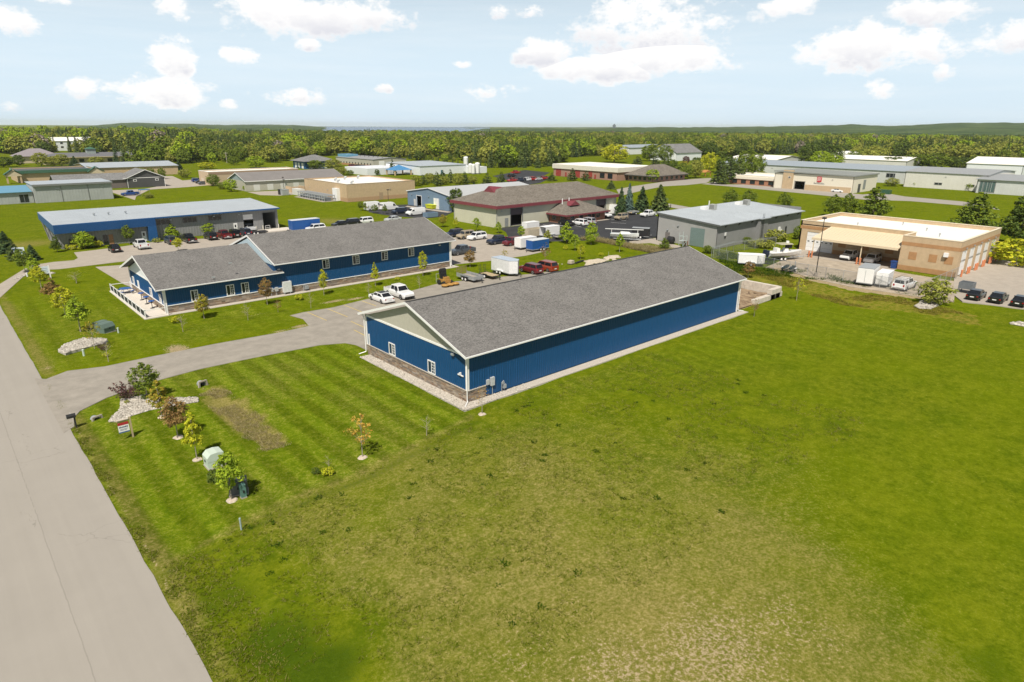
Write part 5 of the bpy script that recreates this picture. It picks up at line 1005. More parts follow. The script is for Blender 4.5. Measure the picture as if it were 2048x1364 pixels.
def b20():
    X0, Y0, L_, W_ = 125.2, 74.0, 38.7, 15.4; hf, hb = 5.0, 6.1; t = thing('grey_metal_building', 'grey ribbed metal building with pale roof, ladder and rooftop units', 'building', (X0, Y0, 0)); S = sides(L_, W_); sl = (hb - hf) / W_
    mb = MB(S['F']); wall_sheet(mb, 0, L_, 0, hf, (), .25); ribs(mb, .1, L_ - .1, .05, hf, .3, (), .03, .06); part('wall', mb, GREYST, t)
    mb = MB(S['L']); mb.prism([(0, 0, -.25), (W_, 0, -.25), (W_, hb, -.25), (0, hf, -.25)], (0, 0, .25)); ribs(mb, .1, W_ - .1, .05, hf, .3, ((2.8, 6.6, 0, 4.1, 0),), .03, .06, zt=lambda s: hf + sl * s - .05); part('wall', mb, mat('warm_grey_steel', (.33, .325, .315), .5, var=.06, vs=.4), t)
    mb = MB(); mb.box(L_ - .25, L_, .25, W_, 0, hb); mb.box(0.0, L_ - .25, W_ - .25, W_, 0, hb); part('wall', mb, GREYST, t)
    zf = lambda x, y: hf + .12 + sl * y
    mb = MB(); mb.prism([(-.35, -.75, zf(0, -.75)), (L_ + .35, -.75, zf(0, -.75)), (L_ + .35, W_ + .4, zf(0, W_ + .4)), (-.35, W_ + .4, zf(0, W_ + .4))], (0, 0, .16)); r_ = part('roof', mb, GALV, t); seams(r_, -.3, L_ + .3, -.78, W_ + .38, lambda x, y: zf(x, y) + .16, .45, GALV)
    mb = MB(); mb.prism([(-.42, -.8, zf(0, -.8) - .12), (-.42, W_ + .45, zf(0, W_ + .45) - .12), (-.42, W_ + .45, zf(0, W_ + .45) + .2), (-.42, -.8, zf(0, -.8) + .2)], (.06, 0, 0)); part('fascia', mb, mat('edge_grey', (.12, .125, .125), .5), r_)
    for k in range(7): mb = MB(); x = 3 + k * 5.6; mb.prism([(x, -.02, hf - .7), (x, -.72, zf(0, -.7) - .05), (x, -.02, zf(0, 0) - .05)], (.12, 0, 0)); part('eave_bracket', mb, mat('edge_grey', (.12, .125, .125)), t)
    # stair bump-out with ladder
    b0, b1 = 16.4, 19.9; mb = MB(); mb.box(b0, b1, -1.1, -.05, 0, hf + .1); part('bump_out', mb, GREYST, t); mb = MB(); mb.box(b0 - .3, b1 + .3, -1.6, .2, hf + .12, hf + .3); part('bump_roof', mb, GALV, t)
    mb = MB()
    for x in (b0 + .5, b0 + 1.1): mb.bar((x, -1.25, .2), (x, -1.25, hf + 1.3), .04, 4)
    for k in range(17): mb.bar((b0 + .5, -1.25, .4 + k * .32), (b0 + 1.1, -1.25, .4 + k * .32), .028, 4)
    part('ladder', mb, BLACK, t)
    for px, py, a in ((1417, 425, 0), (1485, 415, 1)):
        g = G(px, py, 5.6); x, y = g[0] - X0, g[1] - Y0
        u = MB(); u.box(x - .7, x + .7, y + .5, y + 1.9, zf(0, y + .5) + .2, zf(0, y) + 1.0); part('rooftop_unit', u, WHITE, t)
        u = MB(); u.box(x + 1.2, x + 2.5, y - .6, y + .7, zf(0, y) + .2, zf(0, y) + 1.5); p = part('rooftop_unit', u, mat('unit_grey', (.40, .41, .38), .6), t)
        for k in range(4): u = MB(); u.box(x + 1.17, x + 1.2, y - .5 + .3 * k, y - .35 + .3 * k, zf(0, y) + .4, zf(0, y) + 1.4); part('louvre', u, DKGREY, p)
    f = S['L']; door(t, f, 11.8, 13.0, .05, 2.2, mat('brown_grey_door', (.16, .145, .135), .6), .05); sect_door(t, f, 2.9, 6.5, .05, 4.0, mat('teal_grey_door', (.16, .215, .205), .5), .04, 5, label='grey-green overhead door'); floodlight(t, f, 9.7, 4.0); floodlight(t, f, 12.4, 2.8)
    f = S['F']; door(t, f, 3.0, 3.7, 2.6, 3.3, WHITE, .12, 'wall_unit', handle=False); door(t, f, 3.1, 3.6, 2.1, 2.4, BLACK, .12, 'wall_vent', handle=False); door(t, f, 30.9, 31.6, .2, 2.0, BLACK, .12, 'wall_vent', handle=False)
    m2 = MB(f); fbox(m2, 27.4, 28.1, 1.2, 2.2, .02, .3); fbox(m2, 28.4, 28.9, .9, 1.6, .02, .3); m2.bar((27.8, 0, .15), (27.8, 1.2, .15), .05, 4); part('meter_box', m2, WHITE, t)
b20()
def b21():
    X0, Y0 = 133.2, 31.4; L_, WR = 25.6, 9.4; WT = 31.2; h = 6.25; t = thing('fire_station', 'tan brick station with banded walls, white roof and open carport', 'building', (X0, Y0, 0)); xo = 6.0
    f = lambda s, z, o: (-o, s, z); fr = lambda s, z, o: (s, -o, z); f2 = lambda s, z, o: (xo - o, s, z)
    # right-hand block, set forward, and the deep block behind it
    dz = 4.4; doors = [(1.6 + k * 4.7, 4.7 + k * 4.7, .06, dz) for k in range(5)]
    mb = MB(fr); wall_sheet(mb, 0, L_, 0, h, [(a, b, c, d) for a, b, c, d in doors], .3); part('wall', mb, TANBR, t)
    mb = MB(f); wall_sheet(mb, .0, WR, 0, h, (), .3); part('wall', mb, TANBR, t); mb = MB(); mb.box(0.3, xo, WR - .3, WR, 0, h); part('wall', mb, TANBR, t)
    mb = MB(f2); wall_sheet(mb, WR, WT, 0, h, ((WT - 7.2, WT - 1.6, .06, 4.0),), .3); part('wall', mb, TANBR, t); mb = MB(); mb.box(L_ - .3, L_, .3, WT, 0, h); mb.box(xo + .0, L_ - .3, WT - .3, WT, 0, h); part('wall', mb, TANBR, t)
    for k, (a, b, c, d) in enumerate(doors): sect_door(t, fr, a, b, c, d, WHITE, -.08, 6, panes=(4, 3, .4, .35) if k < 9 else None); floodlight(t, fr, (a + b) / 2, 4.85)
    sect_door(t, f2, WT - 7.2, WT - 1.6, .06, 4.0, WHITE, -.08, 5, panes=(6, 2, .42, .22))
    for ff, a, b in ((fr, 0, L_), (f, 0, WR), (f2, WR, WT)): mb = MB(ff); fbox(mb, a, b, 4.55, 5.2, 0, .025); part('brick_band', mb, TANBAND, t)
    for ff, a, b in ((f, 0, WR), (f2, WR, WT - 7.4)): mb = MB(ff); fbox(mb, a, b, 0, .9, 0, .03); part('base_course', mb, TANBAND, t)
    for s in (6.6, 3.3, .8): mb = MB(f); fbox(mb, s, s + 1.3, 2.1, 3.5, 0, .03); part('brick_panel', mb, TANBAND, t)
    for s in (WR + 3, WR + 7.5, WR + 12): mb = MB(f2); fbox(mb, s, s + 1.5, 1.6, 3.2, 0, .03); part('brick_panel', mb, TANBAND, t)
    mb = MB(f); fbox(mb, 1.6, 2.3, 3.4, 4.1, 0, .5); part('wall_light', mb, WHITE, t)
    # white roof inside a parapet
    mb = MB(); mb.box(xo, L_ - .3, .3, WT - .3, h - .9, h - .7); mb.box(.3, xo, .3, WR - .3, h - .9, h - .7); r_ = part('roof', mb, WROOF, t); mb = MB()
    for q in ((-.05, L_ + .05, -.05, .36), (L_ - .36, L_ + .05, .36, WT - .36), (xo - .05, L_ + .05, WT - .36, WT + .05), (-.05, .36, .36, WR + .05), (.36, xo - .05, WR - .36, WR + .05), (xo - .05, xo + .36, WR - .36, WT - .36)): mb.box(*q, h, h + .1)
    part('coping', mb, mat('cream_coping', (.72, .62, .46), .7), r_)
    for x, y in ((12, 22), (15, 10), (20, 16), (9, 6)): vent(t, x, y, h - .7, STEELG, .15, .6)
    # carport: sloping tan roof on posts
    y0, y1 = WR + .1, WT - 7.5 + 1.2; mb = MB(); mb.prism([(xo, y0, 5.35), (xo, y1, 5.35), (-.9, y1 + .6, 3.75), (-.9, y0, 3.75)], (0, 0, .2)); c_ = part('carport_roof', mb, mat('sand_metal', (.66, .55, .38), .5, var=.03), t); mb = MB(); mb.box(-1.0, -.9, y0, y1 + .6, 3.55, 3.98); part('carport_gutter', mb, mat('sand_metal', (.66, .55, .38)), c_)
    mb = MB()
    k = 0
    for k in range(1, 24): y = y0 + (y1 - y0) * k / 24; mb.prism([(xo - .1, y, 5.56), (-.9, y + .3 * k / 24, 3.96), (-.9, y + .3 * k / 24, 4.0), (xo - .1, y, 5.6)], (0, .05, 0))
    part('carport_seams', mb, mat('sand_metal', (.66, .55, .38)), c_, kind='stuff')
    for y in (y0 + 6.4, y1 + .2): mb = MB(); mb.box(-.75, -.6, y - .08, y + .08, 0, 3.8); part('carport_post', mb, mat('sand_metal', (.66, .55, .38)), c_)
    sheet('carport_floor', [(X0 - 1.2, Y0 + WR), (X0 + xo, Y0 + WR), (X0 + xo, Y0 + WT), (X0 - 1.2, Y0 + WT)], .03, CONC)
    for i, (x, y) in enumerate([(-1.2, y0 + 6.1), (-1.2, y0 + 6.7), (-1.2, y1), (-1.2, y1 + .6)] + [(d[j] + (.25 if j else -.25), -.6) for d in doors for j in (0, 1)]):
        od = ('nearest', 'second nearest', 'middle', 'second farthest', 'farthest')
        lb = ('right', 'left', 'right', 'left')[i] + (' orange bollard at the foot of the middle carport post' if i < 2 else ' orange bollard at the left end of the carport') if i < 4 else 'orange bollard at the %s side of the %s white door of the tan station' % (('near', 'far')[(i - 4) % 2], od[(i - 4) // 2])
        solo('bollard', MB().lathe([(.16, 0), (.16, 1.2), (.1, 1.28)], 10), mat('bollard_orange', (.55, .20, .09), .6), lb, 'bollard', (X0 + x, Y0 + y, .03), group=('carport middle post bollards', 'carport end bollards', 'station door bollards')[0 if i < 2 else 1 if i < 4 else 2])
b21()
# far buildings in the trees, and the tower on the shore
for px, py, L_, W_, h, wm, rm, rise, lb in ((1258, 309, 60, 30, 6, mat('white_siding', (.74, .76, .77)), mat('bluegrey_roof', (.30, .34, .37)), 2, 'blue-grey roofed far building left of the bright green maples'),
        (1352, 322, 34, 24, 6, mat('white_siding', (.74, .76, .77)), SHINGG, 6, 'white far house with broad grey roof among the trees'),
        (1180, 303, 50, 30, 5, PALE, WROOF, 2, 'low white-roofed far building behind the large willow'), (850, 300, 30, 14, 5, PALE, GALV, 2, 'pale far shed in the scrub clearing'), (1690, 322, 36, 24, 5, PALE, WROOF, 1.5, 'flat white-roofed far store behind the yellow tree')):
    farbox('far_house', lb, px, py, L_, W_, h, wm, 'gable', rm, rise=rise, ov=.6, dx=0)

# ------------------------------------------------------------------ trees and shrubs
BARK = mat('bark', (.16, .125, .09), .95, var=.25, vs=6); PALEBARK = mat('pale_bark', (.34, .29, .23), .95, var=.2, vs=6)
LEAF = {
 'spring': island_mat('leaf_spring', [(0.174, 0.255, 0.015), (0.306, 0.415, 0.022), (0.438, 0.520, 0.033)], .7, .25, .28),
 'green': island_mat('leaf_green', [(.085, .135, .014), (.160, .220, .020), (.235, .285, .028)], .7, .25, .28),
 'deep': island_mat('leaf_deep', [(.048, .082, .012), (.090, .135, .018), (.145, .190, .026)], .7, .25, .22),
 'yellow': island_mat('leaf_yellow', [(0.245, 0.297, 0.015), (0.479, 0.499, 0.022), (0.673, 0.616, 0.031)], .7, .25, .28),
 'mixed': island_mat('leaf_mixed', [(0.170, 0.221, 0.020), (0.365, 0.340, 0.031), (0.510, 0.315, 0.043)], .7, .25, .28),
 'rust': island_mat('leaf_rust', [(.150, .085, .030), (.290, .165, .055), (.390, .250, .085), (.24, .22, .05)], .7, .25, .28),
 'orange': island_mat('leaf_orange', [(0.442, 0.221, 0.034), (0.600, 0.374, 0.068), (0.600, 0.442, 0.085)], .7, .25, .28),
 'olive': island_mat('leaf_olive', [(0.174, 0.203, 0.033), (0.286, 0.307, 0.046), (0.408, 0.404, 0.068)], .7, .25, .25),
 'purple': island_mat('leaf_purple', [(0.060, 0.031, 0.031), (0.119, 0.054, 0.051), (0.187, 0.093, 0.076)], .7, .25, .15),
 'spruce': island_mat('needle_spruce', [(0.024, 0.051, 0.020), (0.051, 0.093, 0.034), (0.093, 0.128, 0.037)], .8, .2, .1),
 'bluespruce': island_mat('needle_blue', [(0.051, 0.093, 0.082), (0.102, 0.162, 0.136), (0.145, 0.212, 0.178)], .8, .2, .1),
 'pine': island_mat('needle_pine', [(0.044, 0.071, 0.020), (0.088, 0.128, 0.034), (0.153, 0.187, 0.048)], .8, .2, .12),
 'grey': island_mat('twig_grey', [(0.221, 0.187, 0.145), (0.357, 0.306, 0.238)], .9, .1),
}
def leaf_quads(C_, N_, size, rng_, flat=.5):
    """one bent diamond per leaf at centres C_ with facing N_"""
    n = len(C_); U = np.cross(N_, rng_.normal(size=(n, 3))); U /= np.linalg.norm(U, axis=1)[:, None] + 1e-9; V_ = np.cross(N_, U)
    s = size * rng_.uniform(.55, 1.35, n)[:, None]
    v = np.stack([C_ - U * s, C_ - V_ * s * .62 + N_ * s * .12, C_ + U * s, C_ + V_ * s * .62 + N_ * s * .12], 1).reshape(-1, 3)
    return v, np.arange(4 * n).reshape(n, 4)
def crown(name, seed, H, z0, rad, shape, nclump, nleaf, leaf, m, spread=.33, hollow=.35, lean=.5, nr=.35):
    """uneven crown: leaf clumps through a volume with radius profile SHAPE(t), t=0 bottom .. 1 top"""
    r = np.random.default_rng(seed); cs = []; k = 0
    while len(cs) < nclump:
        t = r.uniform(0, 1); R_ = rad * shape(t)
        if r.uniform() > max(.12, shape(t)): continue
        a = r.uniform(0, 2 * PI); q = R_ * math.sqrt(r.uniform(hollow ** 2, 1)) * r.uniform(.8, 1.12)
        cs.append((q * math.cos(a), q * math.sin(a), z0 + t * (H - z0), max(.25 * rad, R_) * spread * r.uniform(.7, 1.3)))
    cs = np.array(cs); P_, N_ = [], []
    for c in cs:
        n = max(3, int(nleaf * r.uniform(.6, 1.4))); d = r.normal(size=(n, 3)); d /= np.linalg.norm(d, axis=1)[:, None]; d[:, 2] *= .75
        p = c[:3] + d * c[3] * r.uniform(.4, 1.05, n)[:, None]
        o = c[:3] / (np.linalg.norm(c[:3] - [0, 0, (H + z0) / 2]) + .1) * 0; nn = d + r.normal(size=(n, 3)) * nr + [0, 0, lean] + .5 * (c[:3] - [0, 0, z0 + .3 * (H - z0)]) / H
        P_.append(p); N_.append(nn / np.linalg.norm(nn, axis=1)[:, None])
    P_ = np.concatenate(P_); N_ = np.concatenate(N_); P_[:, 2] = np.maximum(P_[:, 2], .04)
    v, f = leaf_quads(P_, N_, leaf, r); return np_mesh(name, v, f, m), cs
def trunk(name, seed, H, r0, cs, m, zsplit, nl=10, top=.8):
    r = random.Random(seed); mb = MB(); x = y = 0; pts = [(0, 0, -.05)]
    for k in range(1, 5): x += r.uniform(-.02, .02) * H * .4; y += r.uniform(-.02, .02) * H * .4; pts.append((x, y, H * top * k / 4))
    for k in range(4): mb.bar(pts[k], pts[k + 1], r0 * (1 - k * .22), 6, r0 * (1 - (k + 1) * .22))
    idx = list(range(len(cs))); r.shuffle(idx)
    for i in idx[:nl]:
        c = cs[i]; zs = min(max(zsplit, c[2] - H * .18), H * top * .95); k = min(3, int(zs / (H * top) * 4)); f = zs / (H * top) * 4 - k
        s = tuple(pts[k][j] + (pts[k + 1][j] - pts[k][j]) * f for j in range(3)); mb.bar(s, tuple(c[:3]), r0 * .32, 4, r0 * .08)
    return mb.mesh(name, m)
oval = lambda t: max(0.0, math.sin(PI * min(1, (t * .9 + .08)) ** .85)) ** .75
egg = lambda t: max(0.0, (1 - t) ** .7 * min(1, t * 4 + .35))
ball = lambda t: math.sqrt(max(0.0, 1 - (2 * t - 1) ** 2)) * .95 + .05
cone_ = lambda t: max(.03, (1 - t) ** .9)
spire = lambda t: max(.05, (1 - t) ** .6 * min(1, t * 3 + .5) * .95)
PROTO = {}
def proto(kind, col, v):
    """unit trees: young (4 m), shade (7 m), conifer (8 m), shrub (1.2 m), forest ones (14 m) -> (trunk mesh, crown mesh, height, crown width)"""
    key = (kind, col, v)
    if key in PROTO: return PROTO[key]
    s = hash((kind, col)) % 1 + sum(map(ord, kind + col)) * 7 + v * 131; m = LEAF[col]
    if kind == 'young': me, cs = crown('crown', s, 4, 1.25, 1.0, (oval, egg)[v % 2], 88, 28, .085, m, .36); q = (trunk('trunk', s, 4, .05, cs, PALEBARK, 1.3, 14, .85), me, 4, 2.1)
    elif kind == 'sparse': me, cs = crown('crown', s, 4, 1.3, 1.0, oval, 34, 14, .085, m, .28); q = (trunk('trunk', s, 4, .045, cs, PALEBARK, 1.3, 24, .9), me, 4, 2.1)
    elif kind == 'bare': me, cs = crown('crown', s, 3, .8, .75, ball, 26, 5, .05, m, .3); q = (trunk('trunk', s, 3, .035, cs, PALEBARK, .8, 26, .9), me, 3, 1.5)
    elif kind == 'shade': me, cs = crown('crown', s, 7, 1.0, 2.3, (egg, oval)[v % 2], 140, 26, .16, m, .31); q = (trunk('trunk', s, 7, .12, cs, BARK, 1.2, 16, .8), me, 7, 4.8)
    elif kind == 'round': me, cs = crown('crown', s, 9, 1.0, 4.2, ball, 150, 24, .27, m, .26, .5); q = (trunk('trunk', s, 9, .2, cs, BARK, 1.5, 14, .75), me, 9, 8.6)
    elif kind == 'spruce': me, cs = conifer('crown', s, 8, 2.4, m, 24, .36); q = (trunk('trunk', s, 8, .13, [], BARK, 1, 0, .95), me, 8, 4.2)
    elif kind == 'pine': me, cs = crown('crown', s, 8, .7, 2.5, lambda t: cone_(t) * .8 + .12, 95, 20, .24, m, .24, .3); q = (trunk('trunk', s, 8, .14, cs, BARK, 1.0, 12, .9), me, 8, 4.8)
    elif kind == 'shrub': me, cs = crown('crown', s, 1.2, .12, .75, ball, 40, 16, .085, m, .32); q = (trunk('stems', s, 1.2, .02, cs, BARK, .1, 14, .6), me, 1.2, 1.6)
    elif kind == 'bushy': me, cs = crown('crown', s, 3.2, .15, 1.9, ball, 70, 20, .17, m, .30); q = (trunk('stems', s, 3.2, .05, cs, BARK, .2, 14, .6), me, 3.2, 3.9)
    elif kind == 'fan':
        r = np.random.default_rng(s); V_, P_, N_ = MB(), [], []
        for k in range(46):
            a, e = r.uniform(0, 2 * PI), r.uniform(.5, 1.35); d = np.array([math.cos(a) * math.cos(e), math.sin(a) * math.cos(e), math.sin(e)]); L_ = r.uniform(.9, 1.5); V_.bar((0, 0, 0), tuple(d * L_), .014, 4, .005)
            for j in range(9): P_.append(d * L_ * r.uniform(.35, 1) + r.normal(size=3) * .06); nn = r.normal(size=3); N_.append(nn / np.linalg.norm(nn))
        v_, f_ = leaf_quads(np.array(P_), np.array(N_), .075, r); q = (V_.mesh('stems', BARK), np_mesh('crown', v_, f_, m), 1.4, 1.9)
    elif kind == 'wood': me, cs = crown('crown', s, 12, 1.2, 5.4, (oval, ball, oval)[v % 3], 110, 19, .54, m, .25, .6, .7, .2); q = (trunk('trunk', s, 12, .25, cs, BARK, 3, 6, .7), me, 12, 11)
    elif kind == 'fir': me, cs = conifer('crown', s, 15, 2.6, m, 15, .62); q = (trunk('trunk', s, 15, .2, [], BARK, 1, 0, .95), me, 15, 5.2)
    PROTO[key] = q; return q
def conifer(name, seed, H, rad, m, tiers, leaf):
    r = np.random.default_rng(seed); P_, N_ = [], []
    for k in range(tiers):
        t = (k + .3) / tiers; R_ = rad * (1 - t) ** .85 + .1; z = .03 * H + t * H * .95; nb_ = max(6, int(20 * (1 - t) + 6)); a0 = r.uniform(0, 6.3)
        for i in range(nb_):
            a = a0 + 2 * PI * i / nb_ + r.uniform(-.2, .2); L_ = R_ * r.uniform(.75, 1.15); n = max(2, int(L_ / leaf * 1.5))
            for j in range(n):
                u = (j + .6) / n; P_.append((math.cos(a) * L_ * u, math.sin(a) * L_ * u, z - L_ * u * .28 + r.normal() * .05)); nn = np.array([math.cos(a) * .55, math.sin(a) * .55, .85]) + r.normal(size=3) * .35; N_.append(nn / np.linalg.norm(nn))
    P_.append((0, 0, H * .985)); N_.append(np.array([1., 0, 0])); v, f = leaf_quads(np.array(P_), np.array(N_), leaf, r); return np_mesh(name, v, f, m), []
def plant(kind, col, x, y, h=None, w=None, label='', name=None, v=0, group=None, cat=None):
    tm, cm, H, Wd = proto(kind, col, v)
    nm = name or {'spruce': 'spruce_tree', 'pine': 'pine_tree', 'fir': 'conifer_tree', 'shrub': 'shrub', 'bushy': 'shrub', 'fan': 'shrub', 'bare': 'bare_tree', 'young': 'young_tree', 'sparse': 'young_tree', 'shade': 'shade_tree', 'round': 'broadleaf_tree', 'wood': 'broadleaf_tree'}[kind]
    t = thing(nm, label, cat or ('shrub' if nm == 'shrub' else 'tree'), (x, y, float(gz(x, y))), rnd.uniform(0, 6.28), group)
    sh = (h or H) / H; sw = (w / Wd) if w else sh; t.scale = (sw, sw, sh)
    put('stem' if tm.name.startswith('stems') else 'trunk', tm, t); put('crown', cm, t); return t
def ptree(kind, col, px, py, ptop, label, wpx=None, v=0, name=None, group=None, mulch=False):
    x, y = G(px, py); h = max(.4, hgt(x, y, ptop)); w = wpx * math.sqrt(x * x + y * y + 500) / FOC if wpx else None
    t = plant(kind, col, x, y, h, w, label, name, v, group)
    if mulch: RINGS.append((x, y, label))
    return t
RINGS = []
T = ptree
# beside the street, around the sign and the green cabinet
T('young', 'green', 295, 798, 723, 'green young tree on the stone bed by the driveway', 46, 0)
T('young', 'mixed', 324, 833, 759, 'yellow-orange young tree just below the white stone bed', 46, 1, mulch=True)
T('young', 'rust', 356, 874, 792, 'rust-brown young tree between two yellow-green ones near the sign', 46, 0, mulch=True)
T('young', 'yellow', 394, 917, 817, 'yellow-green young tree left of the pale green cabinet', 44, 1, mulch=True)
T('young', 'spring', 463, 1000, 902, 'yellow-green young tree in front of the pale green cabinet', 52, 0, mulch=True)
T('sparse', 'orange', 725, 914, 823, 'sparse orange-leaved young tree alone on the striped lawn', 52, 0, mulch=True)
T('bare', 'orange', 964, 827, 769, 'nearly bare orange-leaved young tree at the blue building corner', 30, 0, mulch=True)
T('bare', 'olive', 853, 868, 826, 'bare twiggy shrub at the lawn edge below the blue building', 34, 1, 'shrub')
T('fan', 'purple', 257, 797, 757, 'dark purple spreading shrub on the stone bed')
T('shrub', 'deep', 291, 799, 788, 'low dark green shrub under the green tree on the stone bed'); T('shrub', 'olive', 254, 807, 800, 'small grey-green shrub at the stone bed edge')
T('shrub', 'yellow', 656, 948, 930, 'bright yellow low shrub on the lawn'); T('bare', 'purple', 658, 938, 908, 'leafless purple-brown shrub behind the yellow one', 22, 2, 'shrub'); T('shrub', 'deep', 632, 946, 934, 'small dark green shrub beside the yellow one')
T('shrub', 'deep', 430, 962, 938, 'dark green shrub below the pale green cabinet')
# row along the street in front of the patio
T('young', 'green', 51, 545, 497, 'green tree farthest up the street row, by the blue-white sign', 30, 0); T('young', 'spring', 70, 554, 511, 'second tree from the far end of the street row', 26, 1); T('young', 'yellow', 83, 577, 532, 'yellow-green street tree in front of the white sign post', 28, 0)
T('young', 'rust', 109, 602, 555, 'rust-brown tree in the middle of the street row', 36, 1); T('young', 'yellow', 131, 630, 572, 'broad yellow-green tree right of the rust-brown street tree', 40, 0); T('young', 'spring', 161, 662, 589, 'largest green tree of the street row, left of the dark green boxes', 46, 1); T('sparse', 'mixed', 189, 696, 638, 'small orange-green tree at the lower end of the street row', 30, 1)
T('shrub', 'purple', 115, 614, 603, 'small dark maroon shrub under the street trees'); T('bare', 'olive', 217, 723, 681, 'twiggy little tree with yellow leaves near the driveway mouth', 26, 2); T('bare', 'olive', 153, 566, 541, 'bare weeping tree on the lawn left of the patio', 34, 0); T('fan', 'purple', 207, 700, 684, 'reddish shrub at the end of the upper stone bed'); T('shrub', 'yellow', 211, 713, 703, 'tiny yellow shrub by the driveway mouth')
# along the second blue building
T('bare', 'grey', 366, 663, 627, 'bare little tree beside the yellow-green shrub below the patio', 22, 0); T('shrub', 'yellow', 349, 643, 628, 'yellow-green round shrub below the patio corner'); T('young', 'mixed', 408, 633, 583, 'orange-green young tree in front of the first white window', 26, 0)
T('bare', 'grey', 496, 640, 603, 'bare little tree on the mid strip below the pair of windows', 20, 1); T('young', 'rust', 534.7, 609, 554, 'orange-brown young tree left of the wall cabinet', 26, 0); T('sparse', 'rust', 556, 622, 597, 'low brown sparse bush right of the orange-brown tree', 16, 0); T('bare', 'grey', 622, 616, 577, 'bare little tree below the gas meter', 16, 2)
T('shrub', 'yellow', 598, 598, 585, 'yellow shrub between two bare trees by the stone base'); T('young', 'yellow', 648, 589, 537, 'yellow-green young tree below the first high window', 20, 0); T('young', 'yellow', 751, 571, 523, 'yellow-green young tree below the second high window', 20, 1); T('young', 'yellow', 846, 552, 502, 'yellow-green young tree right of the last high window', 20, 0)
T('bare', 'grey', 738, 594, 562, 'bare little tree next to the white saloon car', 16, 0); T('shrub', 'yellow', 795, 560, 552, 'yellow shrub between the last two high windows'); T('bare', 'grey', 839, 578, 548, 'faint bare tree by the parking lot edge', 14, 1)
T('young', 'rust', 940, 534, 499, 'brown-orange young tree at the corner of the second blue building', 24, 0); T('sparse', 'mixed', 1009, 518, 498, 'thin yellow-brown tree on the strip by the car park', 16, 1)
# lawn between the car park and the cream building
T('young', 'mixed', 886, 454, 428, 'brown-green young tree left of the row below the cream building', 18, 0); T('young', 'yellow', 912, 456, 434, 'small yellow-green tree second in the row below the cream building', 14, 1); T('young', 'spring', 953, 462, 434, 'slim bright tree below the middle of the cream wall', 17, 0); T('young', 'spring', 996.5, 466, 442, 'bright tree below the cream building corner', 18, 1); T('young', 'spring', 1043, 477, 451, 'bright tree left of the tan skip', 17, 0)
T('young', 'olive', 1095, 486, 458, 'brownish-green tree in front of the white enclosed trailer', 22, 1); T('shade', 'spring', 1133, 486, 443, 'big bright green tree right of the white enclosed trailer', 40, 0); T('young', 'spring', 1150, 501, 468, 'bright tree in front of the big bright green one', 22, 0); T('shade', 'spring', 1182, 489, 443, 'tall bright green tree at the edge of the black asphalt', 28, 1); T('young', 'yellow', 1161, 518, 488, 'yellowish tree lowest on the lawn by the boulders', 18, 0); T('sparse', 'rust', 1090, 526, 484, 'sparse brown tree in front of the blue trailer', 22, 1); T('young', 'spring', 1239, 504, 464, 'bright tree in front of the sailing boat', 22, 1)
T('shrub', 'yellow', 1131, 499, 490, 'yellow-green shrub on the lawn below the big green tree'); T('shrub', 'yellow', 1202, 511, 503, 'yellow-green shrub above the boulders'); T('shade', 'green', 1328, 500, 474, 'bushy tree below the left wall of the grey ribbed building', 26, 0); T('shade', 'green', 1416, 506, 490, 'bush at the near corner of the grey ribbed building', 26, 1)
# beyond the main building
T('young', 'rust', 1496, 555, 521, 'brown-green young tree in front of the white teardrop trailer', 22, 0); T('sparse', 'yellow', 1593, 599, 551, 'sparse yellow-green tree right of the block walls', 24, 0); T('sparse', 'rust', 1508, 632, 592, 'sparse brown tree in front of the block walls', 16, 1)
T('bushy', 'green', 1493, 487, 474, 'green bush halfway along the grey ribbed wall', 24, 0); T('bushy', 'olive', 1552, 481, 459, 'large olive bush near the right end of the grey ribbed wall', 44, 1); T('bushy', 'green', 1596, 478, 452, 'green bush between the grey building and the tan station', 24, 0); T('bushy', 'olive', 1525, 494, 478, 'grey-green bush behind the fenced yard', 50, 1)
T('bushy', 'olive', 1868, 607, 557, 'big grey-green bush at the fence corner above the stones', 58, 0)
T('shade', 'green', 1459, 416, 377, 'first green tree behind the grey building roof', 32, 1); T('shade', 'green', 1497, 412, 379, 'second green tree behind the grey building roof', 32, 1); T('shade', 'green', 1568, 420, 384, 'green tree behind the right end of the grey roof', 32, 1); T('shade', 'green', 1663, 432, 388, 'green tree behind the left end of the station roof', 34, 1); T('shade', 'green', 1695, 434, 386, 'green tree left of the largest one behind the station', 34, 1); T('shade', 'green', 1743, 440, 372, 'largest tree behind the middle of the station roof', 66, 0)
T('shade', 'green', 1946, 470, 382, 'tall full green tree behind the right end of the station', 76, 0); T('shade', 'deep', 2034, 490, 384, 'dark green tree at the right edge of the photo', 74, 0); T('bushy', 'yellow', 2030, 530, 478, 'yellow-green bush beyond the station doors', 76, 0)
# round the grey workshop with the blue fascia
T('shade', 'deep', 115, 504, 468, 'dark green tree at the left end of the blue fascia', 20, 0); T('shade', 'spring', 172, 497, 461, 'broad bright tree in front of the low workshop windows', 34, 1); T('young', 'green', 259, 488, 449, 'slim green tree left of the white workshop door', 20, 0); T('shade', 'spring', 345, 477, 447, 'round bright tree under the first strip window', 32, 0); T('shade', 'spring', 415, 469, 439, 'round bright tree under the last strip window', 28, 1); T('young', 'yellow', 357, 502, 474, 'yellow tree behind the roof ridge of the patio building', 18, 0)
for i, (a, b) in enumerate(((142, 499), (162, 498), (198, 493))): T('shrub', 'yellow', a, b, b - 12, ('leftmost', 'middle', 'rightmost')[i] + ' of three yellow-green bushes under the workshop windows', 20, i)
T('shrub', 'olive', 314, 485, 475, 'low bush beside the blue fascia leg', 16); T('shrub', 'spring', 451, 472, 461, 'small bush by the parked black cars', 14)
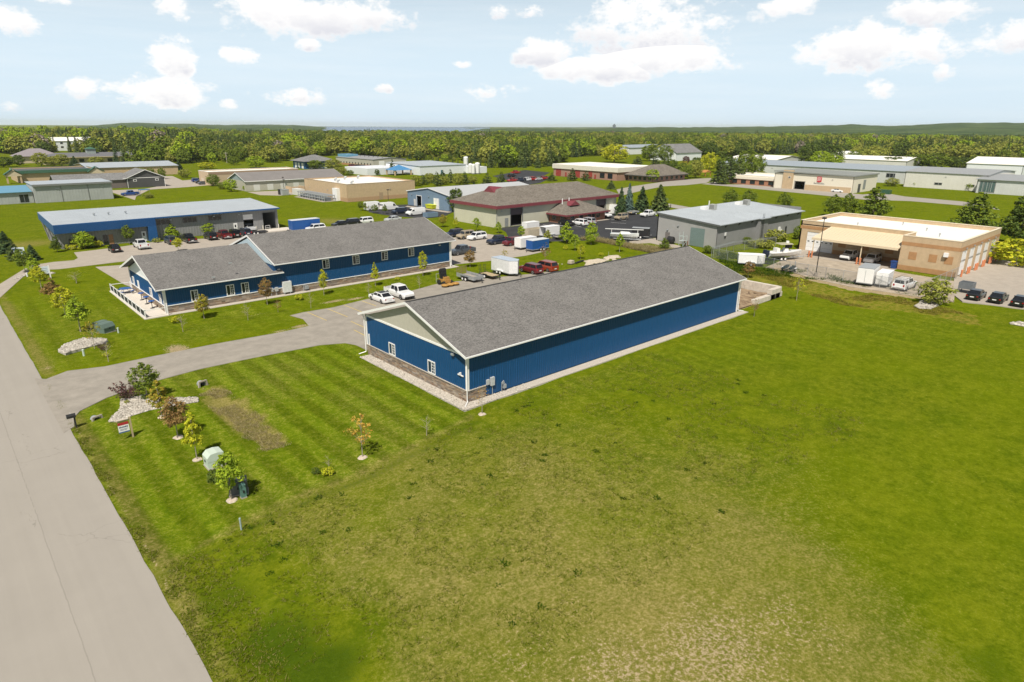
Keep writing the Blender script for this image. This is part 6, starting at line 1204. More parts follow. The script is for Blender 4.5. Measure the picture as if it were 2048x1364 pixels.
T('spruce', 'spruce', 14, 505, 462, 'dark spruce at the left edge of the meadow', 30, 0); T('spruce', 'spruce', 66, 520, 488, 'small dark spruce behind the blue-white sign', 22, 1); T('pine', 'pine', 30, 520, 478, 'dark green fir right of the left edge spruce', 26, 0)
# spruces and pines by the cream building and farther off
T('spruce', 'spruce', 1241, 430, 374, 'slim dark spruce left of the row of four', 24, 0); T('spruce', 'bluespruce', 1257, 424, 365, 'blue-grey spruce in the row of four', 22, 1); T('spruce', 'spruce', 1283, 422, 371, 'green spruce second from right in the row of four', 30, 0); T('spruce', 'pine', 1318, 425, 367, 'widest brownish spruce, right of the row of four', 38, 1); T('spruce', 'pine', 1222, 378, 360, 'small spruce above the cream building roof end', 18, 0)
T('spruce', 'spruce', 948, 384, 364, 'small spruce between slate roof and maroon gablet', 16, 0); T('round', 'deep', 912, 424, 376, 'leafy tree squeezed between the slate and cream buildings', 32, 0)
for i, (a, b, c, w_) in enumerate(((886, 356, 340, 16), (901, 362, 338, 16), (975, 372, 345, 28), (1003, 372, 343, 26), (1104, 362, 345, 22), (1145, 361, 336, 26), (1172, 361, 341, 24))): T('pine', 'pine', a, b, c, ('pine beside the white plant annex', 'pine right of the plant annex', 'left of two round pines behind the brown hip roof', 'right of two round pines behind the brown hip roof', 'left of three pines before the red doors', 'middle pine before the red doors', 'right of three pines before the red doors')[i], w_, i % 2)
for i, (a, b, c, w_, k) in enumerate(((1437, 368, 330, 36, 'pine'), (1458, 367, 316, 36, 'pine'), (1476, 365, 318, 30, 'pine'), (1450, 360, 310, 40, 'deep'), (1490, 362, 300, 42, 'green'), (1508, 358, 305, 36, 'green'))): T('round' if k != 'pine' else 'pine', k, a, b, c, ('leftmost dark pine', 'second dark pine', 'third dark pine', 'dark broad tree', 'tall bright tree', 'right bright tree')[i] + ' of the clump at the street bend', w_, i % 2)
T('round', 'olive', 1520, 362, 342, 'grey-green round bush right of the street bend clump', 26, 0); T('round', 'yellow', 1417, 344, 304, 'bright yellow-green maple beyond the street bend', 32, 0); T('round', 'spring', 1304, 364, 338, 'bright round bush before the brown annex roof', 26, 1)
for i, (a, b, c, w_, k) in enumerate(((1365, 358, 325, 36, 'green'), (1340, 350, 318, 30, 'deep'), (1390, 356, 320, 30, 'olive'), (1372, 328, 312, 14, 'purple'), (1393, 336, 314, 22, 'deep'), (1368, 336, 322, 18, 'mixed'))): T('round', k, a, b, c, ('green tree', 'dark tree', 'olive tree', 'small purple plum tree', 'dark conifer-like tree', 'orange-green tree')[i] + ' beside the brown hip-roofed annex', w_, i % 2)
for i, (a, b, c, w_, k) in enumerate(((1228, 325, 288, 54, 'yellow'), (1298, 322, 290, 36, 'green'), (1330, 325, 290, 30, 'green'), (1275, 330, 312, 26, 'pine'), (1310, 334, 312, 26, 'pine'), (1330, 338, 316, 30, 'pine'))): T('round' if k != 'pine' else 'pine', k, a, b, c, ('huge yellow-green willow behind the red-doored workshop', 'bright maple by the blue-grey roof', 'tall bright tree by the white house', 'left pine behind the workshop roof', 'middle pine behind the workshop roof', 'right pine behind the workshop roof')[i], w_, i % 2)
for i, (a, b, c, w_, k) in enumerate(((1640, 338, 302, 40, 'spring'), (1614, 336, 285, 36, 'deep'), (1660, 335, 288, 40, 'deep'), (1668, 338, 310, 30, 'spring'), (1745, 332, 291, 40, 'olive'), (1710, 330, 300, 36, 'green'), (1784, 336, 313, 40, 'deep'), (1830, 336, 308, 50, 'green'), (1870, 338, 306, 46, 'green'), (1918, 338, 314, 54, 'deep'), (1960, 336, 310, 40, 'green'), (2036, 350, 320, 44, 'deep'))):
    T('round', k, a, b, c, ('bright round tree behind the pale long warehouse', 'tall dark tree behind the pale grey warehouse', 'second tall dark tree right of it', 'small bright tree between dark ones', 'pale yellow willow beyond the warehouses', 'green tree left of the yellow willow', 'round dark tree over the long roof', 'left of two wide green trees over the long roof', 'right of two wide green trees over the long roof', 'wide dark tree above the tall warehouse', 'green tree above the glazed bay', 'dark tree at the far right barn')[i], w_, i % 2)
for i, (a, b, c) in enumerate(((1578, 345, 331), (1594, 344, 330), (1625, 344, 322), (1700, 352, 331))): T('pine', 'pine', a, b, c, ('left small pine', 'right small pine', 'slim tall pine', 'broad low pine')[i] + ' behind the roof of the beige shop', 16 if i < 3 else 36, i % 2)
T('round', 'olive', 1783, 372, 356, 'pale round shrub at the corner of the beige shop', 24, 0)
for i, (a, b, c) in enumerate(((1828, 374, 362), (1864, 376, 358), (1910, 379, 357), (1936, 382, 366))): T('sparse', 'spring', a, b, c, ('first', 'second', 'third', 'fourth')[i] + ' little tree from the left along the cream-white warehouse', 14, i % 2)
# left middle distance
for i, (a, b, c, w_) in enumerate(((507, 380, 360, 13), (526, 380, 362, 10), (545, 378, 360, 11), (563, 377, 358, 9), (581, 376, 364, 10), (597, 374, 353, 10), (490, 382, 370, 8))): T('young', 'spring', a, b, c, ('broadest', 'second', 'third', 'slim fourth', 'fifth', 'tallest last', 'smallest first')[i] + ' young tree of the row before the beige storage building', w_, i % 2)
for i, (a, b, c, w_, k) in enumerate(((427, 372, 348, 22, 'green'), (462, 383, 358, 24, 'spring'), (445, 378, 364, 20, 'green'), (283, 358, 336, 18, 'spring'), (303, 360, 336, 16, 'green'), (325, 358, 336, 14, 'green'), (370, 356, 338, 22, 'olive'), (414, 338, 324, 30, 'yellow'), (512, 335, 312, 34, 'spring'), (468, 330, 313, 22, 'green'), (330, 340, 316, 14, 'spruce'), (358, 340, 320, 14, 'spruce'), (40, 332, 309, 18, 'deep'), (83, 332, 305, 24, 'olive'), (110, 332, 312, 22, 'olive'), (125, 332, 308, 22, 'olive'), (150, 332, 312, 16, 'spruce'), (195, 330, 313, 24, 'olive'), (8, 334, 313, 30, 'deep'), (632, 338, 320, 30, 'green'), (668, 342, 318, 34, 'olive'), (604, 336, 322, 18, 'spruce'), (785, 348, 318, 18, 'pine'), (754, 350, 338, 10, 'deep'), (680, 350, 334, 30, 'olive'), (700, 352, 340, 16, 'green'))):
    T({'spruce': 'spruce', 'pine': 'pine'}.get(k, 'round'), k, a, b, c, ('green tree at the left corner of the tan workshop', 'bright bush-like tree at the gable of the storage building', 'low green tree before the storage gable', 'first of three trees right of the charcoal office', 'second of three trees right of the charcoal office', 'third of three trees right of the charcoal office', 'thin olive tree on the far kerb', 'yellow-green tree left of the tan workshop', 'bright spreading tree behind the tan workshop', 'bright tree before the dark wood edge', 'dark spruce on the far kerb', 'lone dark spruce right of the far kerb one', 'dark tree by the far hip-roofed office', 'left olive tree before the cupola roof', 'middle olive tree before the cupola roof', 'right olive tree before the cupola roof', 'spruce below the cupola', 'pale olive tree at the end of the dark roof', 'dark tree at the far left edge', 'green tree before the blue shop', 'olive tree right of the blue shop', 'spruce left of the blue shop', 'tall pine left of the blue porch', 'small dark shrub tree left of the porch', 'olive tree behind the tan brick building', 'small green tree behind the tan brick building')[i], w_, i % 2)
for i, (a, b, c) in enumerate(((722, 421, 402), (733, 422, 403), (750, 427, 408), (770, 428, 408))): T('young', 'green', a, b, c, ('left tree', 'second tree', 'third tree', 'right tree')[i] + ' in front of the white vans', 14, i % 2)
for i in range(9): T('pine' if i % 2 else 'round', ('olive', 'pine')[i % 2], 832 + i * 14, 372 - (i % 3) * 3, 352 - (i % 4) * 3, ('first', 'second', 'third', 'fourth', 'fifth', 'sixth', 'seventh', 'eighth', 'ninth')[i] + ' scrubby tree from the left in the thicket before the white plant', 24, i % 2, group='thicket before the white plant')

# ------------------------------------------------------------------ the woods
TL = [(-300, 305), (0, 306), (100, 316), (235, 334), (400, 326), (560, 325), (600, 316), (690, 309), (815, 318), (860, 334), (1000, 336), (1095, 336), (1150, 314), (1260, 308), (1345, 318), (1420, 318), (1500, 311), (1600, 308), (1700, 315), (1800, 320), (1900, 322), (2048, 330), (2400, 330)]
def topx(x, y, z=0.0):
    Zz = z - CAMH; Rr = x * _sa - y * _ca; F_ = x * _ca + y * _sa; d = F_ * _c - Zz * _s; up = F_ * _s + Zz * _c
    u, v = FOC * Rr / d, -FOC * up / d; return 1024 + _cr * u - _sr * v, 682 + _sr * u + _cr * v, d
rng_f = np.random.default_rng(21)
def scatter(d0, d1, step):
    n = int(1.7 * (d1 ** 2 - d0 ** 2) / 2 / step ** 2)
    th = rng_f.uniform(R(AZ) - .80, R(AZ) + .80, n); rr = np.sqrt(rng_f.uniform(d0 ** 2, d1 ** 2, n)); x, y = rr * np.cos(th), rr * np.sin(th)
    px, py, dd = topx(x, y); ok = py < np.interp(px, [p[0] for p in TL], [p[1] for p in TL]); return x[ok], y[ok], px[ok], rr[ok]
BLD = [(o.location.x, o.location.y) for o in C.objects if o.get('category') == 'building' and math.hypot(o.location.x, o.location.y) > 330]
def clear_of(x, y, pts, m=34):
    ok = np.ones(len(x), bool)
    for bx, by in pts: ok &= ~((x > bx - 8) & (x < bx + 62) & (y > by - 30) & (y < by + 40))
    return ok
parts_ = [scatter(300, 800, 8.2), scatter(800, 1550, 10.5)]
fx, fy, fpx, fr_ = (np.concatenate([p[i] for p in parts_]) for i in range(4))
lakewin = ~((fr_ > 2300) & (fpx > 500) & (fpx < 1010)); ok = clear_of(fx, fy, BLD) & lakewin & ~((fpx > 90) & (fpx < 176) & (fr_ > 500) & (fr_ < 735) & (vnoise(fx, fy, 14, 48) > .3)); fx, fy, fpx, fr_ = fx[ok], fy[ok], fpx[ok], fr_[ok]
scrub = (fpx > 840) & (fpx < 1000) & (fr_ < 560) & (fr_ > 420) & (vnoise(fx, fy, 40, 31) > .45)
KIN = [('wood', 'spring', 0), ('wood', 'green', 1), ('wood', 'green', 2), ('wood', 'olive', 0), ('wood', 'deep', 1), ('wood', 'olive', 1), ('fir', 'pine', 0), ('fir', 'spruce', 1), ('wood', 'grey', 2), ('wood', 'spring', 1)]
patch = vnoise(fx, fy, 130, 41) * .6 + vnoise(fx, fy, 37, 42) * .4; u = rng_f.uniform(0, 1, len(fx)); kind = np.zeros(len(fx), int)
con = np.clip((vnoise(fx, fy, 170, 44) - .52) * 4, 0.07, .7)
kind = np.where(u < con, 6 + (rng_f.uniform(0, 1, len(fx)) < .35), np.digitize(np.clip(patch + (rng_f.uniform(0, 1, len(fx)) - .5) * .55, 0, .999), [.16, .30, .42, .60, .74, .86]))
kind = np.where((kind < 6) & (kind == 5) & (rng_f.uniform(0, 1, len(fx)) < .04), 8, kind); kind[(kind == 6) & (u >= con)] = 9
hs = np.where(kind >= 6, 12.0, 10.5) * (.55 + .85 * rng_f.beta(2, 2, len(fx))) * (1 + .25 * (vnoise(fx, fy, 90, 45) - .3)); hs = np.where(fpx < 420, hs * 1.22, hs); hs[scrub] *= .35
hs = np.where((fr_ > 800), hs * 1.0, hs)
size = hs / fr_; inview = (fpx > -10) & (fpx < 2058); order = np.argsort(-(size * inview))
solo_ids = order[:190]; rest = np.ones(len(fx), bool); rest[solo_ids] = False
ZN = ((0, 'behind the far left offices'), (250, 'behind the far kerb, left of the tan workshop'), (420, 'behind the tan workshop roof'), (590, 'around the blue hip-roofed shop'), (700, 'behind the long beige warehouse'), (830, 'behind the white tanks'), (960, 'above the truck park'), (1100, 'behind the red-doored workshop'), (1260, 'by the far white houses'), (1420, 'behind the street bend clump'), (1560, 'behind the pale grey warehouse'), (1700, 'behind the long pale warehouse'), (1860, 'behind the far right warehouses'))
CN = {'spring': 'yellow-green', 'green': 'fresh green', 'olive': 'olive', 'deep': 'dark green', 'pine': 'dark pine-green', 'spruce': 'blackish green', 'grey': 'leafless grey'}
ORD = ('first', 'second', 'third', 'fourth', 'fifth', 'sixth', 'seventh', 'eighth', 'ninth', 'tenth', 'eleventh', 'twelfth', 'thirteenth', 'fourteenth', 'fifteenth', 'sixteenth', 'seventeenth', 'eighteenth', 'nineteenth', 'twentieth')
ORD += tuple('twenty-' + w for w in ORD[:9]) + ('thirtieth',) + tuple('thirty-' + w for w in ORD[:9])
SEEN = {}
for i in sorted(solo_ids, key=lambda j: fpx[j]):
    k, c, v = KIN[kind[i]]; zn = [z for x0, z in ZN if fpx[i] >= x0 or x0 == 0][-1]
    sz = 'tall' if hs[i] > 14.5 else 'low' if hs[i] < 10 else 'medium'
    base = f'{sz} {CN[c]} {"conifer" if k == "fir" else "tree"}'; q = SEEN.setdefault((base, zn), []); q.append(1); nth = ORD[min(len(q), 39) - 1]; zn_ = zn.replace(', left of the tan workshop', '').replace('far right warehouses', 'far warehouses')
    plant(k, c, float(fx[i]), float(fy[i]), float(hs[i]), None, f'{nth} {base} from the left {zn_}', None, v, f'{CN[c]} trees of the wood {zn}')
def forest(name, sel):
    """the rest of the woods: one object, trees instanced on points by geometry nodes"""
    me = bpy.data.meshes.new(name); n = int(sel.sum()); me.vertices.add(n); P_ = np.stack([fx[sel], fy[sel], gz(fx[sel], fy[sel])], 1).astype(np.float32); me.vertices.foreach_set('co', P_.ravel())
    for nm, ty, arr in (('kind_id', 'INT', kind[sel].astype(np.int32)), ('size', 'FLOAT', (hs[sel] / np.where(kind[sel] >= 6, np.where(kind[sel] < 8, 15, 12), 12)).astype(np.float32)), ('turn', 'FLOAT', rng_f.uniform(0, 6.28, n).astype(np.float32))):
        a = me.attributes.new(nm, ty, 'POINT'); a.data.foreach_set('value', arr)
    col = bpy.data.collections.new('wood_kinds')
    for j, (k, c, v) in enumerate(KIN): tm, cm, H, Wd = proto(k, c, v); o = bpy.data.objects.new('wood_%02d' % j, cm); col.objects.link(o)
    ng = bpy.data.node_groups.new('woods', 'GeometryNodeTree'); ng.interface.new_socket('Geometry', in_out='INPUT', socket_type='NodeSocketGeometry'); ng.interface.new_socket('Geometry', in_out='OUTPUT', socket_type='NodeSocketGeometry')
    N, L = ng.nodes, ng.links; gi, go = N.new('NodeGroupInput'), N.new('NodeGroupOutput'); ci = N.new('GeometryNodeCollectionInfo'); ci.inputs[0].default_value = col; ci.inputs['Separate Children'].default_value = True; ci.inputs['Reset Children'].default_value = True
    ip = N.new('GeometryNodeInstanceOnPoints'); ip.inputs['Pick Instance'].default_value = True
    def attr(nm, ty): a = N.new('GeometryNodeInputNamedAttribute'); a.data_type = ty; a.inputs[0].default_value = nm; return [o for o in a.outputs if o.enabled][0]
    mp = N.new('GeometryNodeMeshToPoints'); L.new(gi.outputs[0], mp.inputs[0]); L.new(mp.outputs[0], ip.inputs['Points']); L.new(ci.outputs[0], ip.inputs['Instance']); L.new(attr('kind_id', 'INT'), ip.inputs['Instance Index'])
    cx_ = N.new('ShaderNodeCombineXYZ'); L.new(attr('turn', 'FLOAT'), cx_.inputs[2]); L.new(cx_.outputs[0], ip.inputs['Rotation']); L.new(attr('size', 'FLOAT'), ip.inputs['Scale']); L.new(ip.outputs[0], go.inputs[0])
    o = put(name, me, None, kind='stuff'); md = o.modifiers.new('woods', 'NODES'); md.node_group = ng; o['label'] = 'the unbroken woods behind the buildings out to the hills'; return o
forest('forest', rest)
print('forest', int(rest.sum()))

# ------------------------------------------------------------------ vehicles
TYRE = mat('tyre', (.018, .018, .018), .85); RIM = mat('alloy_rim', (.42, .42, .43), .35, met=.6); CGLASS = glass_mat('car_glass', (.012, .014, .017)); LAMP = mat('lamp_clear', (.62, .63, .64), .2); TAIL = mat('lamp_red', (.35, .012, .012), .3); TRIMB = mat('black_trim', (.02, .02, .021), .6)
def paint(n, c): return mat('paint_' + n, c, .28, var=.02, vs=1.0, spec=.5, coat=.5)
PAINT = {'white': paint('white', (.78, .78, .77)), 'black': paint('black', (.012, .012, .013)), 'grey': paint('grey', (.055, .065, .075)), 'navy': paint('navy', (.018, .026, .050)), 'silver': paint('silver', (.45, .46, .47)), 'tan': paint('tan', (.38, .31, .21)), 'maroon': paint('maroon', (.13, .012, .018)), 'red': paint('red', (.36, .022, .018)), 'copper': paint('copper', (.26, .045, .018)), 'blue': paint('blue', (.012, .050, .20)), 'green': paint('green', (.02, .08, .04))}
# length, width, belt z, roof z, hood z, x of: hood end, windscreen top, roof end, rear-window foot, tail z, wheel x front / rear, wheel r
CARS = {'sedan': (4.7, 1.84, .95, 1.44, .86, 1.35, .55, -1.05, -1.85, .98, 1.45, -1.38, .34), 'hatch': (4.1, 1.78, .98, 1.50, .90, 1.2, .55, -1.35, -1.85, .98, 1.25, -1.25, .33),
        'suv': (4.75, 1.92, 1.10, 1.74, 1.04, 1.30, .72, -1.95, -2.28, 1.08, 1.45, -1.42, .38), 'minivan': (5.0, 1.98, 1.08, 1.76, .98, 1.65, .80, -2.15, -2.42, 1.05, 1.6, -1.5, .36),
        'pickup': (5.75, 1.98, 1.18, 1.88, 1.12, 1.30, .75, -.95, -1.15, 1.18, 1.85, -1.75, .41), 'jeep': (4.3, 1.9, 1.15, 1.84, 1.10, .95, .70, -2.0, -2.08, 1.1, 1.3, -1.2, .42)}
_CM = {}
def car_meshes(kind, col):
    key = (kind, col)
    if key in _CM: return _CM[key]
    L_, W_, zb, zr, zh, xh, xw, xr, xt, zt, wf, wr, r = CARS[kind]; f, b = L_ / 2, -L_ / 2; hw = W_ / 2; pm = PAINT[col]; cab_b = xt if kind != 'pickup' else -1.2
    def ring(x, z0, z1, w): return [(x, -w * .93, z0), (x, w * .93, z0), (x, w, z0 + (z1 - z0) * .35), (x, w * .985, z0 + (z1 - z0) * .72), (x, w * .88, z1), (x, -w * .88, z1), (x, -w * .985, z0 + (z1 - z0) * .72), (x, -w, z0 + (z1 - z0) * .35)]
    mb = MB(); g0 = .27 if kind in ('suv', 'pickup', 'jeep') else .19
    end = b if kind != 'pickup' else -1.25
    st = [(f, g0 + .12, zh * .78, hw * .84), (f - .12, g0 + .04, zh * .90, hw * .94), (f - .5, g0, zh * .97, hw * .99), (xh, g0, zh + .03, hw), (xh - .25, g0, zb, hw), (-.4, g0, zb + .02, hw)]
    st += [(xt + .1, g0, zt + .02, hw), (b + .25, g0 + .02, zt, hw * .98), (b, g0 + .12, zt * .93, hw * .9)] if kind != 'pickup' else [(end, g0, zb, hw)]
    mb.loft([ring(*s) for s in st])
    # greenhouse in body colour; the glass sits on it
    rw, bw = hw * .74, hw * .88
    A = [(xh - .05, zb - .06), (xw, zr - .05), (xw - .25, zr), (xr, zr - .01), (cab_b, zb - .02)]
    mb.loft([[(A[0][0], -bw, A[0][1]), (A[1][0], -rw, A[1][1]), (A[2][0], -rw * .97, A[2][1]), (A[3][0], -rw * .96, A[3][1]), (A[4][0], -bw, A[4][1])], [(A[0][0], bw, A[0][1]), (A[1][0], rw, A[1][1]), (A[2][0], rw * .97, A[2][1]), (A[3][0], rw * .96, A[3][1]), (A[4][0], bw, A[4][1])]])
    if kind == 'pickup':
        zbed = .75; mb.box(b, end - .02, -hw, hw, g0 + .12, zbed)
        for q in ((b, end - .02, -hw, -hw + .09), (b, end - .02, hw - .09, hw), (b, b + .08, -hw + .09, hw - .09), (end - .12, end - .02, -hw + .09, hw - .09)): mb.box(*q, zbed, zb - .02)
    P_ = {'body': (mb.mesh('body', pm), None)}
    if kind == 'pickup': m2 = MB(); m2.box(b + .08, end - .12, -hw + .09, hw - .09, .75, .78); P_['bed_liner'] = (m2.mesh('bed_liner', TRIMB), None)
    def quad(p, q, a0, a1, in_, o):            # glass on the face between profile points p and q across the width
        v = []; (x0, z0), (x1, z1) = p, q; n = Vector((-(z1 - z0), 0, x1 - x0)).normalized(); n = n if n.z > 0 else -n
        for t, w in ((.08, a0), (.92, a1)):
            x, z = x0 + (x1 - x0) * t, z0 + (z1 - z0) * t; v.append((x + n.x * o, z + n.z * o, w * in_))
        m2 = MB(); m2.poly([(v[0][0], -v[0][2], v[0][1]), (v[0][0], v[0][2], v[0][1]), (v[1][0], v[1][2], v[1][1]), (v[1][0], -v[1][2], v[1][1])]); return m2
    P_['windscreen'] = (quad(A[0], A[1], bw, rw, .93, .012).mesh('windscreen', CGLASS), None); P_['rear_window'] = (quad(A[4], A[3], bw, rw, .88, .012).mesh('rear_window', CGLASS), None)
    if kind == 'sedan' and col == 'white': m2 = MB(); m2.box(A[3][0] + .1, A[2][0], -rw * .9, rw * .9, zr - .004, zr + .008); P_['glass_roof'] = (m2.mesh('glass_roof', CGLASS), None)
    xs0, xs1 = xh - .05, cab_b; mid = (xw + xr) / 2 + .05
    def side(sg, xa0, xa1, xb0, xb1):          # bottom xa0..xa1, top xb0..xb1
        m2 = MB(); zl, zu = zb + .03, zr - .1; yb = lambda z: sg * ((bw + (rw - bw) * (z - zb) / (zr - zb)) + .012)
        m2.poly([(xa0, yb(zl), zl), (xa1, yb(zl), zl), (xb1, yb(zu), zu), (xb0, yb(zu), zu)]); return m2.mesh('side_window', CGLASS)
    for sg in (-1, 1):
        P_['side_window', sg, 0] = (side(sg, xs0 - .22, mid + .05, xw - .12, mid + .05), None); P_['side_window', sg, 1] = (side(sg, mid - .06, xs1 + .22, mid - .06, xr + .12), None)
    wy_ = hw - .09
    m2 = MB(); m2.lathe([(r * .7, -.11), (r * .97, -.09), (r, -.03), (r, .06), (r * .95, .115), (r * .62, .12)], 14, (0, 0, 0), 'y'); ty = m2.mesh('wheel', TYRE, False); m3 = MB(); m3.lathe([(r * .62, .119), (r * .58, .13), (r * .2, .112)], 10, (0, 0, 0), 'y'); rm = m3.mesh('rim', RIM)
    P_['_wheel'] = (ty, rm, [(wf, wy_, r), (wr, wy_, r), (wf, -wy_, r), (wr, -wy_, r)])
    for sg in (-1, 1):
        m2 = MB(); y0 = sg * hw * .6; m2.box(f - .16, f - .035, min(y0, y0 + sg * hw * .24), max(y0, y0 + sg * hw * .24), zh * .66, zh * .80); P_['headlight', sg] = (m2.mesh('headlight', LAMP), None)
        m2 = MB(); z0 = zt * .66; m2.box(b - .012, b + .1, min(sg * hw * .62, sg * hw * .86), max(sg * hw * .62, sg * hw * .86), z0, z0 + .16 + (.2 if kind in ('suv', 'minivan', 'jeep', 'pickup') else 0)); P_['tail_light', sg] = (m2.mesh('tail_light', TAIL), None)
        m2 = MB(); m2.box(xh - .55, xh - .38, min(sg * hw, sg * (hw + .17)), max(sg * hw, sg * (hw + .17)), zb - .02, zb + .13); P_['mirror', sg] = (m2.mesh('mirror', pm if col not in ('white',) else TRIMB), None)
    m2 = MB(); m2.box(f - .11, f - .01, -hw * .55, hw * .55, zh * .52, zh * .76); P_['grille'] = (m2.mesh('grille', TRIMB), None)
    m2 = MB(); m2.box(f - .14, f + .05, -hw * .86, hw * .86, g0 + .08, g0 + .28); P_['front_bumper'] = (m2.mesh('front_bumper', TRIMB if kind in ('pickup', 'jeep') else pm), None)
    m2 = MB(); m2.box(b - .05, b + .14, -hw * .88, hw * .88, g0 + .10, g0 + .32); P_['rear_bumper'] = (m2.mesh('rear_bumper', RIM if kind == 'pickup' else pm), None)
    m2 = MB(); m2.box(b - .06, b - .05 + .001, -.26, .26, g0 + .36, g0 + .5); P_['number_plate'] = (m2.mesh('number_plate', WHITE), None)
    _CM[key] = P_; return P_
def car(kind, col, px, py, head, label, name=None, dz=0.02, cat=None, small=False, group=None):
    x, y = G(px, py); nm = name or {'sedan': 'saloon_car', 'hatch': 'parked_car', 'suv': 'suv', 'minivan': 'minivan', 'pickup': 'pickup_truck', 'jeep': 'off_roader'}[kind]
    t = thing(nm, label, cat or {'pickup': 'pickup', 'suv': 'suv', 'minivan': 'minivan'}.get(kind, 'car'), (x, y, dz), R(head), group)
    for k, v in car_meshes(kind, col).items():
        nm_ = k if isinstance(k, str) else k[0]
        if small and nm_ in ('number_plate', 'mirror', 'grille'): continue
        if nm_ == '_wheel':
            for (a, b, c) in v[2]: w = put('wheel', v[0], t, (a, b, c), 0 if b > 0 else PI); put('rim', v[1], w)
        else: put(nm_, v[0], t)
    return t
def van(px, py, head, label, L_=5.6, H_=2.45, W_=2.0, col='white', dz=.02):
    key = ('van', L_, H_, col)
    if key not in _CM:
        pm = PAINT[col]; f, b, hw = L_ / 2, -L_ / 2, W_ / 2
        ring = lambda x, z0, z1, w, wt: [(x, -w, z0), (x, w, z0), (x, w, (z0 + z1) * .5), (x, wt, z1 - .04), (x, wt * .8, z1), (x, -wt * .8, z1), (x, -wt, z1 - .04), (x, -w, (z0 + z1) * .5)]
        mb = MB(); mb.loft([ring(f, .4, .82, hw * .88, hw * .8), (ring(f - .15, .3, 1.02, hw * .96, hw * .88)), ring(f - .75, .28, 1.28, hw, hw * .93), ring(f - 1.55, .28, H_ - .12, hw, hw * .84), ring(f - 1.9, .28, H_, hw, hw * .86), ring(b + .1, .28, H_, hw, hw * .86), ring(b, .4, H_ - .06, hw * .97, hw * .84)])
        P_ = {'body': (mb.mesh('body', pm), None)}; m2 = MB(); m2.poly([(f - .80, -hw * .84, 1.34), (f - .80, hw * .84, 1.34), (f - 1.50, hw * .76, H_ - .22), (f - 1.50, -hw * .76, H_ - .22)]); m2.v = [(a + .03, b_, c + .03) for a, b_, c in m2.v]; P_['windscreen'] = (m2.mesh('windscreen', CGLASS), None)
        for sg in (-1, 1):
            m2 = MB(); m2.poly([(f - 1.0, sg * (hw + .008), 1.28), (f - 2.0, sg * (hw + .008), 1.28), (f - 2.0, sg * (hw * .93 + .01), H_ * .80), (f - 1.55, sg * (hw * .93 + .01), H_ * .80)]); P_['side_window', sg] = (m2.mesh('side_window', CGLASS), None)
            m2 = MB(); m2.box(b - .01, b + .03, min(sg * .12, sg * hw * .75), max(sg * .12, sg * hw * .75), H_ * .62, H_ * .84); P_['rear_window', sg] = (m2.mesh('rear_window', CGLASS), None)
            m2 = MB(); m2.box(f - .2, f - .02, min(sg * hw * .55, sg * hw * .85), max(sg * hw * .55, sg * hw * .85), .78, .95); P_['headlight', sg] = (m2.mesh('headlight', LAMP), None); m2 = MB(); m2.box(b - .02, b + .03, min(sg * hw * .8, sg * hw * .93), max(sg * hw * .8, sg * hw * .93), .9, 1.5); P_['tail_light', sg] = (m2.mesh('tail_light', TAIL), None)
        m2 = MB(); m2.box(f - .1, f + .03, -hw * .85, hw * .85, .32, .6); P_['front_bumper'] = (m2.mesh('front_bumper', TRIMB), None)
        r = .35; m2 = MB(); m2.lathe([(r * .7, -.11), (r, -.08), (r, .1), (r * .62, .12)], 14, (0, 0, 0), 'y'); m3 = MB(); m3.lathe([(r * .6, .119), (r * .2, .125)], 10, (0, 0, 0), 'y'); P_['_wheel'] = (m2.mesh('wheel', TYRE), m3.mesh('rim', RIM), [(f - .95, hw - .09, r), (b + 1.05, hw - .09, r), (f - .95, -hw + .09, r), (b + 1.05, -hw + .09, r)])
        _CM[key] = P_
    x, y = G(px, py); t = thing('delivery_van', label, 'van', (x, y, dz), R(head))
    for k, v in _CM[key].items():
        nm_ = k if isinstance(k, str) else k[0]
        if nm_ == '_wheel':
            for (a, b, c) in v[2]: w = put('wheel', v[0], t, (a, b, c), 0 if b > 0 else PI); put('rim', v[1], w)
        else: put(nm_, v[0], t)
    return t
def wheel_at(t, x, y, z, r=.34, w=.2, rim=True):
    m2 = MB(); s = 1 if y > 0 else -1; m2.lathe([(r * .7, -w / 2), (r, -w * .35), (r, w * .35), (r * .7, w / 2)], 12, (0, 0, 0), 'y'); o = put('wheel', m2.mesh('wheel', TYRE), t, (x, y, z))
    if rim: m3 = MB(); m3.lathe([(r * .62, s * w / 2), (r * .5, s * (w / 2 + .02)), (r * .15, s * (w / 2 + .01))], 10, (0, 0, 0), 'y'); put('rim', m3.mesh('rim', WHITE), o)
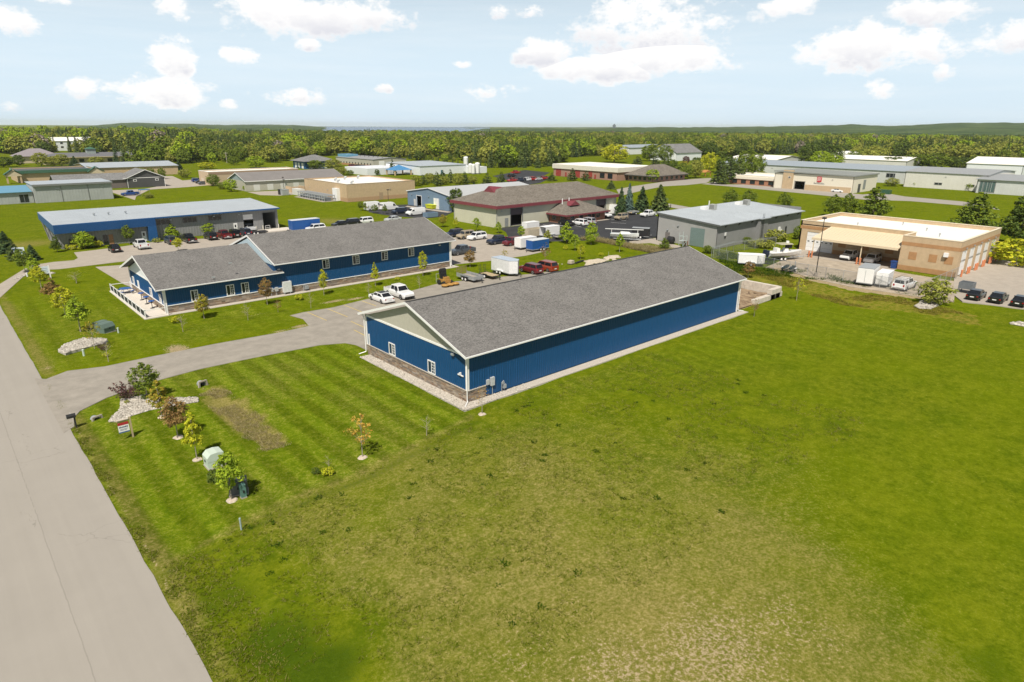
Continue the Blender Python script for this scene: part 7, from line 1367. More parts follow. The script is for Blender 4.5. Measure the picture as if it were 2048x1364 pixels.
def box_trailer(px, py, head, label, L_=5.2, W_=2.1, H_=2.0, m=None, rm=None, nose=.0, axles=2, dz=.02, open_rear=False, doors=True, name='box_trailer', round_=False, tongue=True):
    """closed trailer: front (tongue) towards +x"""
    m = m or WHITE; x, y = G(px, py); t = thing(name, label, 'trailer', (x, y, dz), R(head)); f, b, hw = L_ / 2, -L_ / 2, W_ / 2; z0, z1 = .45, .45 + H_; mb = MB()
    out = [(b, -hw), (f, -hw)] + ([(f + nose, 0)] if nose else []) + [(f, hw), (b, hw)]
    if round_: out = [(b, -hw), (f - .8, -hw), (f - .2, -hw * .8), (f + .2, -hw * .3), (f + .2, hw * .3), (f - .2, hw * .8), (f - .8, hw), (b, hw)]
    if not open_rear: mb.prism([(a, c, z0) for a, c in out], (0, 0, H_))
    else: mb.box(b, f, -hw, -hw + .06, z0, z1); mb.box(b, f, hw - .06, hw, z0, z1); mb.box(f - .06, f, -hw + .06, hw - .06, z0, z1); mb.box(b, f, -hw + .06, hw - .06, z0, z0 + .08)
    part('body', mb, m, t); mb = MB(); mb.prism([(a * 1.008, c * 1.02, z1) for a, c in out], (0, 0, .07)); part('roof', mb, rm or m, t)
    mb = MB(); mb.prism([(a * 1.004, c * 1.015, z0 - .02) for a, c in out], (0, 0, .12)); part('sill_trim', mb, STEELG, t)
    if doors and not open_rear:
        for a, c in ((-hw + .08, -.02), (.02, hw - .08)): mb = MB(); mb.box(b - .03, b, a, c, z0 + .12, z1 - .12); part('rear_door', mb, m, t)
        mb = MB(); mb.box(b - .05, b - .03, -.03, .03, z0 + .3, z1 - .3); part('door_bar', mb, STEELG, t)
    for k in range(axles):
        xx = (-.25 if axles == 1 else -.65 + k * .85) - .1
        for sg in (-1, 1): wheel_at(t, xx, sg * (hw + .06), .33, .33); 
    for sg in (-1, 1): mb = MB(); a0 = -.1 - .35 * axles - .25; mb.prism([(a0, sg * hw, .62), (a0 + .25, sg * hw, .82), (a0 + .1 + .75 * axles, sg * hw, .82), (a0 + .35 + .75 * axles, sg * hw, .62)], (0, sg * .22, 0)); part('fender', mb, m if m is not WHITE else STEELG, t)
    if tongue: mb = MB(); mb.bar((f, -hw * .6, .45), (f + nose + 1.1, 0, .42), .05, 4); mb.bar((f, hw * .6, .45), (f + nose + 1.1, 0, .42), .05, 4); mb.bar((f + nose + .8, 0, .0), (f + nose + .8, 0, .8), .04, 6); part('tongue', mb, TRIMB, t)
    return t
Cc = car
# by the main building
Cc('sedan', 'white', 763, 602, 90, 'white saloon with black glass roof on the lot behind the main building'); Cc('pickup', 'white', 799, 593, -90, 'white pickup facing the main building beside the white saloon')
Cc('suv', 'maroon', 1062, 545, 90, 'dark maroon estate at the far end of the main lot'); Cc('minivan', 'copper', 1091, 540, 90, 'copper-red people carrier beside the dark maroon estate')
# before the grey workshop
Cc('hatch', 'black', 230, 503, 90, 'black hatchback on its own in front of the blue fascia'); Cc('pickup', 'white', 283, 496, 90, 'white pickup by the white workshop door')
Cc('suv', 'grey', 343, 487, 90, 'dark grey estate half behind the yellow tree'); Cc('pickup', 'black', 378, 484, 90, 'black pickup right of the yellow tree'); Cc('suv', 'black', 422, 478.5, 90, 'black estate leftmost of the four near the white door'); Cc('pickup', 'maroon', 448, 476, 90, 'dark red pickup second in the row near the white door'); Cc('jeep', 'black', 469, 474, 90, 'square black off-roader third in the row by the white door'); Cc('suv', 'navy', 490, 470.5, 90, 'dark blue estate last in the row before the half open bay')
Cc('sedan', 'silver', 499, 460, -90, 'silver car standing in the half open bay', dz=.05)
Cc('suv', 'white', 632, 462, 180, 'white estate just showing over the office roof next to the blue box trailer'); Cc('sedan', 'black', 682, 452.5, 180, 'low black car just showing over the long grey roof'); Cc('suv', 'black', 702, 450.5, 180, 'black estate just showing over the long grey roof'); Cc('suv', 'white', 729, 447.5, 180, 'white car just showing over the long grey roof near its middle'); Cc('sedan', 'silver', 786, 442.5, 180, 'silver car just showing over the right half of the long grey roof')
# lot east of the second blue building
Cc('suv', 'navy', 909, 473, 180, 'dark navy estate leftmost by the roof end'); Cc('jeep', 'tan', 931, 477, 180, 'sand coloured off-roader left of the white estate'); Cc('suv', 'white', 954, 479, 180, 'white estate between the sand off-roader and the dark pickup'); Cc('pickup', 'navy', 997, 487, 180, 'dark navy pickup left of the maroon car'); Cc('suv', 'maroon', 1025, 490, 180, 'maroon car squeezed beside the white box trailer'); Cc('pickup', 'grey', 924, 508, 180, 'dark grey pickup near the corner of the second blue building')
# round the cream building
van(831, 430, 180, 'white van right of the dark estate by the slate building', 5.8, 2.1); Cc('suv', 'navy', 799, 427, 180, 'dark blue estate left of the white van at the slate building'); van(748, 420.5, 0, 'white tall van behind the left pair of small trees', 5.9, 2.7); van(779, 420, 0, 'white van behind the right pair of small trees', 5.6, 2.4)
Cc('sedan', 'black', 1133, 450, -90, 'black car at the corner of the brick office'); Cc('suv', 'white', 1159, 450.5, 90, 'white estate in front of the brick office'); Cc('suv', 'silver', 1175, 447.5, 90, 'silver estate right of the white one at the brick office'); Cc('jeep', 'white', 1209, 434.5, -90, 'white off-roader by the brick office corner'); van(1226, 428, -90, 'tall white van beside the cream building at its far bay', 6.2, 2.8); Cc('jeep', 'tan', 1242, 439.5, 180, 'pale off-roader with black back on the black asphalt'); Cc('pickup', 'white', 1296, 433, 180, 'white pickup with dark green front before the spruces')
# truck park and warehouse row
for k, (kd, c, a, b, lb) in enumerate((('pickup', 'red', 1025, 364, 'bright red pickup at the left of the truck park'), ('pickup', 'navy', 1041, 363, 'navy pickup right of the bright red one'), ('suv', 'white', 1053, 362, 'white car between navy and red ones at the truck park'), ('pickup', 'red', 1065, 361, 'red pickup in the middle of the truck park'), ('sedan', 'silver', 1076, 360.5, 'silver car right of the middle red pickup'), ('suv', 'red', 1086, 359.5, 'red car rightmost in the truck park'), ('suv', 'black', 1024, 354.5, 'black car behind the red pickup row'), ('pickup', 'red', 1031, 347.5, 'red truck at the back of the truck park'))): Cc(kd, c, a, b, 180 if k < 6 else 0, lb, small=True)
for c, a, b, lb in (('maroon', 705, 334, 'dark red car first in the warehouse row'), ('black', 716, 334.6, 'black car second in the warehouse row'), ('grey', 727, 335.2, 'grey car third in the warehouse row'), ('red', 737, 336, 'red car last in the warehouse row')): Cc('suv', c, a, b, 0, lb, small=True)
Cc('pickup', 'white', 304, 371.5, 0, 'white pickup right of the charcoal gabled office', small=True); Cc('pickup', 'blue', 261, 391, 180, 'bright blue pickup on the lot by the pale shed'); Cc('suv', 'blue', 395, 364, 0, 'dark blue car first of three on the far kerb', small=True); Cc('sedan', 'black', 402, 366.5, 0, 'black car second of three on the far kerb', small=True); Cc('sedan', 'grey', 408, 369, 0, 'grey car third of three on the far kerb', small=True)
Cc('sedan', 'white', 1675, 384.5, -90, 'white car before the beige shop wall', small=True); Cc('suv', 'black', 1691, 385.5, -90, 'black car beside the white one before the beige shop', small=True)
# at the tan station
Cc('pickup', 'white', 1699, 518, 180, 'white pickup under the left half of the carport'); Cc('suv', 'white', 1744, 524.5, 180, 'white estate under the right half of the carport')
def capped():
    t = car('pickup', 'white', 1808, 577, 0, 'white pickup with canopy and roof rack behind the wire fence', 'canopy_pickup'); mb = MB(); mb.loft([[(-2.85, -.95, 1.15), (-2.75, -.80, 1.86), (-2.75, .80, 1.86), (-2.85, .95, 1.15)], [(-1.25, -.95, 1.15), (-1.25, -.80, 1.88), (-1.25, .80, 1.88), (-1.25, .95, 1.15)]]); part('canopy', mb, PAINT['white'], t)
    mb = MB(); mb.poly([(-2.86, -.70, 1.3), (-2.86, .70, 1.3), (-2.78, .62, 1.75), (-2.78, -.62, 1.75)]); part('rear_window', mb, CGLASS, t)
    for sg in (-1, 1): mb = MB(); mb.poly([(-2.6, sg * .925, 1.3), (-1.5, sg * .925, 1.3), (-1.5, sg * .84, 1.75), (-2.6, sg * .84, 1.75)]); part('side_window', mb, CGLASS, t)
    mb = MB()
    for x in (-2.5, -1.5, -.3): mb.bar((x, -.8, 2.0), (x, .8, 2.0), .03, 4)
    for y in (-.78, .78): mb.bar((-2.6, y, 2.0), (-.2, y, 2.0), .025, 4)
    part('roof_rack', mb, TRIMB, t)
capped()
for a, b, lb in ((1951, 596.5, 'dark maroon-black saloon leftmost of three on the concrete'), (1995, 602.5, 'dark maroon-black saloon middle of three on the concrete'), (2040, 609.5, 'dark maroon-black saloon rightmost of three on the concrete')): Cc('sedan', 'black' if a != 1995 else 'black', a, b, 0, lb)
# trailers
BLUET = mat('trailer_blue', (.012, .085, .30), .4)
box_trailer(1010, 547, -90, 'white cargo trailer with a wedge nose behind the main building', 4.8, 2.3, 2.25, mat('trailer_white', (.70, .70, .69), .45), mat('trailer_roof_reflection', (.42, .48, .55), .4), .95)  # roof's blue-grey has the bluish reflection mixed into its colour
box_trailer(1051, 497, 180, 'white box trailer beside the maroon car', 4.6, 2.0, 1.95); box_trailer(1075, 501, 180, 'bright blue box trailer at the end of the car park', 4.8, 2.0, 1.9, BLUET, mat('trailer_pale_roof', (.55, .58, .60)))
box_trailer(610, 461, 180, 'blue box trailer with white posts beyond the grey workshop', 7.2, 2.2, 2.3, BLUET, mat('trailer_pale_roof', (.55, .58, .60)))
box_trailer(1061, 463, 180, 'white box trailer behind the tan skip', 4.2, 1.9, 1.9); box_trailer(1099, 474, 0, 'white trailer with open dark back beside the tan skip', 4.6, 2.1, 2.1, None, None, open_rear=True)
box_trailer(1281, 476, -60, 'black box trailer with grey roof behind the sailing boat', 4.0, 1.9, 1.9, mat('trailer_black', (.02, .02, .022), .4), mat('trailer_grey_roof', (.30, .32, .33)))
box_trailer(1500, 530, -55, 'white teardrop-nosed trailer in the weeds beyond the main building', 4.6, 2.2, 1.6, None, None, round_=True)
box_trailer(1733, 567, 10, 'tall white box trailer with grey roof behind the wire fence', 5.0, 2.4, 2.5, None, mat('trailer_grey_roof', (.30, .32, .33))); box_trailer(1766, 571, 8, 'low white box trailer between the tall one and the canopy pickup', 4.0, 1.8, 1.9)
def flat_trailer(px, py, head, label, L_, W_, deck, sides_=.0, gate=False, ramps=False, dz=.02):
    x, y = G(px, py); t = thing('flat_trailer', label, 'trailer', (x, y, dz), R(head)); f, b, hw = L_ / 2, -L_ / 2, W_ / 2; n = 6
    for k in range(n): mb = MB(); a = -hw + W_ * k / n; mb.box(b, f, a + .01, a + W_ / n - .01, .5, .56); part('deck_board', mb, deck, t)
    mb = MB(); mb.box(b, f, -hw - .06, -hw, .42, .62); mb.box(b, f, hw, hw + .06, .42, .62); mb.box(f, f + .06, -hw, hw, .42, .62); mb.box(b - .06, b, -hw, hw, .42, .62); part('chassis', mb, TRIMB if not gate else STEELG, t)
    if sides_:
        for q in ((b, f, -hw - .05, -hw), (b, f, hw, hw + .05), (f, f + .05, -hw, hw)): mb = MB(); mb.box(*q, .62, .62 + sides_); part('side_panel', mb, STEELG, t)
    if gate:
        mb = MB()
        for k in range(13): a = -hw + W_ * k / 12; mb.bar((b - .03, a, .6), (b - .03, a, 1.95), .022 if k % 6 else .05, 4)
        for z in (.6, 1.05, 1.5, 1.95): mb.bar((b - .03, -hw, z), (b - .03, hw, z), .03, 4)
        part('ramp_gate', mb, mat('rusty_mesh', (.20, .13, .08), .8), t)
    if ramps:
        for sg in (-1, 1):
            mb = MB()
            for s2 in (-.2, .2): mb.bar((b, sg * hw * .6 + s2, .55), (b - .25, sg * hw * .6 + s2, 2.0), .03, 4)
            for k in range(6): z = .65 + k * .25; xx = b - .25 * (z - .55) / 1.45; mb.bar((xx, sg * hw * .6 - .2, z), (xx, sg * hw * .6 + .2, z), .025, 4)
            part('ramp', mb, TRIMB, t)
    for xx in (-.45, .4) if L_ > 3.8 else (0,):
        for sg in (-1, 1): wheel_at(t, xx, sg * (hw + .16), .34, .34)
    for sg in (-1, 1): mb = MB(); mb.box(-1.0 if L_ > 3.8 else -.5, 1.0 if L_ > 3.8 else .5, sg * hw + (.0 if sg > 0 else -.3), sg * hw + (.3 if sg > 0 else 0), .72, .77); part('fender', mb, TRIMB, t)
    mb = MB(); mb.bar((f, -hw * .6, .5), (f + 1.2, 0, .45), .05, 4); mb.bar((f, hw * .6, .5), (f + 1.2, 0, .45), .05, 4); mb.bar((f + .9, 0, 0), (f + .9, 0, .9), .05, 6); part('tongue', mb, TRIMB, t); return t
WOODP = mat('deck_wood', (.42, .33, .20), .85, var=.2, vs=4); WORN = mat('worn_boards', (.33, .29, .24), .9, var=.25, vs=4)
flat_trailer(940, 560, -90, 'grey landscape trailer with a tall rusty mesh gate', 4.6, 2.1, WORN, .45, gate=True); flat_trailer(979, 555, -90, 'small wooden-deck trailer with two black upright ramps', 3.6, 1.8, WOODP, 0, ramps=True)
flat_trailer(508, 468.5, 180, 'long low black flatbed trailer before the open bays', 6.0, 2.2, mat('black_deck', (.035, .035, .04), .7)); flat_trailer(1266, 429, 0, 'wooden-sided trailer before the spruces', 3.4, 1.8, WOODP, .4); flat_trailer(1119, 478, 0, 'small grey flat trailer right of the open white one', 3.0, 1.7, WORN, .15)
def mower():
    x, y = G(893, 570); t = thing('mowing_machine', 'yellow mowing machine with wide decks and tall black discharge hood', 'machine', (x, y, .03), R(-90)); YM = mat('machine_yellow', (.40, .22, .055), .6, var=.3, vs=5)
    mb = MB(); mb.box(-1.3, .5, -.55, .55, .45, .95); mb.box(-.4, .35, -.4, .4, .95, 1.35); part('engine_bay', mb, YM, t)
    for sg in (-1, 0, 1): mb = MB(); mb.lathe([(.62, .2), (.66, .32), (.5, .42), (.12, .5)], 12, (1.05, sg * 1.05, 0)); part('cutting_deck', mb, YM, t)
    for sg in (-1, 1): mb = MB(); mb.bar((.2, sg * .4, .7), (1.0, sg * 1.0, .45), .07, 6); part('lift_arm', mb, TRIMB, t)
    mb = MB(); mb.loft([[(-1.1, -.5, .9), (-.55, -.5, .9), (-.55, .5, .9), (-1.1, .5, .9)], [(-1.35, -.55, 2.3), (-.75, -.55, 2.5), (-.75, .55, 2.5), (-1.35, .55, 2.3)], [(-1.2, -.45, 2.6), (-.9, -.45, 2.65), (-.9, .45, 2.65), (-1.2, .45, 2.6)]]); part('discharge_hood', mb, mat('black_rubber', (.016, .016, .017), .7), t)
    mb = MB(); mb.box(-.55, -.1, -.3, .3, 1.35, 1.5); mb.box(-.62, -.5, -.3, .3, 1.5, 1.95); part('seat', mb, TRIMB, t)
    mb = MB()
    for sg in (-1, 1): mb.bar((-1.5, sg * .95, .3), (-1.5, sg * .95, 1.7), .04, 4)
    mb.bar((-1.5, -.95, 1.7), (-1.5, .95, 1.7), .04, 4); mb.bar((-1.5, -.95, .9), (-1.5, -.5, .9), .03, 4); part('rear_frame', mb, STEELG, t)
    for xx, r in ((-1.0, .42), (.35, .38)):
        for sg in (-1, 1): wheel_at(t, xx, sg * .78, r, r, .3, False)
mower()
HULL = mat('gelcoat', (.76, .75, .72), .3, spec=.5)
def hull(mb, L_, W_, z0, z1, bow=.45, n=9):
    rings = []
    for k in range(n):
        s = k / (n - 1); x = -L_ / 2 + L_ * s; w = W_ / 2 * (1 if s < bow else max(.03, 1 - ((s - bow) / (1 - bow)) ** 2.0)); keel = z0 + (0 if s < .7 else (s - .7) ** 2 * 5.5 * (z1 - z0)); sh = z1 + .25 * s * s
        rings.append([(x, 0, keel), (x, w * .72, keel + (sh - keel) * .35), (x, w, sh - .06), (x, w, sh), (x, 0, sh - .02), (x, -w, sh), (x, -w, sh - .06), (x, -w * .72, keel + (sh - keel) * .35)])
    mb.loft(rings); return mb
def cradle(t, L_, z, ax=2):
    mb = MB()
    for sg in (-1, 1): mb.bar((-L_ * .42, sg * .55, z - .1), (L_ * .3, sg * .5, z - .1), .06, 4); mb.bar((L_ * .3, sg * .5, z - .1), (L_ * .62, 0, z - .15), .06, 4)
    for x in (-L_ * .35, 0, L_ * .28): mb.bar((x, -.9, z - .12), (x, .9, z - .12), .05, 4)
    mb.bar((L_ * .45, 0, z - .1), (L_ * .47, 0, z + .9), .05, 4); mb.bar((L_ * .6, 0, 0), (L_ * .6, 0, z + .2), .04, 4); part('boat_trailer', mb, STEELG, t)
    for k in range(ax):
        for sg in (-1, 1): wheel_at(t, -L_ * .12 + (k - .5) * .85 * (ax > 1), sg * 1.05, .36, .36, .22); 
def motorboat():
    x, y = G(1567, 519.5); t = thing('motor_boat', 'white open motor boat with tan top on a twin-axle trailer', 'boat', (x, y, .03), R(-28)); cradle(t, 7.4, .62); mb = MB(); hull(mb, 7.6, 2.5, .62, 1.62); part('hull', mb, HULL, t)
    mb = MB(); mb.loft([[(-.4, -.5, 1.6), (.9, -.5, 1.6), (.9, .5, 1.6), (-.4, .5, 1.6)], [(-.2, -.42, 2.35), (.35, -.42, 2.35), (.35, .42, 2.35), (-.2, .42, 2.35)]]); part('console', mb, HULL, t); mb = MB(); mb.box(-2.2, -1.5, -.6, .6, 1.6, 2.4); part('leaning_post', mb, mat('cushion_white', (.7, .69, .66)), t)
    mb = MB()
    for a in (-.9, .5):
        for sg in (-1, 1): mb.bar((a, sg * .6, 1.6), (a, sg * .6, 3.15), .035, 4)
    part('top_frame', mb, TRIMB, t); mb = MB(); mb.loft([[(-1.7, -1.0, 3.15), (1.1, -1.0, 3.15), (1.1, 1.0, 3.15), (-1.7, 1.0, 3.15)], [(-1.6, -.85, 3.3), (1.0, -.85, 3.3), (1.0, .85, 3.3), (-1.6, .85, 3.3)]]); part('canvas_top', mb, mat('sage_canvas', (.36, .34, .24), .9), t)
    mb = MB(); mb.bar((.4, 0, 3.3), (.4, 0, 3.7), .3, 8); part('radar_dome', mb, WHITE, t); mb = MB(); mb.box(.3, 1.2, -.5, .5, 2.35, 3.1); part('enclosure', mb, TRIMB, t)
    for sg in (-1, 1): mb = MB(); mb.loft([[(-4.5, sg * .45 - .22, 1.3), (-3.85, sg * .45 - .22, 1.3), (-3.85, sg * .45 + .22, 1.3), (-4.5, sg * .45 + .22, 1.3)], [(-4.35, sg * .45 - .2, 2.1), (-3.8, sg * .45 - .2, 2.05), (-3.8, sg * .45 + .2, 2.05), (-4.35, sg * .45 + .2, 2.1)]]); mb.box(-4.25, -4.0, sg * .45 - .1, sg * .45 + .1, .5, 1.3); part('outboard_motor', mb, mat('outboard_navy', (.015, .022, .045), .35), t)
motorboat()
def sailboat():
    x, y = G(1249, 481); t = thing('sailing_boat', 'white sailing boat on a trailer with its mast laid along the deck', 'boat', (x, y, .03), R(-60)); cradle(t, 6.0, .55, 1); mb = MB(); hull(mb, 6.4, 2.2, .55, 1.55, .4); part('hull', mb, mat('gelcoat_grey', (.66, .68, .66), .35), t); mb = MB(); mb.loft([[(-1.2, -.7, 1.55), (1.4, -.5, 1.6), (1.4, .5, 1.6), (-1.2, .7, 1.55)], [(-1.0, -.55, 2.0), (.9, -.35, 1.95), (.9, .35, 1.95), (-1.0, .55, 2.0)]]); part('cabin', mb, HULL, t)
    mb = MB(); mb.bar((-4.6, .0, 2.45), (4.2, 0, 2.6), .09, 6); mb.bar((-4.4, .18, 2.42), (3.2, .2, 2.55), .05, 6); part('mast', mb, mat('mast_alloy', (.66, .66, .64), .4), t); mb = MB(); mb.bar((-3.1, 0, 1.5), (-3.1, 0, 2.45), .06, 4); mb.bar((2.9, 0, 1.7), (2.9, 0, 2.55), .06, 4); part('mast_crutch', mb, WHITE, t)
    mb = MB(); mb.box(-3.3, -3.1, -.4, .4, .4, 1.6); part('rudder_board', mb, mat('teal_board', (.12, .24, .26)), t)
sailboat()
def jetski():
    x, y = G(1580, 541); t = thing('watercraft_trailer', 'black double watercraft trailer with white fenders in the yard weeds', 'trailer', (x, y, .0), R(6)); mb = MB()
    for sg in (-1, 1): mb.bar((-2.2, sg * .9, .45), (1.2, sg * .8, .45), .05, 4); mb.bar((1.2, sg * .8, .45), (2.6, 0, .45), .05, 4)
    part('chassis', mb, STEELG, t); mb = MB(); mb.bar((2.2, 0, .45), (2.2, .0, 1.5), .05, 4); mb.bar((2.45, 0, .0), (2.45, 0, 1.3), .05, 4); part('winch_post', mb, STEELG, t)
    for sg in (-1, 1):
        mb = MB(); mb.loft([[(-2.3, sg * .6 - .35, .6), (-2.3, sg * .6 + .35, .6), (-2.3, sg * .6, .95)], [(-.6, sg * .6 - .42, .6), (-.6, sg * .6 + .42, .6), (-.6, sg * .6, 1.15)], [(.9, sg * .6 - .1, .7), (.9, sg * .6 + .1, .7), (.9, sg * .6, .9)]]); part('watercraft', mb, mat('dark_teal_hull', (.02, .035, .035), .4), t)
        wheel_at(t, -.6, sg * 1.15, .3, .3); mb = MB(); mb.box(-1.1, -.1, sg * 1.15 - .14, sg * 1.15 + .14, .62, .7); part('fender', mb, WHITE, t)
jetski()

# ------------------------------------------------------------------ stone beds, signs, cabinets, fences, poles
def bed_object(name, pts, n, seed, size, label, cat='rock bed', group=None, tall=1.0):
    """loose stones: the largest few are objects, the rest of the bed is joined"""
    sheet('stone_bed', [(x, y) for x, y in pts], .015, BED); o = stone_bed(name, pts, n, seed, size, .015); o['label'] = label; return o
bed_object('white_stones', PX((217, 843), (228, 830), (241, 818), (241.7, 798.5), (256, 796), (305, 788), (330, 797), (395.6, 794.4), (396, 803), (352, 811), (300, 820), (264, 831), (236, 842)), 2600, 21, (.05, .12), 'white stones of the bed between driveway and sign')
bed_object('white_stones', PX((116, 702), (131, 688), (150, 681), (170, 676), (213, 678), (214, 686), (174, 694), (140, 703), (131, 707)), 1200, 22, (.06, .14), 'white stones of the upper bed by the street trees')
bed_object('rubble_stones', PX((1828, 611), (1845, 602), (1872, 603), (1884, 607), (1862, 617), (1840, 617)), 260, 23, (.08, .22), 'pale rubble below the big bush at the fence corner'); bed_object('rubble_stones', PX((2020, 647), (2040, 643), (2060, 647), (2050, 653)), 120, 24, (.08, .2), 'small rubble patch at the right edge of the field')
bed_object('kerb_stones', PX((26, 557), (38, 552), (52, 548), (53, 550), (40, 556), (28, 560)), 90, 25, (.08, .18), 'line of pale stones by the street mouth'); bed_object('kerb_stones', PX((89, 546), (100, 544), (111, 546), (100, 549)), 70, 26, (.06, .15), 'pale stones round the white sign post')
_r = np.random.default_rng(77)
MUL = mat('mulch_pale', (.50, .42, .33), .95, var=.2, vs=8)
for x, y, tl in RINGS:
    mb = MB(); n = 9; mb.loft([[(a * math.cos(2 * PI * k / n) * _r.uniform(.8, 1.15), a * math.sin(2 * PI * k / n) * _r.uniform(.8, 1.15), z) for k in range(n)] for a, z in ((.42, -.02), (.34, .07), (.12, .10))]); solo('mulch_ring', mb, MUL, 'pale mulch ring of the ' + tl, 'mulch ring', (x, y, float(gz(x, y))), group='mulch rings under the lawn trees')
# boulders, stacked flat stones beside the parking end
ROCK = mat('limestone', (.50, .43, .33), .9, var=.2, vs=2, bump=.4, bs=6)
def rock(x, y, s, lb, seed, z=0.0, sq=1.0, nm='boulder', m=ROCK, group='limestone slabs heaped by the lawn'):
    r = random.Random(seed); mb = MB(); n = 7; a0 = r.uniform(0, 6); rings = []
    for z_, k in ((0, .85), (.45, 1.0), (.85, .8), (1.0, .45)): rings.append([(s * k * r.uniform(.8, 1.15) * math.cos(a0 + 2 * PI * i / n), s * .7 * k * r.uniform(.8, 1.15) * math.sin(a0 + 2 * PI * i / n), z_ * s * .62 * sq) for i in range(n)])
    mb.loft(rings); return solo(nm, mb, m, lb, 'boulder', (x, y, z + float(gz(x, y)) - .03), group=group)
for i in range(34):
    px = 1172 + _r.uniform(0, 1) * 66; py = 529 - (px - 1172) * .2 + _r.uniform(-6, 2.5); x, y = G(px, py); rock(x, y, _r.uniform(.45, 1.15), 'pale limestone slab in the heap behind the main building', 300 + i, sq=.55)
g = G(1142, 528); t = thing('stone_pallet', 'flat stones stacked on a dark pallet left of the limestone heap', 'pallet', g, R(10)); mb = MB()
for k in range(5): mb.box(-.6, .6, -.5 + k * .22, -.38 + k * .22, .1, .14)
for x in (-.55, 0, .5): mb.box(x, x + .1, -.5, .5, 0, .1)
part('pallet', mb, mat('dark_wood', (.06, .05, .04), .9), t)
for k in range(4): mb = MB(); mb.box(-.55 + .03 * k, .55 - .04 * k, -.45, .45, .15 + .14 * k, .28 + .14 * k); part('slab', mb, ROCK, t)
g = G(1160, 525); solo('drain_pipe', MB().bar((-1.6, 0, .16), (1.6, .2, .16), .16, 10), TRIMB, 'black plastic pipe lying between pallet and limestone heap', 'pipe', g, .2)
for i in range(6): x, y = G(1095 + i * 8 + _r.uniform(-3, 3), 534 - i * 1.4 + _r.uniform(-3, 2)); rock(x, y, _r.uniform(.15, .3), 'small loose stone on the sandy ground beside the red cars', 400 + i, group='loose stones by the red cars')
# concrete block bins at the end of the main building
BLK = mat('precast_block', (.56, .50, .42), .9, var=.15, vs=1.5, bump=.2, bs=10)
def bin_():
    t = thing('block_bin', 'pale concrete block bin holding soil at the end of the main building', 'retaining wall', (83.6, 44.9, 0)); r = random.Random(9)
    def run(x0, y0, dx, dy, n, rows, th=.75, L_=1.5, h=.75, drop=()):
        for j in range(rows):
            for i in range(n - (drop[j] if j < len(drop) else 0)):
                a = (i + (.0 if j % 2 == 0 else .12)) * L_; mb = MB(); x, y = x0 + dx * a, y0 + dy * a
                if dx: mb.box(x + .02, x + L_ - .02, y, y + th, j * h + .01, (j + 1) * h - .01)
                else: mb.box(x, x + th, y + .02, y + L_ - .02, j * h + .01, (j + 1) * h - .01)
                part('block', mb, BLK, t)
    run(12.9, .2, 0, 1, 9, 2); run(.3, 13.7, 1, 0, 8, 2); run(5.2, .1, 1, 0, 5, 1); run(9.8, .1, 1, 0, 2, 2)
    mb = MB(); n = 20; V_ = []; xs = np.linspace(.2, 12.7, n); ys = np.linspace(.4, 13.5, n)
    for yy in ys:
        for xx in xs: e = min(1, min(xx, 12.9 - xx + 1, yy, 13.7 - yy + 1) / 2); V_.append((xx, yy, max(.0, .06 + e * (.35 * float(vnoise(xx, yy, 2.1, 61)) + .25 * float(vnoise(xx, yy, .8, 62)) + .45 * math.exp(-((xx - 10) ** 2 + (yy - 11) ** 2) / 14)))))
    me = np_mesh('soil', V_, [(j * n + i, j * n + i + 1, (j + 1) * n + i + 1, (j + 1) * n + i) for j in range(n - 1) for i in range(n - 1)], mat('brown_soil', (.15, .095, .055), .95, vs=1.1, col2=(.40, .30, .19), bump=.8, bs=7)); put('soil', me, t)
    for k in range(26): mb = MB(); a = r.uniform(0, PI); x, y = r.uniform(1.5, 11.5), r.uniform(1.2, 11); L_ = r.uniform(.6, 1.8); mb.bar((x - L_ * math.cos(a), y - L_ * math.sin(a), .32), (x + L_ * math.cos(a), y + L_ * math.sin(a), .42), r.uniform(.04, .1), 5); part('branch', mb, mat('old_branch', (.16, .11, .07), .95), t)
bin_()
# chain link fences
def mesh_mat():
    m = bpy.data.materials.new('chain_link'); m.use_nodes = True; nt = m.node_tree; N, L = nt.nodes, nt.links; b = N['Principled BSDF']; b.inputs['Base Color'].default_value = (.26, .27, .27, 1); b.inputs['Metallic'].default_value = .3; b.inputs['Roughness'].default_value = .5
    tc = N.new('ShaderNodeTexCoord'); out = []
    for a in (45, -45):
        mp = N.new('ShaderNodeMapping'); mp.inputs['Rotation'].default_value = (R(a), R(a), 0); w = N.new('ShaderNodeTexWave'); w.inputs['Scale'].default_value = 3.2; w.bands_direction = 'Z'; L.new(tc.outputs['Object'], mp.inputs[0]); L.new(mp.outputs[0], w.inputs[0]); g_ = N.new('ShaderNodeMath'); g_.operation = 'GREATER_THAN'; g_.inputs[1].default_value = .955; L.new(w.outputs[1], g_.inputs[0]); out.append(g_.outputs[0])
    mx = N.new('ShaderNodeMath'); mx.operation = 'MAXIMUM'; L.new(out[0], mx.inputs[0]); L.new(out[1], mx.inputs[1]); L.new(mx.outputs[0], b.inputs['Alpha']); return m
CHAIN = mesh_mat()
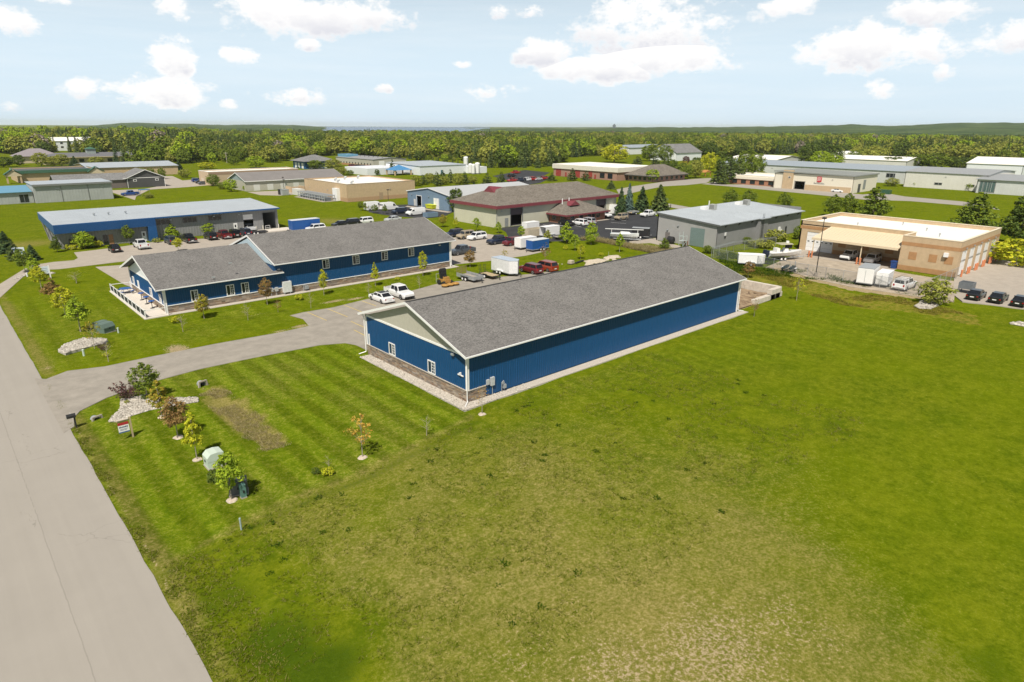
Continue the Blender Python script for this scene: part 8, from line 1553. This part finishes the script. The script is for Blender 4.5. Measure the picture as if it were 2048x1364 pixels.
def fence(label, pts, h=1.9, step=3.1, barb=False):
    t = thing('wire_fence', label, 'fence', (*pts[0], -.03)); o = Vector(pts[0])
    for a, b in zip(pts[:-1], pts[1:]):
        a, b = Vector(a) - o, Vector(b) - o; n = max(1, round((b - a).length / step))
        for k in range(n + 1): p = a.lerp(b, k / n); mb = MB(); mb.bar((p.x, p.y, 0), (p.x, p.y, h + .06), .035, 6); part('post', mb, STEELG, t)
        for k in range(n):
            p, q = a.lerp(b, k / n), a.lerp(b, (k + 1) / n); mb = MB(); mb.bar((p.x, p.y, h), (q.x, q.y, h), .024, 5); part('top_rail', mb, STEELG, t); mb = MB(); mb.poly([(p.x, p.y, .04), (q.x, q.y, .04), (q.x, q.y, h), (p.x, p.y, h)]); part('wire_panel', mb, CHAIN, t)
            if barb: 
                mb = MB(); L_ = (q - p).length; nn = int(L_ / .22)
                for j in range(nn): c = p.lerp(q, j / nn); mb.bar((c.x, c.y, h), (c.x + .06, c.y, h + .32), .03, 3)
                part('barbed_coil', mb, STEELG, t)
    return t
fence('wire mesh fence in front of the station yard, turning at the big bush', [(116.2, 69), (115.2, 59), (114.6, 46), (114.4, 31.2), (132.6, 31.0)], 2.0)
fence('wire fence with barbed top between grey building and station', [(116.2, 69.4), (126, 70.2), (139, 67.5)], 1.9, barb=True)
# lamp posts and power poles
def lamp(px, py, ptop, label, head=1, arm=.6):
    x, y = G(px, py); h = hgt(x, y, ptop); t = thing('lamp_post', label, 'lamp post', (x, y, -.03)); mb = MB(); mb.lathe([(.28, 0), (.28, .7), (.25, .75)], 10); part('footing', mb, CONC, t); mb = MB(); mb.bar((0, 0, .7), (0, 0, h), .09, 8, .06); part('pole', mb, mat('bronze_pole', (.045, .038, .032), .5), t)
    mb = MB(); mb.box(-.28, .28, -.28, .28, h - .05, h + .25); mb.bar((0, 0, h - .1), (.3 * arm, -.3 * arm, h), .05, 4); part('lamp_head', mb, mat('bronze_pole', (.045, .038, .032)), t); return t
lamp(1631, 553, 437, 'tall dark lamp post on a concrete foot in the station yard'); lamp(777, 407, 380, 'dark lamp post beside the tan brick wall'); lamp(568, 379, 355, 'lamp post among the row of young trees'); lamp(590, 376, 361, 'short lamp post at the right end of the row of young trees')
for a, b, c, lb in ((454, 326, 304, 'power pole at the wood edge behind the tan workshop'), (605, 312, 298, 'power pole at the wood edge above the blue shop'), (716, 309, 292, 'left pole of a pair above the beige warehouse'), (725, 309, 294, 'right pole of a pair above the beige warehouse'), (929, 304, 288, 'pale power pole in the wood behind the tanks'), (1290, 304, 283, 'power pole behind the bright maples'), (1350, 306, 287, 'power pole behind the white far house')):
    x, y = G(a, b); h = hgt(x, y, c); t = thing('power_pole', lb, 'pole', (x, y, -.05)); mb = MB(); mb.bar((0, 0, 0), (0, 0, h), .28, 6, .2); part('pole', mb, mat('weathered_pole', (.36, .32, .27), .9), t); mb = MB(); mb.box(-1.4, 1.4, -.1, .1, h - .8, h - .55); part('cross_arm', mb, mat('weathered_pole', (.36, .32, .27)), t)
x, y = G(1348, 358); t = thing('flag_pole', 'bare white pole before the brown annex roof', 'pole', (x, y, 0)); mb = MB(); mb.bar((0, 0, 0), (0, 0, hgt(x, y, 337)), .14, 6, .09); part('pole', mb, WHITE, t); mb = MB(); mb.lathe([(.3, 0), (.3, .2)], 8); part('footing', mb, CONC, t)
# cabinets and pedestals
PGREEN = mat('pale_green_box', (.50, .58, .49), .5, var=.04); DGREEN = mat('grey_green_box', (.12, .17, .14), .5, var=.08)
def cabinet(px, py, rz, label, L_, W_, H_, m, slope=.25, name='utility_cabinet', dz=0):
    x, y = G(px, py); t = thing(name, label, 'cabinet', (x, y, float(gz(x, y))), R(rz)); a, b = L_ / 2, W_ / 2; mb = MB(); mb.box(-a * 1.08, a * 1.08, -b * 1.08, b * 1.08, -.05, .1); part('plinth', mb, CONC, t)
    mb = MB(); mb.box(-a, a, -b, b, .1, H_ * .5); part('base_box', mb, m, t); mb = MB(); mb.loft([[(xx, -b * 1.03, H_ * .5), (xx, -b * 1.03, H_ * (1 - slope)), (xx, -b * .55, H_ * .97), (xx, b * .3, H_), (xx, b * 1.03, H_ * .93), (xx, b * 1.03, H_ * .5)] for xx in (-a * 1.03, a * 1.03)]); l_ = part('hood', mb, m, t); mb = MB(); mb.box(-.05, .05, -b * 1.03 - .05, -b * 1.03, H_ * .5 - .1, H_ * .5 + .08); part('latch', mb, TRIMB, l_); return t
cabinet(429, 928, -90, 'pale green transformer cabinet behind a yellow-green young tree', 1.1, 1.2, 1.3, PGREEN); cabinet(203, 656, 30, 'left one of twin dark green transformer boxes by the street trees', 1.4, 1.2, 1.2, DGREEN, .4); cabinet(212, 662, 30, 'right one of twin dark green transformer boxes by the street trees', 1.6, 1.4, 1.25, DGREEN, .4)
cabinet(478, 985, -20, 'dark grey cabinet in the shade of the lowest lawn tree', 1.2, .8, 1.2, mat('steel_grey_box', (.10, .11, .12), .5), .1); cabinet(487, 994, 0, 'slim teal green pedestal beside the dark grey cabinet', .36, .36, 1.15, mat('teal_box', (.10, .20, .17), .5), .1)
def pedestal(px, py, h, r, label, m=None, nm='marker_post', cat='post'):
    x, y = G(px, py); t = thing(nm, label, cat, (x, y, float(gz(x, y)))); mb = MB(); mb.lathe([(r, 0), (r, h * .82)], 8); part('tube', mb, m or PGREEN, t); mb = MB(); mb.lathe([(r * 1.12, h * .82), (r * 1.12, h * .97), (r * .7, h)], 8); part('cap', mb, m or PGREEN, t)
pedestal(168, 711, .8, .11, 'pale green pedestal below the upper stone bed', nm='utility_pedestal', cat='pedestal'); pedestal(237, 665, .7, .10, 'pale green pedestal on the lawn below the patio', nm='utility_pedestal', cat='pedestal'); pedestal(55, 553, .7, .12, 'white pedestal by the line of pale stones', WHITE, 'utility_pedestal', 'pedestal'); pedestal(482.5, 1058, .9, .06, 'thin grey-green marker post at the field edge', mat('marker_green', (.30, .38, .36)))
pedestal(1418, 411, 1.6, .2, 'white marker post on the meadow behind the grey building', WHITE); pedestal(1341, 416, 1.2, .12, 'dark post by the far spruces', TRIMB)
for a, b, lb in ((1131, 480, 'short pale post left of the boulders'), (1217, 514, 'thin metal stake above the boulders')): pedestal(a, b + 0, 1.1, .03, lb, STEELG)
# the estate agent's board on its wooden post
def board():
    x, y = G(266, 871); t = thing('agent_sign', 'hanging white sign board with red header on a wooden post', 'sign', (x, y, float(gz(x, y)))); PW = mat('sign_post_wood', (.42, .33, .2), .8); mb = MB(); mb.box(-.06, .06, -.06, .06, 0, 1.85); part('post', mb, PW, t); mb = MB(); mb.box(-1.0, -.06, -.045, .045, 1.62, 1.72); part('arm', mb, PW, t)
    mb = MB(); mb.box(-.98, -.12, -.10, .10, 1.74, 1.80); part('header_board', mb, mat('sign_header', (.55, .48, .40), .7), t); p = part('panel', MB().box(-.95, -.15, -.025, .025, .72, 1.52), WHITE, t); mb = MB(); mb.box(-.95, -.15, -.03, .03, 1.30, 1.53); part('red_band', mb, mat('sign_red', (.40, .03, .035), .5), p); mb = MB(); mb.box(-.95, -.15, -.03, .03, .62, .72); part('blue_band', mb, mat('sign_blue', (.05, .12, .28), .5), p)
    mb = MB(); r = random.Random(3); a = -.88
    while a < -.24: w = r.uniform(.05, .09); mb.box(a, a + w, -.031, -.026, 1.06, 1.06 + r.uniform(.1, .17)); a += w + .025
    for z, e in ((.93, -.25), (.84, -.35)): mb.box(-.85, e, -.031, -.026, z, z + .03)
    part('sign_print', mb, mat('sign_ink', (.05, .08, .16), .6), p)
    mb = MB(); mb.bar((-.85, 0, 1.5), (-.85, 0, 1.64), .012, 4); mb.bar((-.25, 0, 1.5), (-.25, 0, 1.64), .012, 4); part('hook', mb, STEELG, t)
board()
def site_sign(px, py, label, H_, pm, side=-1):
    x, y = G(px, py); t = thing('site_sign', label, 'sign', (x, y, float(gz(x, y)))); mb = MB(); mb.box(-.08, .08, -.08, .08, 0, H_); part('post', mb, WHITE, t); p = part('panel', MB().box(min(0, side * 1.3), max(0, side * 1.3), -.03, .03, H_ * .42, H_ * .95), pm, t); mb = MB()
    for k in range(3): mb.box(side * .65 - .45, side * .65 + .45, -.036, -.03, H_ * (.52 + .13 * k), H_ * (.52 + .13 * k) + .08)
    part('sign_print', mb, mat('sign_ink_pale', (.30, .38, .46), .6), p)
site_sign(102, 557, 'white post sign with pale blue panel among the street trees', 2.3, mat('sign_pale', (.62, .68, .74), .5))
x, y = G(38, 512); t = thing('site_sign', 'low wide blue and white sign left of the small spruce', 'sign', (x, y, 0), R(-20)); p = part('panel', MB().box(-1.1, 1.1, -.06, .06, .3, 1.7), mat('sign_pale', (.62, .68, .74)), t); mb = MB(); mb.box(-.9, .2, -.07, -.06, 1.1, 1.5); mb.box(-.9, .9, -.07, -.06, .55, .75); part('sign_print', mb, mat('sign_blue', (.05, .12, .28)), p); part('foot', MB().box(-.8, -.6, -.05, .05, 0, .3).box(.6, .8, -.05, .05, 0, .3), SOFF, t)
def mailbox():
    x, y = G(153, 855); t = thing('mailbox', 'black mailbox on a black post at the driveway mouth', 'mailbox', (x, y, 0), R(90)); mb = MB(); mb.box(-.06, .06, -.06, .06, 0, 1.0); part('post', mb, TRIMB, t); mb = MB(); mb.loft([[(-.16, y_, 1.0), (.16, y_, 1.0), (.16, y_, 1.2), (.09, y_, 1.32), (-.09, y_, 1.32), (-.16, y_, 1.2)] for y_ in (-.12, .55)]); b_ = part('box', mb, TRIMB, t); mb = MB(); mb.box(.16, .18, .2, .24, 1.15, 1.4); part('flag', mb, WHITE, b_); mb = MB(); mb.box(-.1, .1, .551, .56, 1.05, 1.25); part('door', mb, SOFF, b_)
mailbox()
def culvert(px, py, rz, label):
    x, y = G(px, py); t = thing('culvert', label, 'culvert', (x, y, -.30), R(rz)); n = 14; mb = MB(); V_ = []
    for r_, xx in ((.34, 0), (.34, -.5), (.28, -.5), (.28, 0)): V_ += [(xx, r_ * math.cos(2 * PI * k / n), r_ * math.sin(2 * PI * k / n) + .2) for k in range(n)]
    mb.add(V_, [(a * n + k, a * n + (k + 1) % n, (a + 1) % 4 * n + (k + 1) % n, (a + 1) % 4 * n + k) for a in range(4) for k in range(n)]); part('pipe', mb, STEELG, t); mb = MB(); mb.lathe([(.27, -.45), (.27, -.4)], 12, (0, 0, .2), 'x'); part('shade_disc', mb, BLACK, t); mb = MB(); mb.prism([(.0, -.55, -.1), (.0, -.42, .62), (.0, .42, .62), (.0, .55, -.1), (.0, .36, -.1), (.0, .30, .5), (.0, -.30, .5), (.0, -.36, -.1)], (.14, 0, 0)); part('collar', mb, CONC, t)  # black disc stands in for the shade inside the pipe
culvert(194, 838, -70, 'pipe mouth beside the mailbox at the driveway'); culvert(405, 767, -75, 'pipe mouth at the top of the dead grass strip')
# bins, skips, odds and ends
def skip(px, py, rz, label, L_, W_, H_, m, name='skip', wall=.12, stand=False):
    x, y = G(px, py); t = thing(name, label, 'skip', (x, y, .02), R(rz)); a, b = L_ / 2, W_ / 2; z = .7 if stand else .1; mb = MB(); mb.box(-a, a, -b, b, z, z + .1); part('floor', mb, m, t)
    for q in ((-a, a, -b, -b + wall), (-a, a, b - wall, b), (-a, -a + wall, -b + wall, b - wall), (a - wall, a, -b + wall, b - wall)): part('wall', MB().box(*q, z + .1, z + H_), m, t)
    mb = MB()
    for sx in (-1, 1):
        for sy in (-1, 1): mb.box(sx * a * .85 - .06, sx * a * .85 + .06, sy * b * .85 - .06, sy * b * .85 + .06, 0, z)
    part('foot', mb, SOFF, t)
skip(1066, 472, 0, 'tan open-topped skip between two white trailers', 5.2, 2.2, 1.7, mat('tan_skip_paint', (.50, .44, .33), .8)); skip(861, 434, 0, 'slate blue low skip by the white van', 3.6, 2.4, 1.2, SLATE); skip(1931, 585, 0, 'dark grey tipping skip on legs behind the black saloons', 2.0, 1.9, 1.0, mat('grey_skip', (.15, .165, .175), .5), stand=True); skip(1770, 388, 90, 'dark green skip at the corner of the beige shop', 4.0, 2.2, 1.5, PAINT['green'])
def wheelie(px, py, label, m, r=.32, h=1.1):
    x, y = G(px, py); t = thing('waste_bin', label, 'bin', (x, y, .03)); mb = MB(); mb.loft([[(-r * .8, -r * .8, .05), (r * .8, -r * .8, .05), (r * .8, r * .8, .05), (-r * .8, r * .8, .05)], [(-r, -r, h * .9), (r, -r, h * .9), (r, r, h * .9), (-r, r, h * .9)]]); part('body', mb, m, t); part('lid', MB().box(-r * 1.1, r * 1.1, -r * 1.1, r * 1.15, h * .9, h), m, t)
wheelie(1787, 537, 'blue bin at the right end of the carport', mat('bin_blue', (.02, .06, .22), .5), .5, 1.4); wheelie(1672, 506, 'left dark red drum against the white garage door', mat('drum_red', (.18, .03, .02), .5)); wheelie(1679, 507, 'middle dark red drum under the carport', mat('drum_red', (.18, .03, .02)), .34); wheelie(1685, 508, 'right dark drum under the carport', BLACK, .34)
x, y = G(1341, 488); t = thing('round_tank', 'black round tank on wheels by the grey building door', 'tank', (x, y, .02)); part('drum', MB().lathe([(.5, -.8), (.75, -.6), (.75, .6), (.5, .8)], 14, (0, 0, .95), 'y'), TRIMB, t); wheel_at(t, .9, .3, .35, .35); wheel_at(t, .9, -.3, .35, .35)
x, y = G(1365, 492); t = thing('work_platform', 'pale grey steel platform with rails before the grey-green overhead door', 'platform', (x, y, .02)); mb = MB()
for sx in (-.7, .7):
    for sy in (-.5, .5): mb.bar((sx, sy, 0), (sx, sy, 2.3 if sy < 0 else 3.0), .05, 4)
for z in (1.2, 2.2): mb.bar((-.7, -.5, z), (.7, -.5, z), .04, 4); mb.bar((-.7, .5, z), (.7, .5, z), .04, 4); mb.bar((-.7, -.5, z), (-.7, .5, z), .04, 4)
mb.bar((-.7, -.5, .1), (.7, -.5, 1.2), .04, 4); part('frame', mb, mat('pale_teal_steel', (.42, .50, .48), .5), t); part('deck', MB().box(-.75, .75, -.55, .55, 1.15, 1.2), STEELG, t); part('crate', MB().box(.9, 1.6, -.3, .4, 0, .9), mat('rust_crate', (.25, .14, .10), .8), t)
x, y = G(290, 392); t = thing('shade_tent', 'small blue tent top on thin posts beside the blue pickup', 'tent', (x, y, 0)); part('tent_top', MB().box(-1.6, 1.6, -1.3, 1.3, 2.2, 2.4), mat('canopy_blue', (.06, .18, .34), .6), t); mb = MB()
for sx in (-1.5, 1.5):
    for sy in (-1.2, 1.2): mb.bar((sx, sy, 0), (sx, sy, 2.2), .05, 4)
part('post', mb, SOFF, t)
ptree('bushy', 'olive', 298, 396, 386, 'grey-green bush beside the small blue tent', 18, 0)
x, y = G(1410, 352); t = thing('garden_shelter', 'small orange wooden shelter beneath the yellow-green maple', 'shelter', (x, y, 0)); part('roof', MB().prism([(-3, -2, 2), (3, -2, 2), (0, -2, 3.2)], (0, 4, 0)), mat('orange_wood', (.42, .20, .06), .8), t); part('post', MB().box(-2.6, -2.3, -1.8, -1.5, 0, 2).box(2.3, 2.6, -1.8, -1.5, 0, 2).box(-2.6, -2.3, 1.5, 1.8, 0, 2).box(2.3, 2.6, 1.5, 1.8, 0, 2), mat('orange_wood', (.42, .20, .06)), t)
for a, b, lb in ((292, 341, 'white van parked far off left of the far kerb'), (308, 341.5, 'second white van parked far off near the far kerb')): van(a, b, 0, lb, 5.6, 2.5)

# ------------------------------------------------------------------ weeds, tussocks and long grass
def tufts(name, xs, ys, hh, n_blades, spread, m, seed, label, wid=.03):
    r = np.random.default_rng(seed); N_ = len(xs); x = np.repeat(xs, n_blades) + r.normal(size=N_ * n_blades) * spread; y = np.repeat(ys, n_blades) + r.normal(size=N_ * n_blades) * spread; h = np.repeat(hh, n_blades) * r.uniform(.5, 1.2, N_ * n_blades); a = r.uniform(0, 6.28, len(x)); z = gz(x, y); b_ = r.uniform(0, 6.28, len(x)); ln = h * r.uniform(.9, 1.9, len(x)); lx, ly = np.cos(b_) * ln, np.sin(b_) * ln; a = b_ + PI / 2 + r.normal(size=len(x)) * .3; h = h * .8; w = wid * r.uniform(.6, 1.5, len(x))
    V_ = np.stack([np.stack([x - w * np.cos(a), y - w * np.sin(a), z - .01], 1), np.stack([x + w * np.cos(a), y + w * np.sin(a), z - .01], 1), np.stack([x + lx, y + ly, z + h], 1)], 1).reshape(-1, 3); me = np_mesh(name, V_, np.arange(len(V_)).reshape(-1, 3), m); me.polygons.foreach_set('use_smooth', np.ones(len(me.polygons), bool)); o = put(name, me, None, kind='stuff'); o['label'] = label; return o
GBL = island_mat('grass_blades', [(.080, .130, .004), (.130, .165, .006), (.18, .19, .03), (.28, .24, .09)], .9, .0, .4); GBD = island_mat('weed_leaves', [(.030, .064, .006), (.052, .098, .008), (.085, .13, .010)], .9, .0, .4); GBR = island_mat('dry_blades', [(.20, .16, .06), (.34, .28, .13), (.45, .38, .21), (.16, .16, .03)], .9, .0, .4)
GBO = island_mat('ochre_blades', [(.10, .125, .01), (.17, .165, .02), (.24, .19, .04), (.30, .23, .06)], .9, .0, .4); rg = np.random.default_rng(5)
def pick(n, xa, xb, ya, yb, f):
    x, y = rg.uniform(xa, xb, n), rg.uniform(ya, yb, n); k = f(x, y); return x[k], y[k]
fld = lambda x, y: (y < np.interp(x, np.sort(fe[:, 0]), fe[:, 1][np.argsort(fe[:, 0])]) - .2) & (x > 6.6)
x, y = pick(15000, 6.5, 60, 18, 60, lambda x, y: fld(x, y) & (vnoise(x, y, 2.4, 91) > .42) & (np.hypot(x, y) < 75)); tufts('field_tussocks', x, y, rg.uniform(.06, .20, len(x)), 7, .10, GBL, 1, 'short grass tussocks over the rough field', .022)
x, y = pick(900, 6.5, 60, 18, 62, lambda x, y: fld(x, y) & (vnoise(x, y, 7, 93) > .45)); q = rg.uniform(0, 1, len(x)) < .26; tufts('field_weeds', x[q], y[q], rg.uniform(.06, .18, q.sum()), 26, .14, GBD, 2, 'dark green weed clumps dotted over the rough field', .05)
x, y = pick(3600, 6, 12, 15, 50, lambda x, y: (x > 6.0 + .6 * vnoise(x, y, 1.1, 95)) & (x < 7.0 + 3.2 * vnoise(x, y, 4, 94)) & fld(x + .8, y)); tufts('verge_grass', x, y, rg.uniform(.05, .16, len(x)), 6, .14, GBL, 3, 'longer dark grass along the near street verge', .035)
x, y = pick(7000, 5.7, 7.1, 15, 76, lambda x, y: (x < 5.75 + .9 * vnoise(x, y, .9, 96)) & (vnoise(x, y, 1.3, 97) > .35)); tufts('verge_fringe', x, y, rg.uniform(.03, .13, len(x)), 5, .06, GBL, 4, 'ragged grass fringe along the street edge', .03)
dp = PX((405, 772), (440, 772), (500, 812), (580, 884), (530, 900), (472, 858), (412, 800)); x, y = pick(3000, min(p[0] for p in dp), max(p[0] for p in dp), min(p[1] for p in dp), max(p[1] for p in dp), lambda x, y: inside(x + vnoise(x, y, 1.1, 70) * 1.6 - .8, y + vnoise(x, y, 1.3, 71) * 1.6 - .8, dp) & (vnoise(x, y, 1.4, 98) > .2 + .05 * (y - 58))); tufts('dead_grass', x, y, rg.uniform(.05, .2, len(x)), 5, .12, GBR, 5, 'flattened straw-coloured grass strip in the lawn', .022)
sp_ = strip; x, y = pick(7000, min(p[0] for p in sp_), max(p[0] for p in sp_), min(p[1] for p in sp_), max(p[1] for p in sp_), lambda x, y: inside(x + 2 * vnoise(x, y, 2.5, 81) - 1, y + 2 * vnoise(x, y, 2.2, 82) - 1, sp_) & (vnoise(x, y, 3, 83) > .4)); tufts('tall_grass', x, y, rg.uniform(.08, .3, len(x)), 5, .2, GBO, 6, 'ochre tall grass before the wire fence', .05)
rp = PX((1160, 478), (1215, 487), (1330, 512), (1350, 500), (1240, 486), (1180, 474)); x, y = pick(5000, min(p[0] for p in rp), max(p[0] for p in rp), min(p[1] for p in rp), max(p[1] for p in rp), lambda x, y: inside(x, y, rp)); tufts('dry_reeds', x, y, rg.uniform(.4, .9, len(x)), 5, .15, GBR, 7, 'pale dry reeds below the black asphalt', .04)
yd = PX((1450, 545), (1560, 552), (1640, 560), (1830, 592), (1900, 600), (1890, 588), (1700, 560), (1600, 535), (1480, 500), (1430, 500)); x, y = pick(9000, 100, 125, 25, 75, lambda x, y: inside(x, y, yd) & (vnoise(x, y, 2.5, 99) > .4)); tufts('yard_weeds', x, y, rg.uniform(.15, .6, len(x)), 6, .18, GBD, 8, 'grey-green weeds along the station yard fence', .05)

# ------------------------------------------------------------------ hills, bay and air
def canopy_mat(name, c1, c2, c3):
    m = bpy.data.materials.new(name); m.use_nodes = True; nt = m.node_tree; N, L = nt.nodes, nt.links; b = N['Principled BSDF']; b.inputs['Roughness'].default_value = 1; b.inputs['Specular IOR Level'].default_value = .05
    tc = N.new('ShaderNodeTexCoord'); ns = []
    for s, d in ((.006, 5), (.035, 4)):
        n = N.new('ShaderNodeTexNoise'); n.inputs['Scale'].default_value = s; n.inputs['Detail'].default_value = d; n.inputs['Roughness'].default_value = .7; L.new(tc.outputs['Object'], n.inputs[0]); ns.append(n.outputs[0])
    a = N.new('ShaderNodeMath'); a.operation = 'MULTIPLY_ADD'; a.inputs[1].default_value = .6; L.new(ns[1], a.inputs[0]); L.new(ns[0], a.inputs[2])
    cr = N.new('ShaderNodeValToRGB'); e = cr.color_ramp.elements; e.new(.5)
    for i, (p, c) in enumerate(((.60, c1), (.78, c2), (.98, c3))): e[i].position = p; e[i].color = (*c, 1)
    L.new(a.outputs[0], cr.inputs[0]); L.new(cr.outputs[0], b.inputs['Base Color'])
    bp = N.new('ShaderNodeBump'); bp.inputs['Strength'].default_value = 1; bp.inputs['Distance'].default_value = 9; L.new(ns[1], bp.inputs['Height']); L.new(bp.outputs[0], b.inputs['Normal']); return m
def ridge(name, prof, D, d0, m, rough=3.0, seed=50, base=3.0):
    """a wooded ridge whose skyline lies at distance D; PROF gives the skyline in the photograph"""
    pxs = np.arange(prof[0][0], prof[-1][0], 2.5); ys = np.interp(pxs, [p[0] for p in prof], [p[1] for p in prof]); rows = [0, .06, .14, .25, .4, .55, .7, .82, .92, 1.0, 1.12, 1.4]
    V = []
    for k, t in enumerate(rows):
        for i, px in enumerate(pxs):
            r = ray(px, 250); a = math.atan2(r[1], r[0]); d = d0 + (D - d0) * t; hz = HOR + (px - 1024) * math.sin(R(ROLL))
            top = CAMH + (hz - ys[i]) / FOC * D / math.cos(PITCH) * 1.0
            f = (t * t * (3 - 2 * t)) if t <= 1 else max(0, 1 - (t - 1) * 1.5)
            x, y = d * math.cos(a), d * math.sin(a); z = (-6 if t == 0 else base) - d * d / 1.46e7 + (top - base) * f
            V.append((x, y, z))
    V = np.array(V); n = (vnoise(V[:, 0], V[:, 1], 60, seed) - .5) * rough * 2 + (vnoise(V[:, 0], V[:, 1], 300, seed + 1) - .5) * rough * 2; V[:, 2] += n * (V[:, 2] > -5)
    w = len(pxs); I = np.arange(len(V)).reshape(len(rows), w); F_ = np.stack([I[:-1, :-1], I[:-1, 1:], I[1:, 1:], I[1:, :-1]], -1).reshape(-1, 4)
    me = np_mesh(name, V, F_, m); me.polygons.foreach_set('use_smooth', np.ones(len(F_), bool)); return struct(name, me)
HILLG = canopy_mat('wooded_hill', (.018, .038, .012), (.045, .080, .020), (.105, .135, .040))
ridge('hills', [(-260, 253), (60, 252), (130, 252), (205, 248), (245, 245.6), (272, 244.8), (330, 246.5), (380, 247), (430, 249.2), (480, 249.2), (515, 248.6), (560, 248.6), (600, 249.8), (640, 252.2), (665, 256)], 6000, 1600, HILLG, 2.5)
ridge('hills', [(930, 258), (990, 256.0), (1100, 255.6), (1180, 256.2), (1240, 254.8), (1330, 254.4), (1420, 254), (1500, 253.5), (1570, 252.3), (1640, 251.4), (1700, 250.6), (1740, 252), (1790, 253), (1830, 251.8), (1880, 249.8), (1935, 248.6), (1990, 250), (2050, 249.5), (2300, 251)], 4400, 1600, HILLG, 3.0, 60)
ridge('far_shore', [(640, 254.2), (700, 252.6), (800, 253.0), (900, 252.8), (960, 252.2), (1040, 252.8), (1120, 253.0), (1230, 252.6), (1300, 254.5)], 11500, 10300, HILLG, 2.0, 70)
def lake():
    m = bpy.data.materials.new('bay_water'); m.use_nodes = True; b = m.node_tree.nodes['Principled BSDF']; b.inputs['Base Color'].default_value = (.012, .06, .13, 1); b.inputs['Roughness'].default_value = .25; b.inputs['Specular IOR Level'].default_value = .25
    V = []; pxs = list(range(500, 1000, 20)); ds = [1500, 2550, 3500, 4500, 6000, 8000, 10500]
    for d in ds:
        for px in pxs: r = ray(px, 250); a = math.atan2(r[1], r[0]); V.append((d * math.cos(a), d * math.sin(a), 1.2 - d * d / 1.46e7))
    w = len(pxs); I = np.arange(len(V)).reshape(len(ds), w); F_ = np.stack([I[:-1, :-1], I[:-1, 1:], I[1:, 1:], I[1:, :-1]], -1).reshape(-1, 4); struct('lake', np_mesh('lake', V, F_, m))
lake()
def tower():
    r = ray(1228.5, 250); a = math.atan2(r[1], r[0]); d = 7800; t = thing('far_tower', 'lone dark tower block far off on the shore', 'building', (d * math.cos(a), d * math.sin(a), -4), a)
    mb = MB(); mb.box(-12, 12, -17, 17, 0, 44); part('tower_wall', mb, mat('tower_blue', (.05, .07, .10), .6), t); mb = MB(); mb.box(-6, 6, -8, 8, 44, 52); part('roof_house', mb, mat('tower_blue', (.05, .07, .10)), t)
tower()
hb = MB(); hb.box(-9400, 17400, -9400, 17400, -75, 64); HZ = bpy.data.materials.new('haze_air'); HZ.use_nodes = True; _n = HZ.node_tree.nodes; _n.remove(_n['Principled BSDF']); _v = _n.new('ShaderNodeVolumePrincipled'); _v.inputs['Color'].default_value = (.92, .96, 1.0, 1); _v.inputs['Density'].default_value = 5.0e-5; _v.inputs['Anisotropy'].default_value = .1
HZ.node_tree.links.new(_v.outputs[0], _n['Material Output'].inputs['Volume'])
put('haze', hb.mesh('haze', HZ), None, kind='stuff')
